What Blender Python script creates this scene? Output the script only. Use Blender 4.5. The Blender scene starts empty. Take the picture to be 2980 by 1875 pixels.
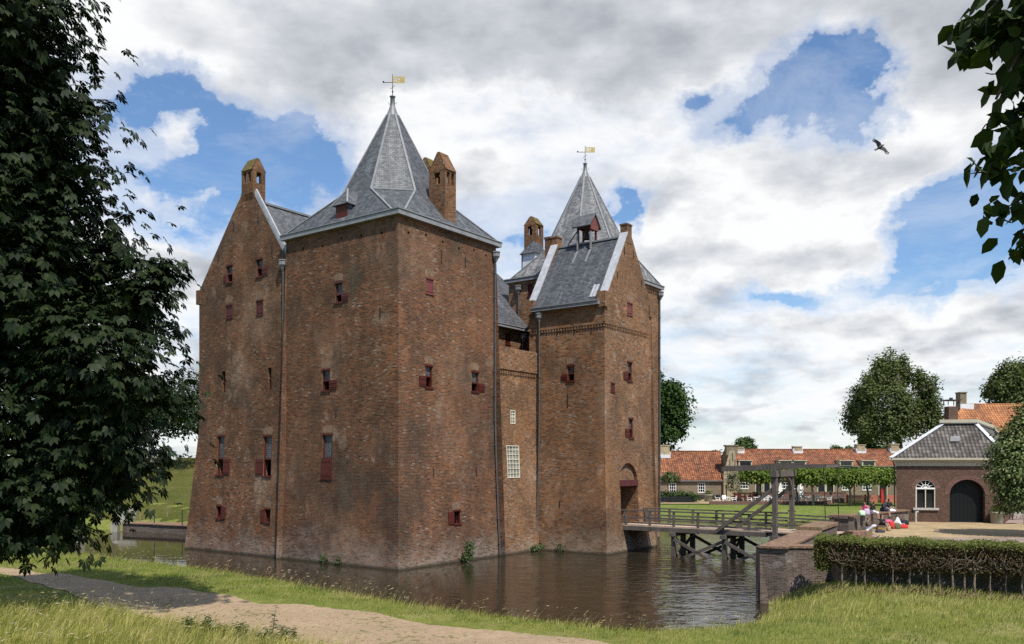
import bpy, math, random
import numpy as np
from mathutils import Vector, Matrix
random.seed(7); RNG = np.random.default_rng(11)
SC = bpy.context.scene; COL = SC.collection
R = math.radians
# ---------------------------------------------------------------- camera
CF, CX, HY, CH = 2490.0, 1490.0, 1345.0, 6.5      # focal length, principal x, horizon y (photo pixels), eye height
cam = bpy.data.cameras.new('camera'); camo = bpy.data.objects.new('camera', cam); COL.objects.link(camo)
camo.location = (0, 0, CH); camo.rotation_euler = (R(90), 0, 0)
cam.sensor_width = 36; cam.lens = 36*CF/2980; cam.shift_y = (HY-937.5)/2980
cam.clip_start = 0.2; cam.clip_end = 9000
SC.camera = camo
SC.view_settings.view_transform = 'Standard'; SC.view_settings.look = 'None'
SC.view_settings.exposure = 0.2; SC.view_settings.gamma = 1
# castle frame: local x runs along the river front faces, local y along the left faces
CA = math.atan2(.806, .592); CO = np.array([-6.871, 51.698])
UU = np.array([math.cos(CA), math.sin(CA)]); VV = np.array([-UU[1], UU[0]])
def cw(a, b): p = CO + a*UU + b*VV; return float(p[0]), float(p[1])
# ---------------------------------------------------------------- node helpers
def nd(nt, t, ins=None, **props):
    n = nt.nodes.new(t)
    for k, v in props.items(): setattr(n, k, v)
    for k, v in (ins or {}).items():
        s = n.inputs[k]
        if isinstance(v, bpy.types.NodeSocket): nt.links.new(v, s)
        else: s.default_value = v
    return n
def c4(c): return tuple(c) + (1,) if len(c) == 3 else tuple(c)
def mix(nt, f, a, b, blend='MIX'):
    n = nd(nt, 'ShaderNodeMix', None, data_type='RGBA', blend_type=blend)
    for i, v in ((0, f), (6, a), (7, b)):
        if isinstance(v, bpy.types.NodeSocket): nt.links.new(v, n.inputs[i])
        else: n.inputs[i].default_value = v if i == 0 else c4(v)
    return n.outputs[2]
def mth(nt, op, *a, clamp=False):
    n = nt.nodes.new('ShaderNodeMath'); n.operation = op; n.use_clamp = clamp
    for i, v in enumerate(a):
        if isinstance(v, bpy.types.NodeSocket): nt.links.new(v, n.inputs[i])
        else: n.inputs[i].default_value = v
    return n.outputs[0]
def ramp(nt, f, stops, interp='LINEAR'):
    n = nt.nodes.new('ShaderNodeValToRGB'); n.color_ramp.interpolation = interp
    e = n.color_ramp.elements
    while len(e) < len(stops): e.new(.5)
    for x, (p, c) in zip(e, stops):
        x.position = p; x.color = (c, c, c, 1) if isinstance(c, (int, float)) else c4(c)
    nt.links.new(f, n.inputs[0]); return n.outputs[0]
def noise(nt, vec, scale, detail=4, rough=.55, dist=0, out=0, dim='3D'):
    return nd(nt, 'ShaderNodeTexNoise', {'Vector': vec, 'Scale': scale, 'Detail': detail, 'Roughness': rough, 'Distortion': dist}, noise_dimensions=dim).outputs[out]
def mapping(nt, vec, scale=(1, 1, 1), loc=(0, 0, 0), rot=(0, 0, 0)):
    return nd(nt, 'ShaderNodeMapping', {'Vector': vec, 'Scale': scale, 'Location': loc, 'Rotation': rot}).outputs[0]
MATS = {}
def newmat(name, rough=.8, spec=.3):
    m = bpy.data.materials.new(name); m.use_nodes = True; nt = m.node_tree
    b = nt.nodes['Principled BSDF']; b.inputs['Roughness'].default_value = rough
    b.inputs['Specular IOR Level'].default_value = spec
    MATS[name] = m
    return m, nt, b
def bump(nt, b, h, strength, dist=.02):
    n = nd(nt, 'ShaderNodeBump', {'Height': h, 'Strength': strength, 'Distance': dist})
    nt.links.new(n.outputs[0], b.inputs['Normal']); return n
def setc(nt, b, c): nt.links.new(c, b.inputs['Base Color'])
def texco(nt): return nt.nodes.new('ShaderNodeTexCoord')
def wpos(nt): return nt.nodes.new('ShaderNodeNewGeometry').outputs['Position']
def plain(name, col, rough=.7, var=.25, scale=3, spec=.3, metal=0):
    m, nt, b = newmat(name, rough, spec); tc = texco(nt)
    n = noise(nt, tc.outputs['Object'], scale, 5, .6)
    k = ramp(nt, n, [(.3, 1-var), (.7, 1+var)])
    setc(nt, b, mix(nt, 1, col, k, 'MULTIPLY')); b.inputs['Metallic'].default_value = metal
    return m
def brickmat(name, stops, mortar, bw=.24, bh=.08, ms=.009, mortar_mix=.8, patches=(), base=None, soot=None, rough=.9, bstr=.5, algae=None):
    m, nt, b = newmat(name, rough, .15); tc = texco(nt); uv = tc.outputs['UV']; ob = tc.outputs['Object']
    wob = noise(nt, uv, 1.3, 2, .5, 0, 1)
    uvw = nd(nt, 'ShaderNodeVectorMath', {0: uv, 1: mix(nt, .985, wob, (.5, .5, .5))}, operation='ADD').outputs[0]
    bt = nd(nt, 'ShaderNodeTexBrick', {'Vector': uvw, 'Color1': (0, 0, 0, 1), 'Color2': (1, 1, 1, 1), 'Mortar': (.5, .5, .5, 1), 'Scale': 1,
            'Mortar Size': ms, 'Mortar Smooth': .2, 'Bias': 0, 'Brick Width': bw, 'Row Height': bh}, offset=.5)
    v = bt.outputs['Color']; fac = bt.outputs['Fac']
    c = ramp(nt, v, stops)
    for (sc, lo, hi, col, st, blend, seed, sx, sz) in patches:
        n = noise(nt, mapping(nt, ob, (sx, sx, sz), (seed, seed*1.7, seed*.3)), sc, 6, .62)
        f = mth(nt, 'MULTIPLY', ramp(nt, n, [(lo, 0), (hi, 1)]), st)
        c = mix(nt, f, c, col, blend)
    # broad weathered areas and worn pale repairs with fairly sharp limits
    if base:
        for sc_, lo_, hi_, col_, st_, bl_, sd_ in ((.17, .50, .60, (.62, .62, .63), .8, 'MULTIPLY', 61), (.45, .52, .60, (.60, .60, .60), .7, 'MULTIPLY', 71), (.30, .585, .63, (1.4, 1.5, 1.6), .5, 'MULTIPLY', 81), (.8, .60, .64, (1.5, 1.7, 1.9), .7, 'MULTIPLY', 91)):
            n = noise(nt, mapping(nt, ob, (1, 1, .9), (sd_, sd_*.7, sd_*1.3)), sc_, 7, .66)
            c = mix(nt, mth(nt, 'MULTIPLY', ramp(nt, n, [(lo_, 0), (hi_, 1)]), st_), c, col_, bl_)
    # dark headers scattered in drifts
    n1 = noise(nt, mapping(nt, ob, (1, 1, .6), (9, 2, 5)), .33, 5, .65)
    vv = mth(nt, 'ADD', v, mth(nt, 'MULTIPLY', mth(nt, 'SUBTRACT', n1, .5), 1.5))
    c = mix(nt, mth(nt, 'MULTIPLY', ramp(nt, vv, [(.62, 0), (.74, 1)]), .55), c, (.022, .016, .013))
    mm = noise(nt, ob, .8, 4, .6)
    mcol = mix(nt, mm, mortar, tuple(x*.5 for x in mortar))
    c = mix(nt, mth(nt, 'MULTIPLY', fac, mortar_mix), c, mcol)
    fine = noise(nt, ob, 9, 3, .7)
    c = mix(nt, 1, c, ramp(nt, fine, [(.25, .62), (.75, 1.35)]), 'MULTIPLY')
    z = nd(nt, 'ShaderNodeSeparateXYZ', {0: wpos(nt)}).outputs[2]
    if base:   # lime bloom on the bricks above the water line
        col, h, st = base
        n = noise(nt, mapping(nt, ob, (1, 1, 1.4)), .45, 7, .68)
        f = mth(nt, 'SUBTRACT', mth(nt, 'ADD', mth(nt, 'MULTIPLY', n, 1.6), -.02), mth(nt, 'DIVIDE', z, h))
        f = mth(nt, 'MULTIPLY', ramp(nt, f, [(.3, 0), (.85, 1)]), st)
        f = mth(nt, 'MULTIPLY', f, ramp(nt, v, [(.15, .45), (.7, 1.3)]))
        f = mth(nt, 'MULTIPLY', f, ramp(nt, noise(nt, ob, 7, 3, .7), [(.3, .35), (.65, 1)]))
        c = mix(nt, f, c, col)
        wet = nd(nt, 'ShaderNodeMapRange', {0: z, 1: .05, 2: .22, 3: 1, 4: 0}).outputs[0]
        c = mix(nt, mth(nt, 'MULTIPLY', wet, .85), c, (.035, .032, .02))
    setc(nt, b, c)
    h = mth(nt, 'ADD', mth(nt, 'MULTIPLY', fac, -1), mth(nt, 'MULTIPLY', fine, 1.2))
    bump(nt, b, h, bstr, .007)
    return m
castle_stops = [(0, (.05, .026, .016)), (.16, (.115, .047, .023)), (.3, (.205, .080, .035)), (.5, (.25, .107, .048)), (.64, (.155, .070, .036)), (.82, (.285, .145, .075)), (.94, (.36, .225, .14)), (1, (.68, .58, .48))]
brickmat('castle_brick', castle_stops, (.26, .205, .155), .29, .09, .012, .5,
    patches=[(.10, .42, .66, (.085, .042, .024), .5, 'MIX', 3, 1, .9), (.16, .54, .64, (.30, .19, .125), .45, 'MIX', 8, 1, .8), (.28, .53, .62, (.06, .036, .024), .6, 'MIX', 55, 1, .8),
             (.35, .62, .68, (.38, .28, .205), .55, 'MIX', 15, 1, .8), (.12, .54, .68, (.26, .105, .035), .5, 'MIX', 22, 1, 1.3),
             (.22, .60, .70, (.085, .085, .06), .55, 'MIX', 31, 1, .7), (.5, .30, .62, (.45, .42, .4), .5, 'MULTIPLY', 40, 1.6, .12)],
    base=((.37, .32, .265), 4.2, .5))
warm = [(0, (.07, .035, .019)), (.2, (.18, .079, .035)), (.5, (.275, .135, .064)), (.65, (.18, .088, .045)), (.85, (.30, .175, .105)), (.95, (.36, .25, .17)), (1, (.56, .48, .40))]
brickmat('gate_brick', warm, (.32, .25, .175), .29, .09, .011, .5,
    patches=[(.16, .48, .68, (.10, .055, .033), .5, 'MIX', 5, 1, .7), (.2, .54, .66, (.33, .22, .145), .5, 'MIX', 12, 1, .8), (.4, .64, .7, (.40, .30, .22), .5, 'MIX', 19, 1, .8), (.12, .54, .68, (.26, .11, .035), .45, 'MIX', 22, 1, 1)],
    base=((.38, .335, .27), 3.2, .5))
brickmat('pale_brick', [(0, (.17, .10, .065)), (.5, (.23, .145, .095)), (1, (.29, .20, .14))], (.24, .19, .14), .085, .25, .01, .6)
brickmat('quay_brick', [(0, (.055, .04, .034)), (.35, (.105, .072, .056)), (.7, (.155, .108, .086)), (1, (.30, .26, .23))], (.26, .23, .2), .24, .075, .012, .6,
    patches=[(.5, .55, .68, (.42, .39, .36), .6, 'MIX', 3, 1, 1.4), (.3, .5, .7, (.06, .055, .03), .6, 'MIX', 9, 1, 1)])
brickmat('coping_brick', [(0, (.17, .10, .07)), (.5, (.25, .15, .10)), (1, (.33, .22, .15))], (.2, .16, .12), .1, .24, .01, .6,
    patches=[(.7, .5, .68, (.17, .15, .06), .6, 'MIX', 3, 1, 1)])
brickmat('guard_brick', [(0, (.09, .052, .038)), (.5, (.135, .080, .058)), (1, (.19, .117, .085))], (.135, .10, .08), .21, .062, .008, .6,
    patches=[(.2, .5, .7, (.10, .05, .04), .5, 'MIX', 3, 1, 1)], bstr=.3)
brickmat('bailey_brick', [(0, (.16, .125, .08)), (.5, (.235, .185, .12)), (1, (.34, .275, .185))], (.30, .26, .2), .22, .065, .01, .6,
    patches=[(.25, .5, .7, (.13, .10, .065), .6, 'MIX', 3, 1, 1), (.5, .6, .7, (.42, .36, .25), .5, 'MIX', 7, 1, 1)])
brickmat('yellow_brick', [(0, (.30, .23, .14)), (.5, (.42, .335, .21)), (1, (.52, .43, .28))], (.44, .38, .28), .22, .065, .01, .6)
brickmat('terrace_brick', [(0, (.12, .06, .05)), (.5, (.185, .10, .082)), (1, (.25, .15, .12))], (.2, .15, .12), .22, .065, .01, .5)
brickmat('chimney_brick', [(p, tuple(x*.8 for x in c)) for p, c in warm], (.2, .15, .1), .24, .083, .01, .55, patches=[(.6, .5, .66, (.09, .05, .03), .7, 'MIX', 4, 1, 1)])
def slate(name, base, streak=.6, pale=(.36, .36, .36), palebias=.0, tw=.28, th=.16):
    m, nt, b = newmat(name, .62, .4); tc = texco(nt); uv = tc.outputs['UV']
    bt = nd(nt, 'ShaderNodeTexBrick', {'Vector': uv, 'Color1': (0, 0, 0, 1), 'Color2': (1, 1, 1, 1), 'Mortar': (0, 0, 0, 1), 'Scale': 1, 'Mortar Size': .008,
            'Mortar Smooth': .1, 'Bias': 0, 'Brick Width': tw, 'Row Height': th}, offset=.5)
    c = mix(nt, bt.outputs['Color'], tuple(x*.62 for x in base), tuple(x*1.4 for x in base))
    n = noise(nt, mapping(nt, uv, (1.1, .16, 1)), 1.6, 6, .7)
    f = ramp(nt, n, [(.5-palebias, 0), (.72-palebias, 1)])
    f = mth(nt, 'MULTIPLY', mth(nt, 'MULTIPLY', f, streak), ramp(nt, mth(nt, 'ADD', mth(nt, 'MULTIPLY', bt.outputs['Color'], .5), noise(nt, uv, 6, 3, .7)), [(.45, .25), (.9, 1)]))
    c = mix(nt, f, c, pale)
    n2 = noise(nt, mapping(nt, uv, (1.4, .35, 1), (4, 7, 0)), 1.1, 6, .7)
    c = mix(nt, mth(nt, 'MULTIPLY', ramp(nt, n2, [(.58, 0), (.68, 1)]), .75), c, (.035, .036, .038))
    c = mix(nt, mth(nt, 'MULTIPLY', bt.outputs['Fac'], .6), c, (.03, .03, .032))
    setc(nt, b, c)
    h = mth(nt, 'ADD', mth(nt, 'MULTIPLY', bt.outputs['Color'], .5), mth(nt, 'MULTIPLY', bt.outputs['Fac'], -1.2))
    bump(nt, b, h, .5, .02)
    return m
slate('slate', (.085, .09, .097), .6, (.24, .24, .245))
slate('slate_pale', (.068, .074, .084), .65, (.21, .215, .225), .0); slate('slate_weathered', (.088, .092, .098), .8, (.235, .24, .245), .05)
slate('slate_dark', (.066, .071, .082), .5, (.27, .275, .285), .0)
slate('tower_slate', (.12, .122, .125), .8, (.40, .395, .385), .05)
def pantile(name, stops, tw=.24, th=.3, dirt=(.05, .03, .02), bs=1.0):
    m, nt, b = newmat(name, .75, .3); tc = texco(nt); uv = tc.outputs['UV']
    s = nd(nt, 'ShaderNodeSeparateXYZ', {0: uv})
    x, y = s.outputs[0], s.outputs[1]
    bt = nd(nt, 'ShaderNodeTexBrick', {'Vector': uv, 'Color1': (0, 0, 0, 1), 'Color2': (1, 1, 1, 1), 'Mortar': (.5, .5, .5, 1), 'Scale': 1, 'Mortar Size': 0,
            'Bias': 0, 'Brick Width': tw, 'Row Height': th}, offset=0)
    c = ramp(nt, bt.outputs['Color'], stops)
    n = noise(nt, mapping(nt, uv, (.5, .12, 1)), 1.2, 5, .65)
    c = mix(nt, mth(nt, 'MULTIPLY', ramp(nt, n, [(.45, 0), (.72, 1)]), .6), c, dirt)
    n = noise(nt, mapping(nt, uv, (.3, .3, 1), (3, 3, 0)), .9, 5, .65)
    c = mix(nt, 1, c, ramp(nt, n, [(.3, .75), (.7, 1.25)]), 'MULTIPLY')
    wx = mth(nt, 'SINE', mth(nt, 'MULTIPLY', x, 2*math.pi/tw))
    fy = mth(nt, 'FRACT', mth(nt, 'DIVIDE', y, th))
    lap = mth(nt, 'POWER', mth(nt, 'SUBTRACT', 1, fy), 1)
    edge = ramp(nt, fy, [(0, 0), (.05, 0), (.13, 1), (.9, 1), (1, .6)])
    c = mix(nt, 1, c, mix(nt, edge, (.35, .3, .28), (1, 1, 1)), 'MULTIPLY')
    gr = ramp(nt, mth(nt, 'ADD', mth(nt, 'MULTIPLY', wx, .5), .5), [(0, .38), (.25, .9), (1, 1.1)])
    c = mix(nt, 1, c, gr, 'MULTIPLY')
    setc(nt, b, c)
    bump(nt, b, mth(nt, 'ADD', mth(nt, 'MULTIPLY', wx, .5), lap), bs, .05)
    return m
pantile('orange_tile', [(0, (.15, .055, .03)), (.5, (.26, .095, .042)), (1, (.38, .15, .068))], .3, .36)
pantile('orange_tile_bright', [(0, (.27, .105, .042)), (.5, (.36, .145, .055)), (1, (.46, .195, .078))], .36, .4)
pantile('grey_tile', [(0, (.06, .054, .05)), (.5, (.105, .095, .087)), (1, (.18, .16, .142))], .27, .36, (.07, .062, .045))
def lead_mat(name, col, rough=.5):
    m, nt, b = newmat(name, rough, .5); tc = texco(nt)
    n = noise(nt, tc.outputs['Object'], 2.2, 6, .7)
    c = mix(nt, ramp(nt, n, [(.35, 0), (.7, 1)]), col, tuple(x*.62 for x in col))
    setc(nt, b, c); return m
lead_mat('lead', (.25, .255, .265)); lead_mat('lead_white', (.46, .475, .505)); lead_mat('lead_dark', (.20, .205, .21)); lead_mat('pipe_lead', (.085, .08, .078))
plain('zinc_white', (.60, .61, .63), .6, .15)
def woodmat(name, col, rough=.85):
    m, nt, b = newmat(name, rough, .2); tc = texco(nt); uv = tc.outputs['UV']
    n = noise(nt, mapping(nt, uv, (14, .8, 1)), 2, 5, .65)
    n2 = noise(nt, tc.outputs['Object'], 1.3, 4, .6)
    c = mix(nt, ramp(nt, n, [(.3, 0), (.72, 1)]), tuple(x*.5 for x in col), tuple(x*1.35 for x in col))
    c = mix(nt, 1, c, ramp(nt, n2, [(.3, .75), (.7, 1.2)]), 'MULTIPLY')
    setc(nt, b, c); bump(nt, b, n, .3, .01); return m
woodmat('grey_wood', (.125, .107, .092)); woodmat('dark_wood', (.055, .046, .04)); woodmat('deck_wood', (.46, .35, .265)); woodmat('bench_wood', (.30, .185, .06))
plain('red_paint', (.075, .012, .008), .6, .25, 4); plain('dull_red_paint', (.075, .018, .018), .65, .25, 4); plain('bright_red_paint', (.42, .035, .025), .5, .15)
plain('pink_red_paint', (.15, .045, .04), .65, .2); plain('fence_red', (.50, .15, .11), .6, .25, 6)
plain('white_paint', (.78, .78, .75), .5, .08); plain('cream_paint', (.62, .58, .46), .55, .1); plain('beige_paint', (.43, .40, .30), .6, .12)
plain('stone', (.42, .40, .36), .85, .25, 4); plain('pot_stone', (.28, .27, .22), .9, .25, 6); plain('iron', (.03, .028, .027), .6, .2); plain('black_paint', (.012, .014, .015), .45, .2)
plain('door_green', (.004, .0065, .0075), .5, .25, 2); plain('gold', (.55, .40, .14), .35, .15, 6, .5, .5); plain('moss_cap', (.105, .08, .024), .95, .5, 5)
plain('plaster', (.6, .57, .48), .9, .1)
m, nt, b = newmat('dark_glass', .45, .25); tc = texco(nt)
bt = nd(nt, 'ShaderNodeTexBrick', {'Vector': tc.outputs['UV'], 'Color1': (.02, .022, .025, 1), 'Color2': (.075, .08, .085, 1), 'Mortar': (.13, .13, .13, 1), 'Scale': 1, 'Mortar Size': .012, 'Brick Width': .16, 'Row Height': .13}, offset=0)
setc(nt, b, bt.outputs[0])
m, nt, b = newmat('window_glass', .08, .5); b.inputs['Base Color'].default_value = (.02, .022, .025, 1)
m, nt, b = newmat('pale_glass', .12, .5); tc = texco(nt)
bt = nd(nt, 'ShaderNodeTexBrick', {'Vector': tc.outputs['UV'], 'Color1': (.17, .17, .14, 1), 'Color2': (.30, .30, .27, 1), 'Mortar': (.3, .3, .3, 1), 'Scale': 1, 'Mortar Size': 0, 'Brick Width': .3, 'Row Height': .4}, offset=0)
setc(nt, b, bt.outputs[0])
# ground materials
def grassmat(name, a, bb, cc, dry):
    m, nt, b = newmat(name, .95, .1); p = wpos(nt)
    n1 = noise(nt, p, .22, 5, .6); n2 = noise(nt, p, 2.6, 5, .7); n3 = noise(nt, mapping(nt, p, (1, 2.2, 1)), 14, 3, .7)
    c = mix(nt, ramp(nt, n1, [(.35, 0), (.65, 1)]), a, bb)
    c = mix(nt, ramp(nt, n2, [(.4, 0), (.7, 1)]), c, cc)
    c = mix(nt, mth(nt, 'MULTIPLY', ramp(nt, noise(nt, mapping(nt, p, (1, 1, 1), (7, 3, 0)), .6, 5, .65), [(.52, 0), (.7, 1)]), .7), c, dry)
    c = mix(nt, 1, c, ramp(nt, n3, [(.25, .5), (.75, 1.4)]), 'MULTIPLY')
    setc(nt, b, c); bump(nt, b, mth(nt, 'ADD', n2, n3), .8, .08); return m
grassmat('meadow', (.16, .185, .04), (.22, .22, .055), (.12, .155, .03), (.33, .28, .13))
grassmat('dike_turf', (.075, .085, .018), (.115, .112, .03), (.055, .07, .014), (.16, .13, .055))
grassmat('lawn', (.15, .20, .04), (.19, .225, .055), (.105, .155, .028), (.24, .225, .09))
m, nt, b = newmat('sand', .95, .1); p = wpos(nt)
n1 = noise(nt, p, 3.0, 6, .7); n2 = noise(nt, mapping(nt, p, (1, 2, 1)), 16, 4, .75); n3 = noise(nt, p, .5, 4, .6)
c = mix(nt, ramp(nt, n1, [(.3, 0), (.7, 1)]), (.30, .215, .135), (.47, .35, .23))
c = mix(nt, 1, c, ramp(nt, n2, [(.28, .8), (.7, 1.12)]), 'MULTIPLY')
c = mix(nt, mth(nt, 'MULTIPLY', ramp(nt, mth(nt, 'MULTIPLY', n1, mth(nt, 'ADD', n3, .5)), [(.56, 0), (.62, 1)]), .7), c, (.10, .115, .03))
setc(nt, b, c); bump(nt, b, mth(nt, 'ADD', n1, mth(nt, 'MULTIPLY', n2, .35)), 1, .11)
def paving(name, c1, c2, mort):
    m, nt, b = newmat(name, .9, .15); p = wpos(nt)
    bt = nd(nt, 'ShaderNodeTexBrick', {'Vector': mapping(nt, p, (1, 1, 1), (0, 0, 0), (0, 0, .5)), 'Color1': c4(c1), 'Color2': c4(c2), 'Mortar': c4(mort), 'Scale': 1, 'Mortar Size': .012, 'Brick Width': .22, 'Row Height': .1}, offset=.5)
    c = mix(nt, 1, bt.outputs[0], ramp(nt, noise(nt, p, .8, 6, .7), [(.3, .72), (.7, 1.2)]), 'MULTIPLY')
    setc(nt, b, c); return m
paving('pink_paving', (.27, .20, .175), (.36, .275, .24), (.2, .16, .13)); paving('tan_paving', (.33, .245, .14), (.42, .32, .19), (.27, .2, .11))
m, nt, b = newmat('water', .03, .5); p = wpos(nt)
b.inputs['IOR'].default_value = 1.33; b.inputs['Base Color'].default_value = (.024, .019, .011, 1)
calm = ramp(nt, noise(nt, mapping(nt, p, (1, 1, 1), (2.3, 1, 0)), .06, 2, .5), [(.36, .35), (.60, 1)])
sx = nd(nt, 'ShaderNodeSeparateXYZ', {0: p})
side = nd(nt, 'ShaderNodeMapRange', {0: sx.outputs[0], 1: -4, 2: 6, 3: .05, 4: 1}).outputs[0]
w1 = noise(nt, mapping(nt, p, (.7, 1.25, 1), (0, 0, 0), (0, 0, .45)), .95, 2, .45, .9)
w2 = noise(nt, mapping(nt, p, (1, .6, 1), (3, 0, 0), (0, 0, .2)), 6.5, 3, .6)
h = mth(nt, 'MULTIPLY', mth(nt, 'ADD', w1, mth(nt, 'MULTIPLY', w2, .10)), mth(nt, 'MULTIPLY', mth(nt, 'ADD', calm, .15), side))
bump(nt, b, h, 1.0, .13)
# foliage
def leafmat(name, c1, c2, c3, trans=.25, rough=.65, patch=None, spec=.12):
    m, nt, b = newmat(name, rough, spec)
    g = nt.nodes.new('ShaderNodeNewGeometry')
    c = ramp(nt, g.outputs['Random Per Island'], [(0, c1), (.5, c2), (1, c3)])
    if patch:
        for sc_, col_, st_ in patch: c = mix(nt, mth(nt, 'MULTIPLY', ramp(nt, noise(nt, mapping(nt, g.outputs['Position'], (1, 1, .2), (sc_*9, 3, 0)), sc_, 5, .65), [(.46, 0), (.62, 1)]), st_), c, col_)
    setc(nt, b, c)
    if trans:
        t = nd(nt, 'ShaderNodeBsdfTranslucent', {'Color': mix(nt, 1, c, (1.5, 1.8, .7), 'MULTIPLY')})
        ms = nd(nt, 'ShaderNodeMixShader', {0: trans, 1: b.outputs[0], 2: t.outputs[0]})
        nt.links.new(ms.outputs[0], nt.nodes['Material Output'].inputs[0])
    return m
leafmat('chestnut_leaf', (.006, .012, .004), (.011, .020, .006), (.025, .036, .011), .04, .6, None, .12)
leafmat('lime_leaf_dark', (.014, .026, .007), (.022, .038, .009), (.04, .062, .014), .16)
leafmat('linden_leaf', (.055, .10, .014), (.095, .14, .02), (.17, .21, .045), .15)
leafmat('linden_pale_leaf', (.04, .066, .018), (.078, .108, .03), (.22, .245, .115), .12)
leafmat('poplar_leaf', (.06, .076, .026), (.095, .115, .04), (.155, .175, .08), .22)
leafmat('dark_leaf', (.02, .045, .01), (.032, .066, .014), (.05, .088, .02), .12)
leafmat('mid_leaf', (.05, .08, .025), (.075, .11, .04), (.10, .135, .055), .15)
leafmat('far_dark_leaf', (.010, .022, .007), (.018, .034, .01), (.035, .055, .018), .08)
leafmat('far_leaf', (.035, .06, .04), (.045, .072, .05), (.06, .085, .06), 0)
leafmat('hedge_green', (.05, .068, .014), (.085, .102, .022), (.145, .15, .042), .12)
leafmat('hedge_brown', (.03, .02, .012), (.06, .038, .02), (.11, .075, .035), .05)
leafmat('weed_leaf', (.045, .075, .025), (.06, .10, .035), (.09, .13, .05), .15)
leafmat('weed_pale_leaf', (.07, .10, .025), (.10, .135, .04), (.15, .175, .06), .15)
leafmat('weed_grey_leaf', (.09, .10, .06), (.12, .13, .08), (.16, .16, .10), .1)
leafmat('grass_blade', (.14, .175, .025), (.22, .235, .045), (.36, .34, .12), .25, .7, [(.3, (.36, .31, .14), .75), (.8, (.075, .12, .02), .8)])
leafmat('grass_tall', (.22, .23, .045), (.36, .335, .085), (.52, .45, .20), .25, .7, [(.35, (.46, .38, .18), .75), (.9, (.10, .13, .025), .75)])
leafmat('grass_dike', (.075, .085, .016), (.11, .112, .026), (.15, .135, .042), .2, .7, [(.15, (.19, .165, .06), .6), (.4, (.07, .085, .02), .6)])
leafmat('grass_lawn', (.12, .175, .03), (.17, .21, .045), (.25, .26, .08), .25, .7)
leafmat('seed_head', (.24, .19, .10), (.32, .26, .15), (.38, .33, .21), .2, .8)
leafmat('leaf_litter', (.09, .065, .035), (.14, .10, .055), (.20, .15, .085), 0)
plain('bark', (.085, .07, .055), .95, .35, 6); plain('pale_bark', (.22, .20, .165), .95, .35, 8); plain('twig_bark', (.19, .155, .115), .95, .3, 8)
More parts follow.
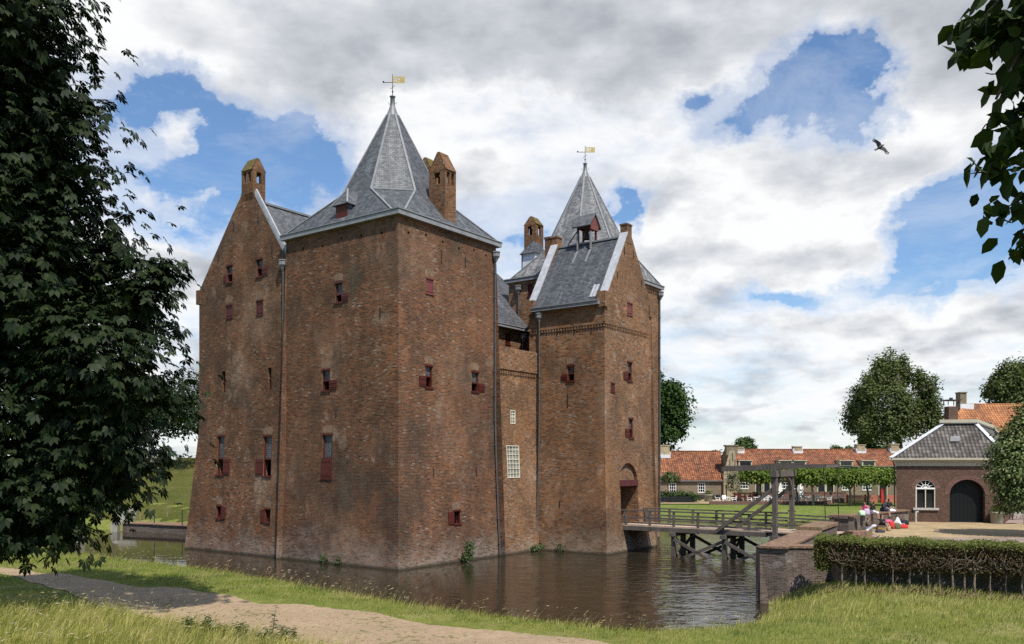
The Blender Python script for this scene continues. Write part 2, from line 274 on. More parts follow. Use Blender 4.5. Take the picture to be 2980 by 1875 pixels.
# ---------------------------------------------------------------- mesh builder
class MB:
    def __init__(s): s.v = []; s.f = []
    def poly(s, pts):
        k = len(s.v); s.v += [tuple(map(float, p)) for p in pts]; s.f.append(tuple(range(k, k+len(pts)))); return s
    def mesh(s, vs, fs):
        k = len(s.v); s.v += [tuple(map(float, p)) for p in vs]; s.f += [tuple(i+k for i in f) for f in fs]; return s
    def box(s, x0, x1, y0, y1, z0, z1):
        x0, x1 = sorted((x0, x1)); y0, y1 = sorted((y0, y1)); z0, z1 = sorted((z0, z1))
        return s.mesh([(x0, y0, z0), (x1, y0, z0), (x1, y1, z0), (x0, y1, z0), (x0, y0, z1), (x1, y0, z1), (x1, y1, z1), (x0, y1, z1)],
            [(0, 3, 2, 1), (4, 5, 6, 7), (0, 1, 5, 4), (1, 2, 6, 5), (2, 3, 7, 6), (3, 0, 4, 7)])
    def bar(s, p, q, w, h, up=(0, 0, 1)):
        p = Vector(p); q = Vector(q); d = (q-p).normalized(); up = Vector(up)
        if abs(d.dot(up)) > .99: up = Vector((1, 0, 0))
        x = d.cross(up).normalized()*w/2; y = x.cross(d).normalized()*h/2
        vs = [p-x-y, p+x-y, p+x+y, p-x+y, q-x-y, q+x-y, q+x+y, q-x+y]
        return s.mesh(vs, [(0, 1, 2, 3), (7, 6, 5, 4), (1, 0, 4, 5), (2, 1, 5, 6), (3, 2, 6, 7), (0, 3, 7, 4)])
    def cyl(s, p, q, r0, r1, n=8, caps=True):
        p = Vector(p); q = Vector(q); d = (q-p).normalized(); up = Vector((0, 0, 1)) if abs(d.z) < .9 else Vector((1, 0, 0))
        x = d.cross(up).normalized(); y = x.cross(d)
        vs = []
        for c, r in ((p, r0), (q, r1)):
            for i in range(n): t = 2*math.pi*i/n; vs.append(c+(x*math.cos(t)+y*math.sin(t))*r)
        fs = [(i, n+i, n+(i+1) % n, (i+1) % n) for i in range(n)]
        if caps: fs += [tuple(range(n)), tuple(range(2*n-1, n-1, -1))]
        return s.mesh(vs, fs)
    def tube(s, pts, rads, n=7):
        pts = [Vector(p) for p in pts]; rings = []
        for i, p in enumerate(pts):
            d = (pts[min(i+1, len(pts)-1)]-pts[max(i-1, 0)]).normalized()
            up = Vector((0, 0, 1)) if abs(d.z) < .9 else Vector((1, .3, 0))
            x = d.cross(up).normalized(); y = x.cross(d)
            rings.append([p+(x*math.cos(2*math.pi*k/n)+y*math.sin(2*math.pi*k/n))*rads[i] for k in range(n)])
        vs = [q for r in rings for q in r]; fs = []
        for i in range(len(pts)-1):
            for k in range(n): fs.append((i*n+k, (i+1)*n+k, (i+1)*n+(k+1) % n, i*n+(k+1) % n))
        fs += [tuple(range(n)), tuple(range(len(vs)-1, len(vs)-n-1, -1))]
        return s.mesh(vs, fs)
    def lathe(s, c, prof, n=14):
        vs = [(c[0]+r*math.cos(2*math.pi*k/n), c[1]+r*math.sin(2*math.pi*k/n), c[2]+z) for r, z in prof for k in range(n)]
        fs = [(i*n+k, i*n+(k+1) % n, (i+1)*n+(k+1) % n, (i+1)*n+k) for i in range(len(prof)-1) for k in range(n)]
        return s.mesh(vs, fs)
    def build(s, name, mat, parent=None, smooth=False, bev=0, loc=(0, 0, 0), flip=False):
        me = bpy.data.meshes.new(name); me.from_pydata(s.v, [], s.f); me.update()
        if bev:
            import bmesh
            bm = bmesh.new(); bm.from_mesh(me); bmesh.ops.bevel(bm, geom=[e for e in bm.edges], offset=bev, segments=1, affect='EDGES'); bm.to_mesh(me); bm.free()
        uvmap(me)
        if smooth: me.polygons.foreach_set('use_smooth', [True]*len(me.polygons))
        o = bpy.data.objects.new(name, me); COL.objects.link(o); o.location = loc
        me.materials.append(MATS[mat]); o.parent = parent
        return o
def uvmap(me):
    uvl = me.uv_layers.new(name='UVMap'); co = np.empty(len(me.vertices)*3); me.vertices.foreach_get('co', co); co = co.reshape(-1, 3)
    nl = len(me.loops); li = np.empty(nl, int); me.loops.foreach_get('vertex_index', li)
    nrm = np.empty(len(me.polygons)*3); me.polygons.foreach_get('normal', nrm); nrm = nrm.reshape(-1, 3)
    tot = np.empty(len(me.polygons), int); me.polygons.foreach_get('loop_total', tot)
    n = np.repeat(nrm, tot, 0); P = co[li]
    t = np.stack([-n[:, 1], n[:, 0], 0*n[:, 0]], 1); L = np.linalg.norm(t, axis=1)
    flat = L < .05; t[flat] = (1, 0, 0); L[flat] = 1; t /= L[:, None]
    bt = np.cross(n, t)
    uv = np.stack([(P*t).sum(1), (P*bt).sum(1)], 1)
    uvl.data.foreach_set('uv', uv.astype(np.float32).ravel())
def npmesh(name, V, F, mat, parent=None, loc=(0, 0, 0)):
    """V (n,3); F (m,k) with one k, or a list of such arrays"""
    Fs = F if isinstance(F, list) else [F]
    me = bpy.data.meshes.new(name); me.vertices.add(len(V)); me.vertices.foreach_set('co', np.asarray(V, np.float32).ravel())
    lt = np.concatenate([np.full(len(f), f.shape[1]) for f in Fs]); li = np.concatenate([f.ravel() for f in Fs])
    me.loops.add(len(li)); me.loops.foreach_set('vertex_index', li.astype(np.int32))
    me.polygons.add(len(lt)); me.polygons.foreach_set('loop_start', np.concatenate([[0], np.cumsum(lt)[:-1]]).astype(np.int32))
    me.polygons.foreach_set('loop_total', lt.astype(np.int32)); me.update(calc_edges=True); me.validate()
    o = bpy.data.objects.new(name, me); COL.objects.link(o); me.materials.append(MATS[mat]); o.parent = parent; o.location = loc
    return o
def tag(o, label=None, cat=None, group=None, kind=None):
    if label: o['label'] = label
    if cat: o['category'] = cat
    if group: o['group'] = group
    if kind: o['kind'] = kind
    return o
def empty(name, loc, label, cat, group=None, rz=0):
    o = bpy.data.objects.new(name, None); COL.objects.link(o); o.location = loc; o.rotation_euler = (0, 0, rz); o.empty_display_size = .3
    return tag(o, label, cat, group)
def copy_tree(o, parent=None):
    c = o.copy(); COL.objects.link(c); c.parent = parent
    for ch in [x for x in bpy.data.objects if x.parent == o]: copy_tree(ch, c)
    return c
# ================================================================ CASTLE
castle = empty('castle', (CO[0], CO[1], 0), 'large moated brick castle with grey slate spires, stepped towers and red shutters', 'castle', rz=CA)
class Face:
    """vertical wall plane of the castle; kind A faces -x (s = y), kind B faces -y (s = x); leans out below zb"""
    def __init__(s, kind, c, bat=0, zb=9.5): s.k = kind; s.c = c; s.bat = bat; s.zb = zb
    def off(s, z): return s.bat*max(0, 1-max(z, -1)/s.zb)**1.25 if s.bat and z < s.zb else 0
    def P(s, S, z, d=0):
        o = s.c-s.off(z)-d
        return (o, S, z) if s.k == 'A' else (S, o, z)
    def px(s, x, y):      # photo pixel -> (s, z) on this wall
        z = 5.0
        for _ in range(4):
            c = s.c-s.off(z); t = (x-CX)/CF
            if s.k == 'A': p = CO+c*UU; d = VV
            else: p = CO+c*VV; d = UU
            S = (t*p[1]-p[0])/(d[0]-t*d[1]); Y = p[1]+S*d[1]; z = CH+(HY-y)*Y/CF
        return S, z
    def rect(s, x0, y0, x1, y1):
        a = s.px(x0, (y0+y1)/2)[0]; b = s.px(x1, (y0+y1)/2)[0]; xm = (x0+x1)/2
        zt = s.px(xm, y0)[1]; zb = s.px(xm, y1)[1]
        return [min(a, b), max(a, b), zb, zt]
def wall_grid(mb, F, s0, s1, z0, ztop, holes=(), e0=None, e1=None, depth=.38, breaks=()):
    """wall with real openings; ztop number or function; e0/e1: faces met at the ends (their lean sets the corner)"""
    tf = ztop if callable(ztop) else (lambda s: ztop)
    ss = sorted({round(x, 4) for x in [s0, s1, *breaks] + [h[i] for h in holes for i in (0, 1)] if s0 <= x <= s1})
    zs = sorted({round(x, 4) for x in [z0, 0, 1.5, 3, 5, 7, 9.5, 14, 18, 21] + [h[i] for h in holes for i in (2, 3)] if x >= z0})
    def pt(S, z):
        if e0 is not None and abs(S-s0) < 1e-6: S = S-e0.off(z)
        if e1 is not None and abs(S-s1) < 1e-6: S = S+e1.off(z)
        return F.P(S, z)
    def q(a, b, c, d): mb.poly([a, b, c, d] if F.k == 'B' else [b, a, d, c])
    for sa, sb in zip(ss[:-1], ss[1:]):
        ta, tb = tf(sa), tf(sb); lim = min(ta, tb); last = zs[0]
        col = [z for z in zs if z < lim-1e-4]
        for za, zb in zip(col[:-1], col[1:]):
            m = ((sa+sb)/2, (za+zb)/2)
            if any(h[0] < m[0] < h[1] and h[2] < m[1] < h[3] for h in holes): continue
            q(pt(sa, za), pt(sb, za), pt(sb, zb), pt(sa, zb))
        za = col[-1]
        q(pt(sa, za), pt(sb, za), pt(sb, tb), pt(sa, ta))
    for (a, b, c, d) in [h[:4] for h in holes]:
        for (p, r) in (((a, c), (a, d)), ((a, d), (b, d)), ((b, d), (b, c)), ((b, c), (a, c))):
            q(F.P(*p), F.P(*r), F.P(r[0], r[1], -depth), F.P(p[0], p[1], -depth))
def fbox(mb, F, s0, s1, z0, z1, d0, d1):
    pts = [F.P(s, z, d) for d in (d1, d0) for (s, z) in ((s0, z0), (s1, z0), (s1, z1), (s0, z1))]
    fs = [(0, 1, 2, 3), (7, 6, 5, 4), (1, 0, 4, 5), (2, 1, 5, 6), (3, 2, 6, 7), (0, 3, 7, 4)]
    if F.k == 'A': fs = [f[::-1] for f in fs]
    mb.mesh(pts, fs)
def arch_band(F, s0, s1, z, h=.42, spread=.12, rise=.16, d=.006):
    mb = MB(); n = 6; lo = []; hi = []
    for i in range(n+1):
        t = i/n; k = 1-(2*t-1)**2
        lo.append(F.P(s0+(s1-s0)*t, z+.06+rise*.4*k, d)); hi.append(F.P(s0-spread+(s1-s0+2*spread)*t, z+h+rise*k, d))
    for i in range(n):
        f = [lo[i], lo[i+1], hi[i+1], hi[i]]; mb.poly(f if F.k == 'B' else f[::-1])
    return mb.build('lintel_arch', 'pale_brick', castle)
def window(F, r, style, side=0, paint='red_paint', split=.5, arch=True, shut_w=None):
    s0, s1, z0, z1 = r; mb = MB(); t = .07; w = s1-s0
    if F.k == 'A' and side != 2: side = -side
    kids = []
    if style == 'cross':
        zm = z0+(z1-z0)*split
        fbox(mb, F, s0-.06, s1+.06, z1-.02, z1+.10, -.2, .05); fbox(mb, F, s0-.08, s1+.08, z0-.08, z0+.03, -.2, .08)
        fbox(mb, F, s0, s0+t, z0+.03, z1-.02, -.22, -.06); fbox(mb, F, s1-t, s1, z0+.03, z1-.02, -.22, -.06)
        fbox(mb, F, s0+t, s1-t, zm-.05, zm+.05, -.22, -.03)
        fr = mb.build('window', paint, castle)
        g = MB(); fbox(g, F, s0+t, s1-t, zm+.05, z1-.02, -.2, -.14); g.build('pane', 'dark_glass', fr)
        if side == 2: sh = [(s0, s1)]
        elif side: sh = [(s1-.02, s1+(shut_w or w)*.92)] if side > 0 else [(s0-(shut_w or w)*.92, s0+.02)]
        else: sh = []
        for a, b in sh:
            m2 = MB(); fbox(m2, F, a, b, z0+.05, zm-.02, .015, .06)
            for zz in (z0+.2, zm-.2): fbox(m2, F, a+.03, b-.03, zz-.03, zz+.03, .06, .085)
            m2.build('shutter', paint, fr)
    elif style == 'small':
        fbox(mb, F, s0-.05, s1+.05, z1, z1+.09, -.15, .05); fbox(mb, F, s0-.06, s1+.06, z0-.07, z0+.02, -.15, .07)
        fbox(mb, F, s0, s0+.05, z0+.02, z1, -.2, -.04); fbox(mb, F, s1-.05, s1, z0+.02, z1, -.2, -.04)
        fr = mb.build('window', paint, castle)
        g = MB()
        for k in (.35, .65): fbox(g, F, s0+w*k-.012, s0+w*k+.012, z0+.02, z1, -.2, -.17)
        g.build('grille', 'iron', fr)
        if side:
            a, b = (s1-.02, s1+w*.8) if side > 0 else (s0-w*.8, s0+.02)
            m2 = MB(); fbox(m2, F, a, b, z0, z1-.02, .015, .055); m2.build('shutter', paint, fr)
    elif style == 'closed':
        fbox(mb, F, s0, s1, z1-.04, z1+.05, -.1, .04); fbox(mb, F, s0-.03, s1+.03, z0-.05, z0+.03, -.1, .06)
        fbox(mb, F, s0, s0+.05, z0+.03, z1-.04, -.12, .0); fbox(mb, F, s1-.05, s1, z0+.03, z1-.04, -.12, .0)
        fr = mb.build('window', paint, castle)
        m2 = MB(); fbox(m2, F, s0+.05, s1-.05, z0+.03, z1-.04, -.1, -.03)
        for zz in (z0+.18, z1-.18): fbox(m2, F, s0+.07, s1-.07, zz-.025, zz+.025, -.03, -.005)
        m2.build('shutter', paint, fr)
    elif style == 'slit':
        fbox(mb, F, s0, s1, z0+(z1-z0)*.45, z0+(z1-z0)*.52, -.3, -.14)
        fr = mb.build('window', paint, castle)
        m2 = MB(); fbox(m2, F, s0, s1, z0, z0+(z1-z0)*.45, -.3, -.2); m2.build('shutter', paint, fr)
        arch = False
    elif style == 'sash':
        nx, nz = split; t = .055
        fbox(mb, F, s0, s0+t, z0, z1, -.1, .03); fbox(mb, F, s1-t, s1, z0, z1, -.1, .03)
        fbox(mb, F, s0+t, s1-t, z0, z0+t, -.1, .03); fbox(mb, F, s0+t, s1-t, z1-t, z1, -.1, .03)
        for i in range(1, nx):
            x = s0+w*i/nx; fbox(mb, F, x-.017, x+.017, z0+t, z1-t, -.07, .0)
        for j in range(1, nz):
            z = z0+(z1-z0)*j/nz; h = .03 if j*2 in (nz, nz+1) else .017
            fbox(mb, F, s0+t, s1-t, z-h, z+h, -.072, .003)
        fr = mb.build('window', 'cream_paint', castle)
        g = MB(); fbox(g, F, s0+t, s1-t, z0+t, z1-t, -.09, -.05); g.build('pane', 'pale_glass', fr)
        arch = False
    if arch: arch_band(F, s0, s1, z1+.06).parent = fr
    return fr
FKL = Face('A', 0, .42); FKR = Face('B', 0, .42); FW = Face('A', .13, .38)
FC = Face('B', .10, .5); FGL = Face('A', 14.8, .4); FGR = Face('B', -5.75, .4)
FBL = Face('A', 19.2, 0); FBR = Face('B', -3.0, 0); FD = Face('B', 4.0, 0)
holes = {}
def W(F, rect_px, *a, **k):
    r = F.rect(*rect_px); holes.setdefault(id(F), []).append(r); window(F, r, *a, **k)
W(FKL, (976, 824, 996, 881), 'cross', 1, 'dull_red_paint', split=.42); W(FKL, (938, 1078, 960, 1137), 'cross', 1, split=.5); W(FKL, (938, 1266, 966, 1392), 'cross', 2, split=.46)
W(FW, (660, 774, 676, 822), 'cross', -1, 'dull_red_paint', split=.52, shut_w=.35, arch=False); W(FW, (747, 755, 764, 806), 'cross', 1, 'dull_red_paint', split=.52, arch=False)
W(FW, (658, 888, 677, 926), 'closed', 0, 'dull_red_paint'); W(FW, (746, 875, 766, 917), 'closed', 0, 'dull_red_paint')
W(FW, (645, 1081, 656, 1142), 'slit'); W(FW, (779, 1071, 790, 1134), 'slit')
W(FW, (633, 1270, 652, 1382), 'cross', 1, split=.42); W(FW, (767, 1270, 790, 1386), 'cross', -1, split=.43)
W(FW, (631, 1474, 645, 1510), 'small', 1); W(FW, (771, 1483, 786, 1521), 'small', -1)
W(FKR, (1239, 811, 1261, 856), 'closed', 0, 'pink_red_paint'); W(FKR, (1238, 1066, 1258, 1128), 'cross', -1, split=.52); W(FKR, (1373, 1084, 1392, 1140), 'cross', 1, split=.45)
W(FKR, (1320, 1488, 1340, 1525), 'small', -1)
W(FC, (1485, 1194, 1499, 1234), 'sash', split=(2, 4)); W(FC, (1475, 1297, 1511, 1391), 'sash', split=(4, 7))
W(FGL, (1652, 1066, 1671, 1109), 'cross', -1, split=.5)
W(FGR, (1826, 1055, 1839, 1109), 'cross', -1, split=.45); W(FGR, (1777, 1115, 1789, 1141), 'closed', 0, arch=False); W(FGR, (1830, 1220, 1842, 1275), 'cross', -1, split=.48)
W(FGR, (1825, 882, 1841, 918), 'closed', 0, 'pink_red_paint'); W(FBL, (1536, 830, 1550, 862), 'closed', 0, arch=False); W(FD, (1470, 972, 1485, 1003), 'closed', 0, arch=False)
H = lambda F: holes.get(id(F), [])
def putlogs(F, spots):
    for s, z in spots: holes.setdefault(id(F), []).append([s-.09, s+.09, z-.08, z+.08])
putlogs(FKL, [(s, 20.55+.12*((i*7) % 3)) for i, s in enumerate((1.4, 3.2, 5.0, 6.8, 8.7))]); putlogs(FKR, [(s, 20.55+.1*((i*5) % 3)) for i, s in enumerate((.9, 2.5, 4.1, 5.7, 7.3, 8.6))])
# ---- walls
KT = 21.6
mb = MB(); wall_grid(mb, FKL, 0, 10.4, -1.2, KT, H(FKL), e0=FKR, breaks=(5,)); wall_grid(mb, FKR, 0, 9.7, -1.2, KT, H(FKR), e0=FKL, breaks=(5,))
mb.poly([(9.7, -.9, -1.2), (9.7, 10.4, -1.2), (9.7, 10.4, KT), (9.7, 0, KT)]); mb.poly([(9.7, 10.4, -1.2), (-.9, 10.4, -1.2), (0, 10.4, KT), (9.7, 10.4, KT)])
tag(mb.build('tower_wall', 'castle_brick', castle), 'dark brick corner tower nearest the bank')
gt = lambda s: (25.57-1.245*(s-15.52)) if s > 15.5 else (25.5 if s > 14.2 else 25.5-1.42*(14.2-s))
mb = MB(); wall_grid(mb, FW, 10.4, 20.6, -1.2, gt, H(FW), e1=Face('B', 0, .28), breaks=(14.2, 15.5, 12, 13, 17, 18.5))
mb.poly([(.13, 20.6, 9), (.13, 20.6, 19.2), (10, 20.6, 19.2), (10, 20.6, 9)]); mb.poly([(-.72, 21.45, -1.2), (.13, 20.6, 9), (10, 20.6, 9), (10, 21.45, -1.2)])
mb.poly([(10, 10.4, -1), (10, 20.6, -1), (10, 20.6, 19.2), (10, 14.85, 25.5), (10, 10.4, 20.5)])
# parapet back and kneeler
mb.poly([(.6, s, gt(s)) for s in (9.8, 14.2, 15.5, 20.6)]+[(.6, 20.6, 18), (.6, 9.8, 18)]); mb.box(.13-.04, .62, 20.35, 20.95, 18.3, 19.35)
tag(mb.build('gable_wall', 'castle_brick', castle), 'tall brick gable wall beside the corner tower')
mb = MB(); wall_grid(mb, FC, 9.7, 14.85, -1.2, 12.75, H(FC)); mb.box(9.72, 14.75, -.06, .85, 13.05, 14.6)
for i in range(24): s = 9.8+i*.205; fbox(mb, FC, s, s+.11, 12.75, 13.05, -.1, .10)
mb.box(9.72, 14.75, .16, .85, 12.75, 13.05)
tag(mb.build('curtain_wall', 'gate_brick', castle), 'lower curtain wall between the two towers with cream windows')
# gatehouse
GA, GB = FGR.px(1808, 1500)[0], FGR.px(1859, 1500)[0]; GZ0, GZS, GZT, GZL = 1.95, 5.15, 6.45, 4.75
gate_hole = [GA, GB, GZ0, GZT]
g2 = lambda s: (18.3 if s < 15.0 else 18.3+1.66*(s-15.0)) if s < 18.05 else (23.3 if s < 18.7 else 23.3-1.5*(s-18.7))
mb = MB(); wall_grid(mb, FGL, -5.75, .75, -1.2, 17.75, H(FGL), e0=FGR, breaks=(-3,))
wall_grid(mb, FGR, 14.8, 21.9, -1.2, g2, [h for h in H(FGR)], e0=FGL, breaks=(15.0, 18.05, 18.7, 20)) if False else None
hs = H(FGR)
wall_grid(mb, FGR, 14.8, 21.9, -1.2, g2, hs+[gate_hole], e0=FGL, e1=Face('B', 0, .25), breaks=(15.0, 18.05, 18.7, 20), depth=.3)
n = 12; cs = (GA+GB)/2; rs = (GB-GA)/2; rz = GZT-GZS-.02     # spandrels, blind arch field, passage walls
arc = [(cs-rs*math.cos(math.pi*i/n), GZS+rz*math.sin(math.pi*i/n)) for i in range(n+1)]
for i in range(n):
    (a, za), (b, zb) = arc[i], arc[i+1]
    mb.poly([FGR.P(a, za, .001), FGR.P(b, zb, .001), FGR.P(b, GZT, .001), FGR.P(a, GZT, .001)])
    mb.poly([FGR.P(a, za), FGR.P(a, za, -.28), FGR.P(b, zb, -.28), FGR.P(b, zb)])
mb.poly([FGR.P(GA, GZL, -.25), FGR.P(GB, GZL, -.25), FGR.P(GB, GZT, -.25), FGR.P(GA, GZT, -.25)])
for s in (GA, GB): mb.poly([FGR.P(s, GZ0, -.25), FGR.P(s, GZ0, -3.2), FGR.P(s, GZL, -3.2), FGR.P(s, GZL, -.25)])
mb.poly([FGR.P(GA, GZL, -.25), FGR.P(GB, GZL, -.25), FGR.P(GB, GZL, -3.2), FGR.P(GA, GZL, -3.2)])
mb.poly([FGR.P(GA, GZ0, 0), FGR.P(GB, GZ0, 0), FGR.P(GB, GZ0, -3.2), FGR.P(GA, GZ0, -3.2)])
mb.poly([(21.9, -6.3, -1.2), (21.9, .75, -1.2), (21.9, .75, 18.3), (21.9, -5.75, 18.3)]); mb.poly([(14.8, .75, 10), (14.8, .75, 18.3), (18.3, .75, 23.4), (21.9, .75, 18.3), (21.9, .75, 10)])
for y0, y1 in ((-5.75, -5.35), (.4, .75)):        # gable parapets and kneelers
    for s0, s1 in ((15.0, 18.05), (18.7, 21.9)):
        for yy in (y0, y1):
            mb.poly([(s0, yy, g2(s0)-1.2), (s1, yy, g2(s1)-1.2), (s1, yy, g2(s1)), (s0, yy, g2(s0))]) if yy != -5.75 else None
    mb.box(14.62, 15.1, y0-.14, y1+.14, 17.45, 18.55); mb.box(21.5, 22.0, y0-.10, y1, 17.6, 18.5); mb.box(18.02, 18.72, y0-.03, y1+.15, 22.6, 23.95)
    mb.box(17.97, 18.77, y0-.08, y1+.2, 23.95, 24.05)
tag(mb.build('gatehouse_wall', 'gate_brick', castle), 'brick gatehouse with a crow gable above the drawbridge')
mb = MB(); fbox(mb, FGL, -5.75-.12, .8, 16.25, 16.42, -.1, .10); fbox(mb, FGR, 14.8-.10, 21.2, 16.25, 16.42, -.1, .10)
for i in range(27): s = 14.85+i*.235; fbox(mb, FGR, s, s+.12, 16.05, 16.25, -.1, .085)
for i in range(27): s = -5.8+i*.24; fbox(mb, FGL, s, s+.12, 16.05, 16.25, -.1, .085)
mb.build('cornice', 'gate_brick', castle)
mb = MB(); fbox(mb, FGR, GA-.06, GB+.03, 4.75, 5.18, -.3, .05); b_ = mb.build('door_lintel', 'dull_red_paint', castle)
mb = MB(); mb.poly([FGR.P(GA, GZ0, -3.1), FGR.P(GB, GZ0, -3.1), FGR.P(GB, GZL, -3.1), FGR.P(GA, GZL, -3.1)]); mb.build('door', 'dark_wood', castle)
# chapel tower behind the gatehouse
mb = MB(); wall_grid(mb, FBL, -3, 5.9, -.5, 21.3, H(FBL)); wall_grid(mb, FBR, 19.2, 28.9, -.5, 21.3, [])
mb.poly([(28.9, -3, -.5), (28.9, 5.9, -.5), (28.9, 5.9, 21.3), (28.9, -3, 21.3)]); mb.poly([(28.9, 5.9, -.5), (19.2, 5.9, -.5), (19.2, 5.9, 21.3), (28.9, 5.9, 21.3)])
for i in range(30): fbox(mb, FBR, 19.3+i*.32, 19.45+i*.32, 20.75, 20.95, 0, .08)
fbox(mb, FBR, 19.2, 28.9, 20.95, 21.3, 0, .09); fbox(mb, FBL, -2.9, 5.8, 20.95, 21.3, 0, .07)
tag(mb.build('tower_wall', 'gate_brick', castle), 'orange brick back tower behind the gatehouse')
mb = MB(); wall_grid(mb, FD, 9.7, 19.19, 8, 17.1, H(FD)); mb.box(9.7, 26, 12.5, 12.9, 8, 18)
for i in range(26): fbox(mb, FD, 12+i*.27, 12.13+i*.27, 16.75, 16.95, 0, .08)
tag(mb.build('courtyard_wall', 'gate_brick', castle), 'inner wing wall seen over the curtain wall')
# ---- roofs
def strip(p, q, w=.16, h=.05, name='lead_strip', mat='lead_white', par=None):
    return MB().bar(p, q, w, h).build(name, mat, par)
def spire(x0, x1, y0, y1, z0, cx, cy, p, z1, r2, z2, ztip, mat, label):
    q = p*.4142; ring = [(p, -q), (p, q), (q, p), (-q, p), (-p, q), (-p, -q), (-q, -p), (q, -p)]
    L1 = [(cx+a, cy+b, z1) for a, b in ring]; k = r2/p; L2 = [(cx+a*k, cy+b*k, z2) for a, b in ring]
    cut = .55
    E_ = [(x1, y0+cut, z0), (x1, y1-cut, z0), (x1-cut, y1, z0), (x0+cut, y1, z0), (x0, y1-cut, z0), (x0, y0+cut, z0), (x0+cut, y0, z0), (x1-cut, y0, z0)]
    C_ = {1: (x1, y1, z0), 3: (x0, y1, z0), 5: (x0, y0, z0), 7: (x1, y0, z0)}
    mb = MB()
    for i in range(8):
        j = (i+1) % 8
        mb.poly([E_[i], E_[j], L1[j], L1[i]]); mb.poly([L1[i], L1[j], L2[j], L2[i]])
        if i in C_: mb.poly([E_[i], C_[i], E_[j]])
    roof = mb.build('tower_roof', mat, castle); tag(roof, label)
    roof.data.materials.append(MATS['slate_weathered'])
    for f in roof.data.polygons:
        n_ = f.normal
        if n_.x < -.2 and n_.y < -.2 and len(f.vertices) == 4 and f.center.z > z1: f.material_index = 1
    h = ztip-z2     # flared lead neck
    MB().lathe((cx, cy, z2-.03), [(r2*1.06, 0), (r2*.62, h*.35), (r2*.42, h*.55), (r2*.36, h*.95), (r2*.5, h*.97), (r2*.5, h), (0, h)], 10).build('finial', 'lead_dark', roof, True)
    ls = MB()
    for i in range(8):
        ls.bar(Vector(L1[i])+Vector((0, 0, .03)), Vector(L2[i])+Vector((0, 0, .03)), .15, .05)
        ls.bar(Vector(E_[i])+Vector((0, 0, .04)), Vector(L1[i])+Vector((0, 0, .04)), .13, .05)
    for i in (1, 3, 5, 7): ls.bar(Vector(L1[i])+Vector((0, 0, .05)), Vector(L1[(i+1) % 8])+Vector((0, 0, .05)), .12, .1)
    ls.build('lead_strips', 'lead', roof)
    # weathervane
    vz = ztip; d = Vector((.592, -.806, 0)); c = Vector((cx, cy, 0))
    wv = MB(); wv.cyl((cx, cy, vz-.1), (cx, cy, vz+1.5), .03, .018, 6); wv.lathe((cx, cy, vz+.25), [(.03, 0), (.07, .05), (.03, .12)], 8)
    wv.bar(c+d*-.62+Vector((0, 0, vz+.93)), c+Vector((0, 0, vz+.93)), .03, .035); wv.cyl(c+d*-.66+Vector((0, 0, vz+.93)), c+d*-.6+Vector((0, 0, vz+1.02)), .05, .05, 6)
    wv.bar(c-d*.17+Vector((0, 0, vz+.47)), c+d*.17+Vector((0, 0, vz+.73)), .02, .025)
    for k in range(4): a = k*math.pi/2+.5; wv.tube([(cx+.1*math.cos(a), cy+.1*math.sin(a), vz-.5), (cx+.28*math.cos(a), cy+.28*math.sin(a), vz-.55), (cx+.3*math.cos(a), cy+.3*math.sin(a), vz-.42)], [.015]*3, 5)
    wv.build('weathervane', 'iron', roof)
    fl = MB(); N = Vector((d.y, -d.x, 0))*.012
    def pl(u0, u1, w0, w1):   # flag plate pieces around the cut-out letters
        a = c+d*u0+Vector((0, 0, vz+w0)); b = c+d*u1+Vector((0, 0, vz+w0)); e = Vector((0, 0, w1-w0))
        fl.mesh([a-N, b-N, b-N+e, a-N+e, a+N, b+N, b+N+e, a+N+e], [(0, 1, 2, 3), (7, 6, 5, 4), (1, 0, 4, 5), (2, 1, 5, 6), (3, 2, 6, 7), (0, 3, 7, 4)])
    pl(.04, .82, .90, .97); pl(.04, .70, 1.27, 1.34); pl(.04, .12, .97, 1.27); pl(.19, .25, .97, 1.08); pl(.12, .25, 1.14, 1.19) ; pl(.30, .36, .97, 1.27); pl(.36, .44, 1.22, 1.27); pl(.49, .82, .97, 1.27); pl(.74, .84, 1.27, 1.34); pl(.36, .49, 1.02, 1.12); pl(.12, .19, .97, 1.02)
    fl.build('weathervane_flag', 'gold', roof)
    return roof
kroof = spire(-.32, 10.0, -.32, 10.7, KT+.12, 4.85, 5.2, 3.4, 24.1, .42, 30.2, 31.6, 'slate_pale', 'tall slate spire with white lead hips on the corner tower')
broof = spire(18.9, 29.2, -3.3, 6.2, 21.42, 24.2, 1.6, 3.4, 24.1, .38, 30.5, 31.7, 'tower_slate', 'paler slate spire of the back tower behind the bell cote')
def gutter(x0, x1, y0, y1, z, h=.24, out=.34, sides='abcd'):
    g = MB()
    if 'a' in sides: g.box(x0-out, x0+.02, y0-out, y1+out, z-h, z); g.box(x0-out-.05, x0-out+.03, y0-out-.05, y1+out, z, z+.06)
    if 'b' in sides: g.box(x0+.02, x1+out, y0-out, y0+.02, z-h, z); g.box(x0-out+.03, x1+out+.05, y0-out-.05, y0-out+.03, z, z+.06)
    if 'c' in sides: g.box(x1-.02, x1+out, y0+.02, y1+out, z-h, z); g.box(x1+out-.03, x1+out+.05, y0-out+.03, y1+out, z, z+.06)
    if 'd' in sides: g.box(x0+.02, x1-.02, y1-.02, y1+out, z-h, z)
    return g
gutter(0, 9.7, 0, 10.4, KT+.14, .30, .30).build('gutter', 'lead', castle)
gutter(19.2, 28.9, -3, 5.9, 21.48, .26, .28).build('gutter', 'lead', castle)
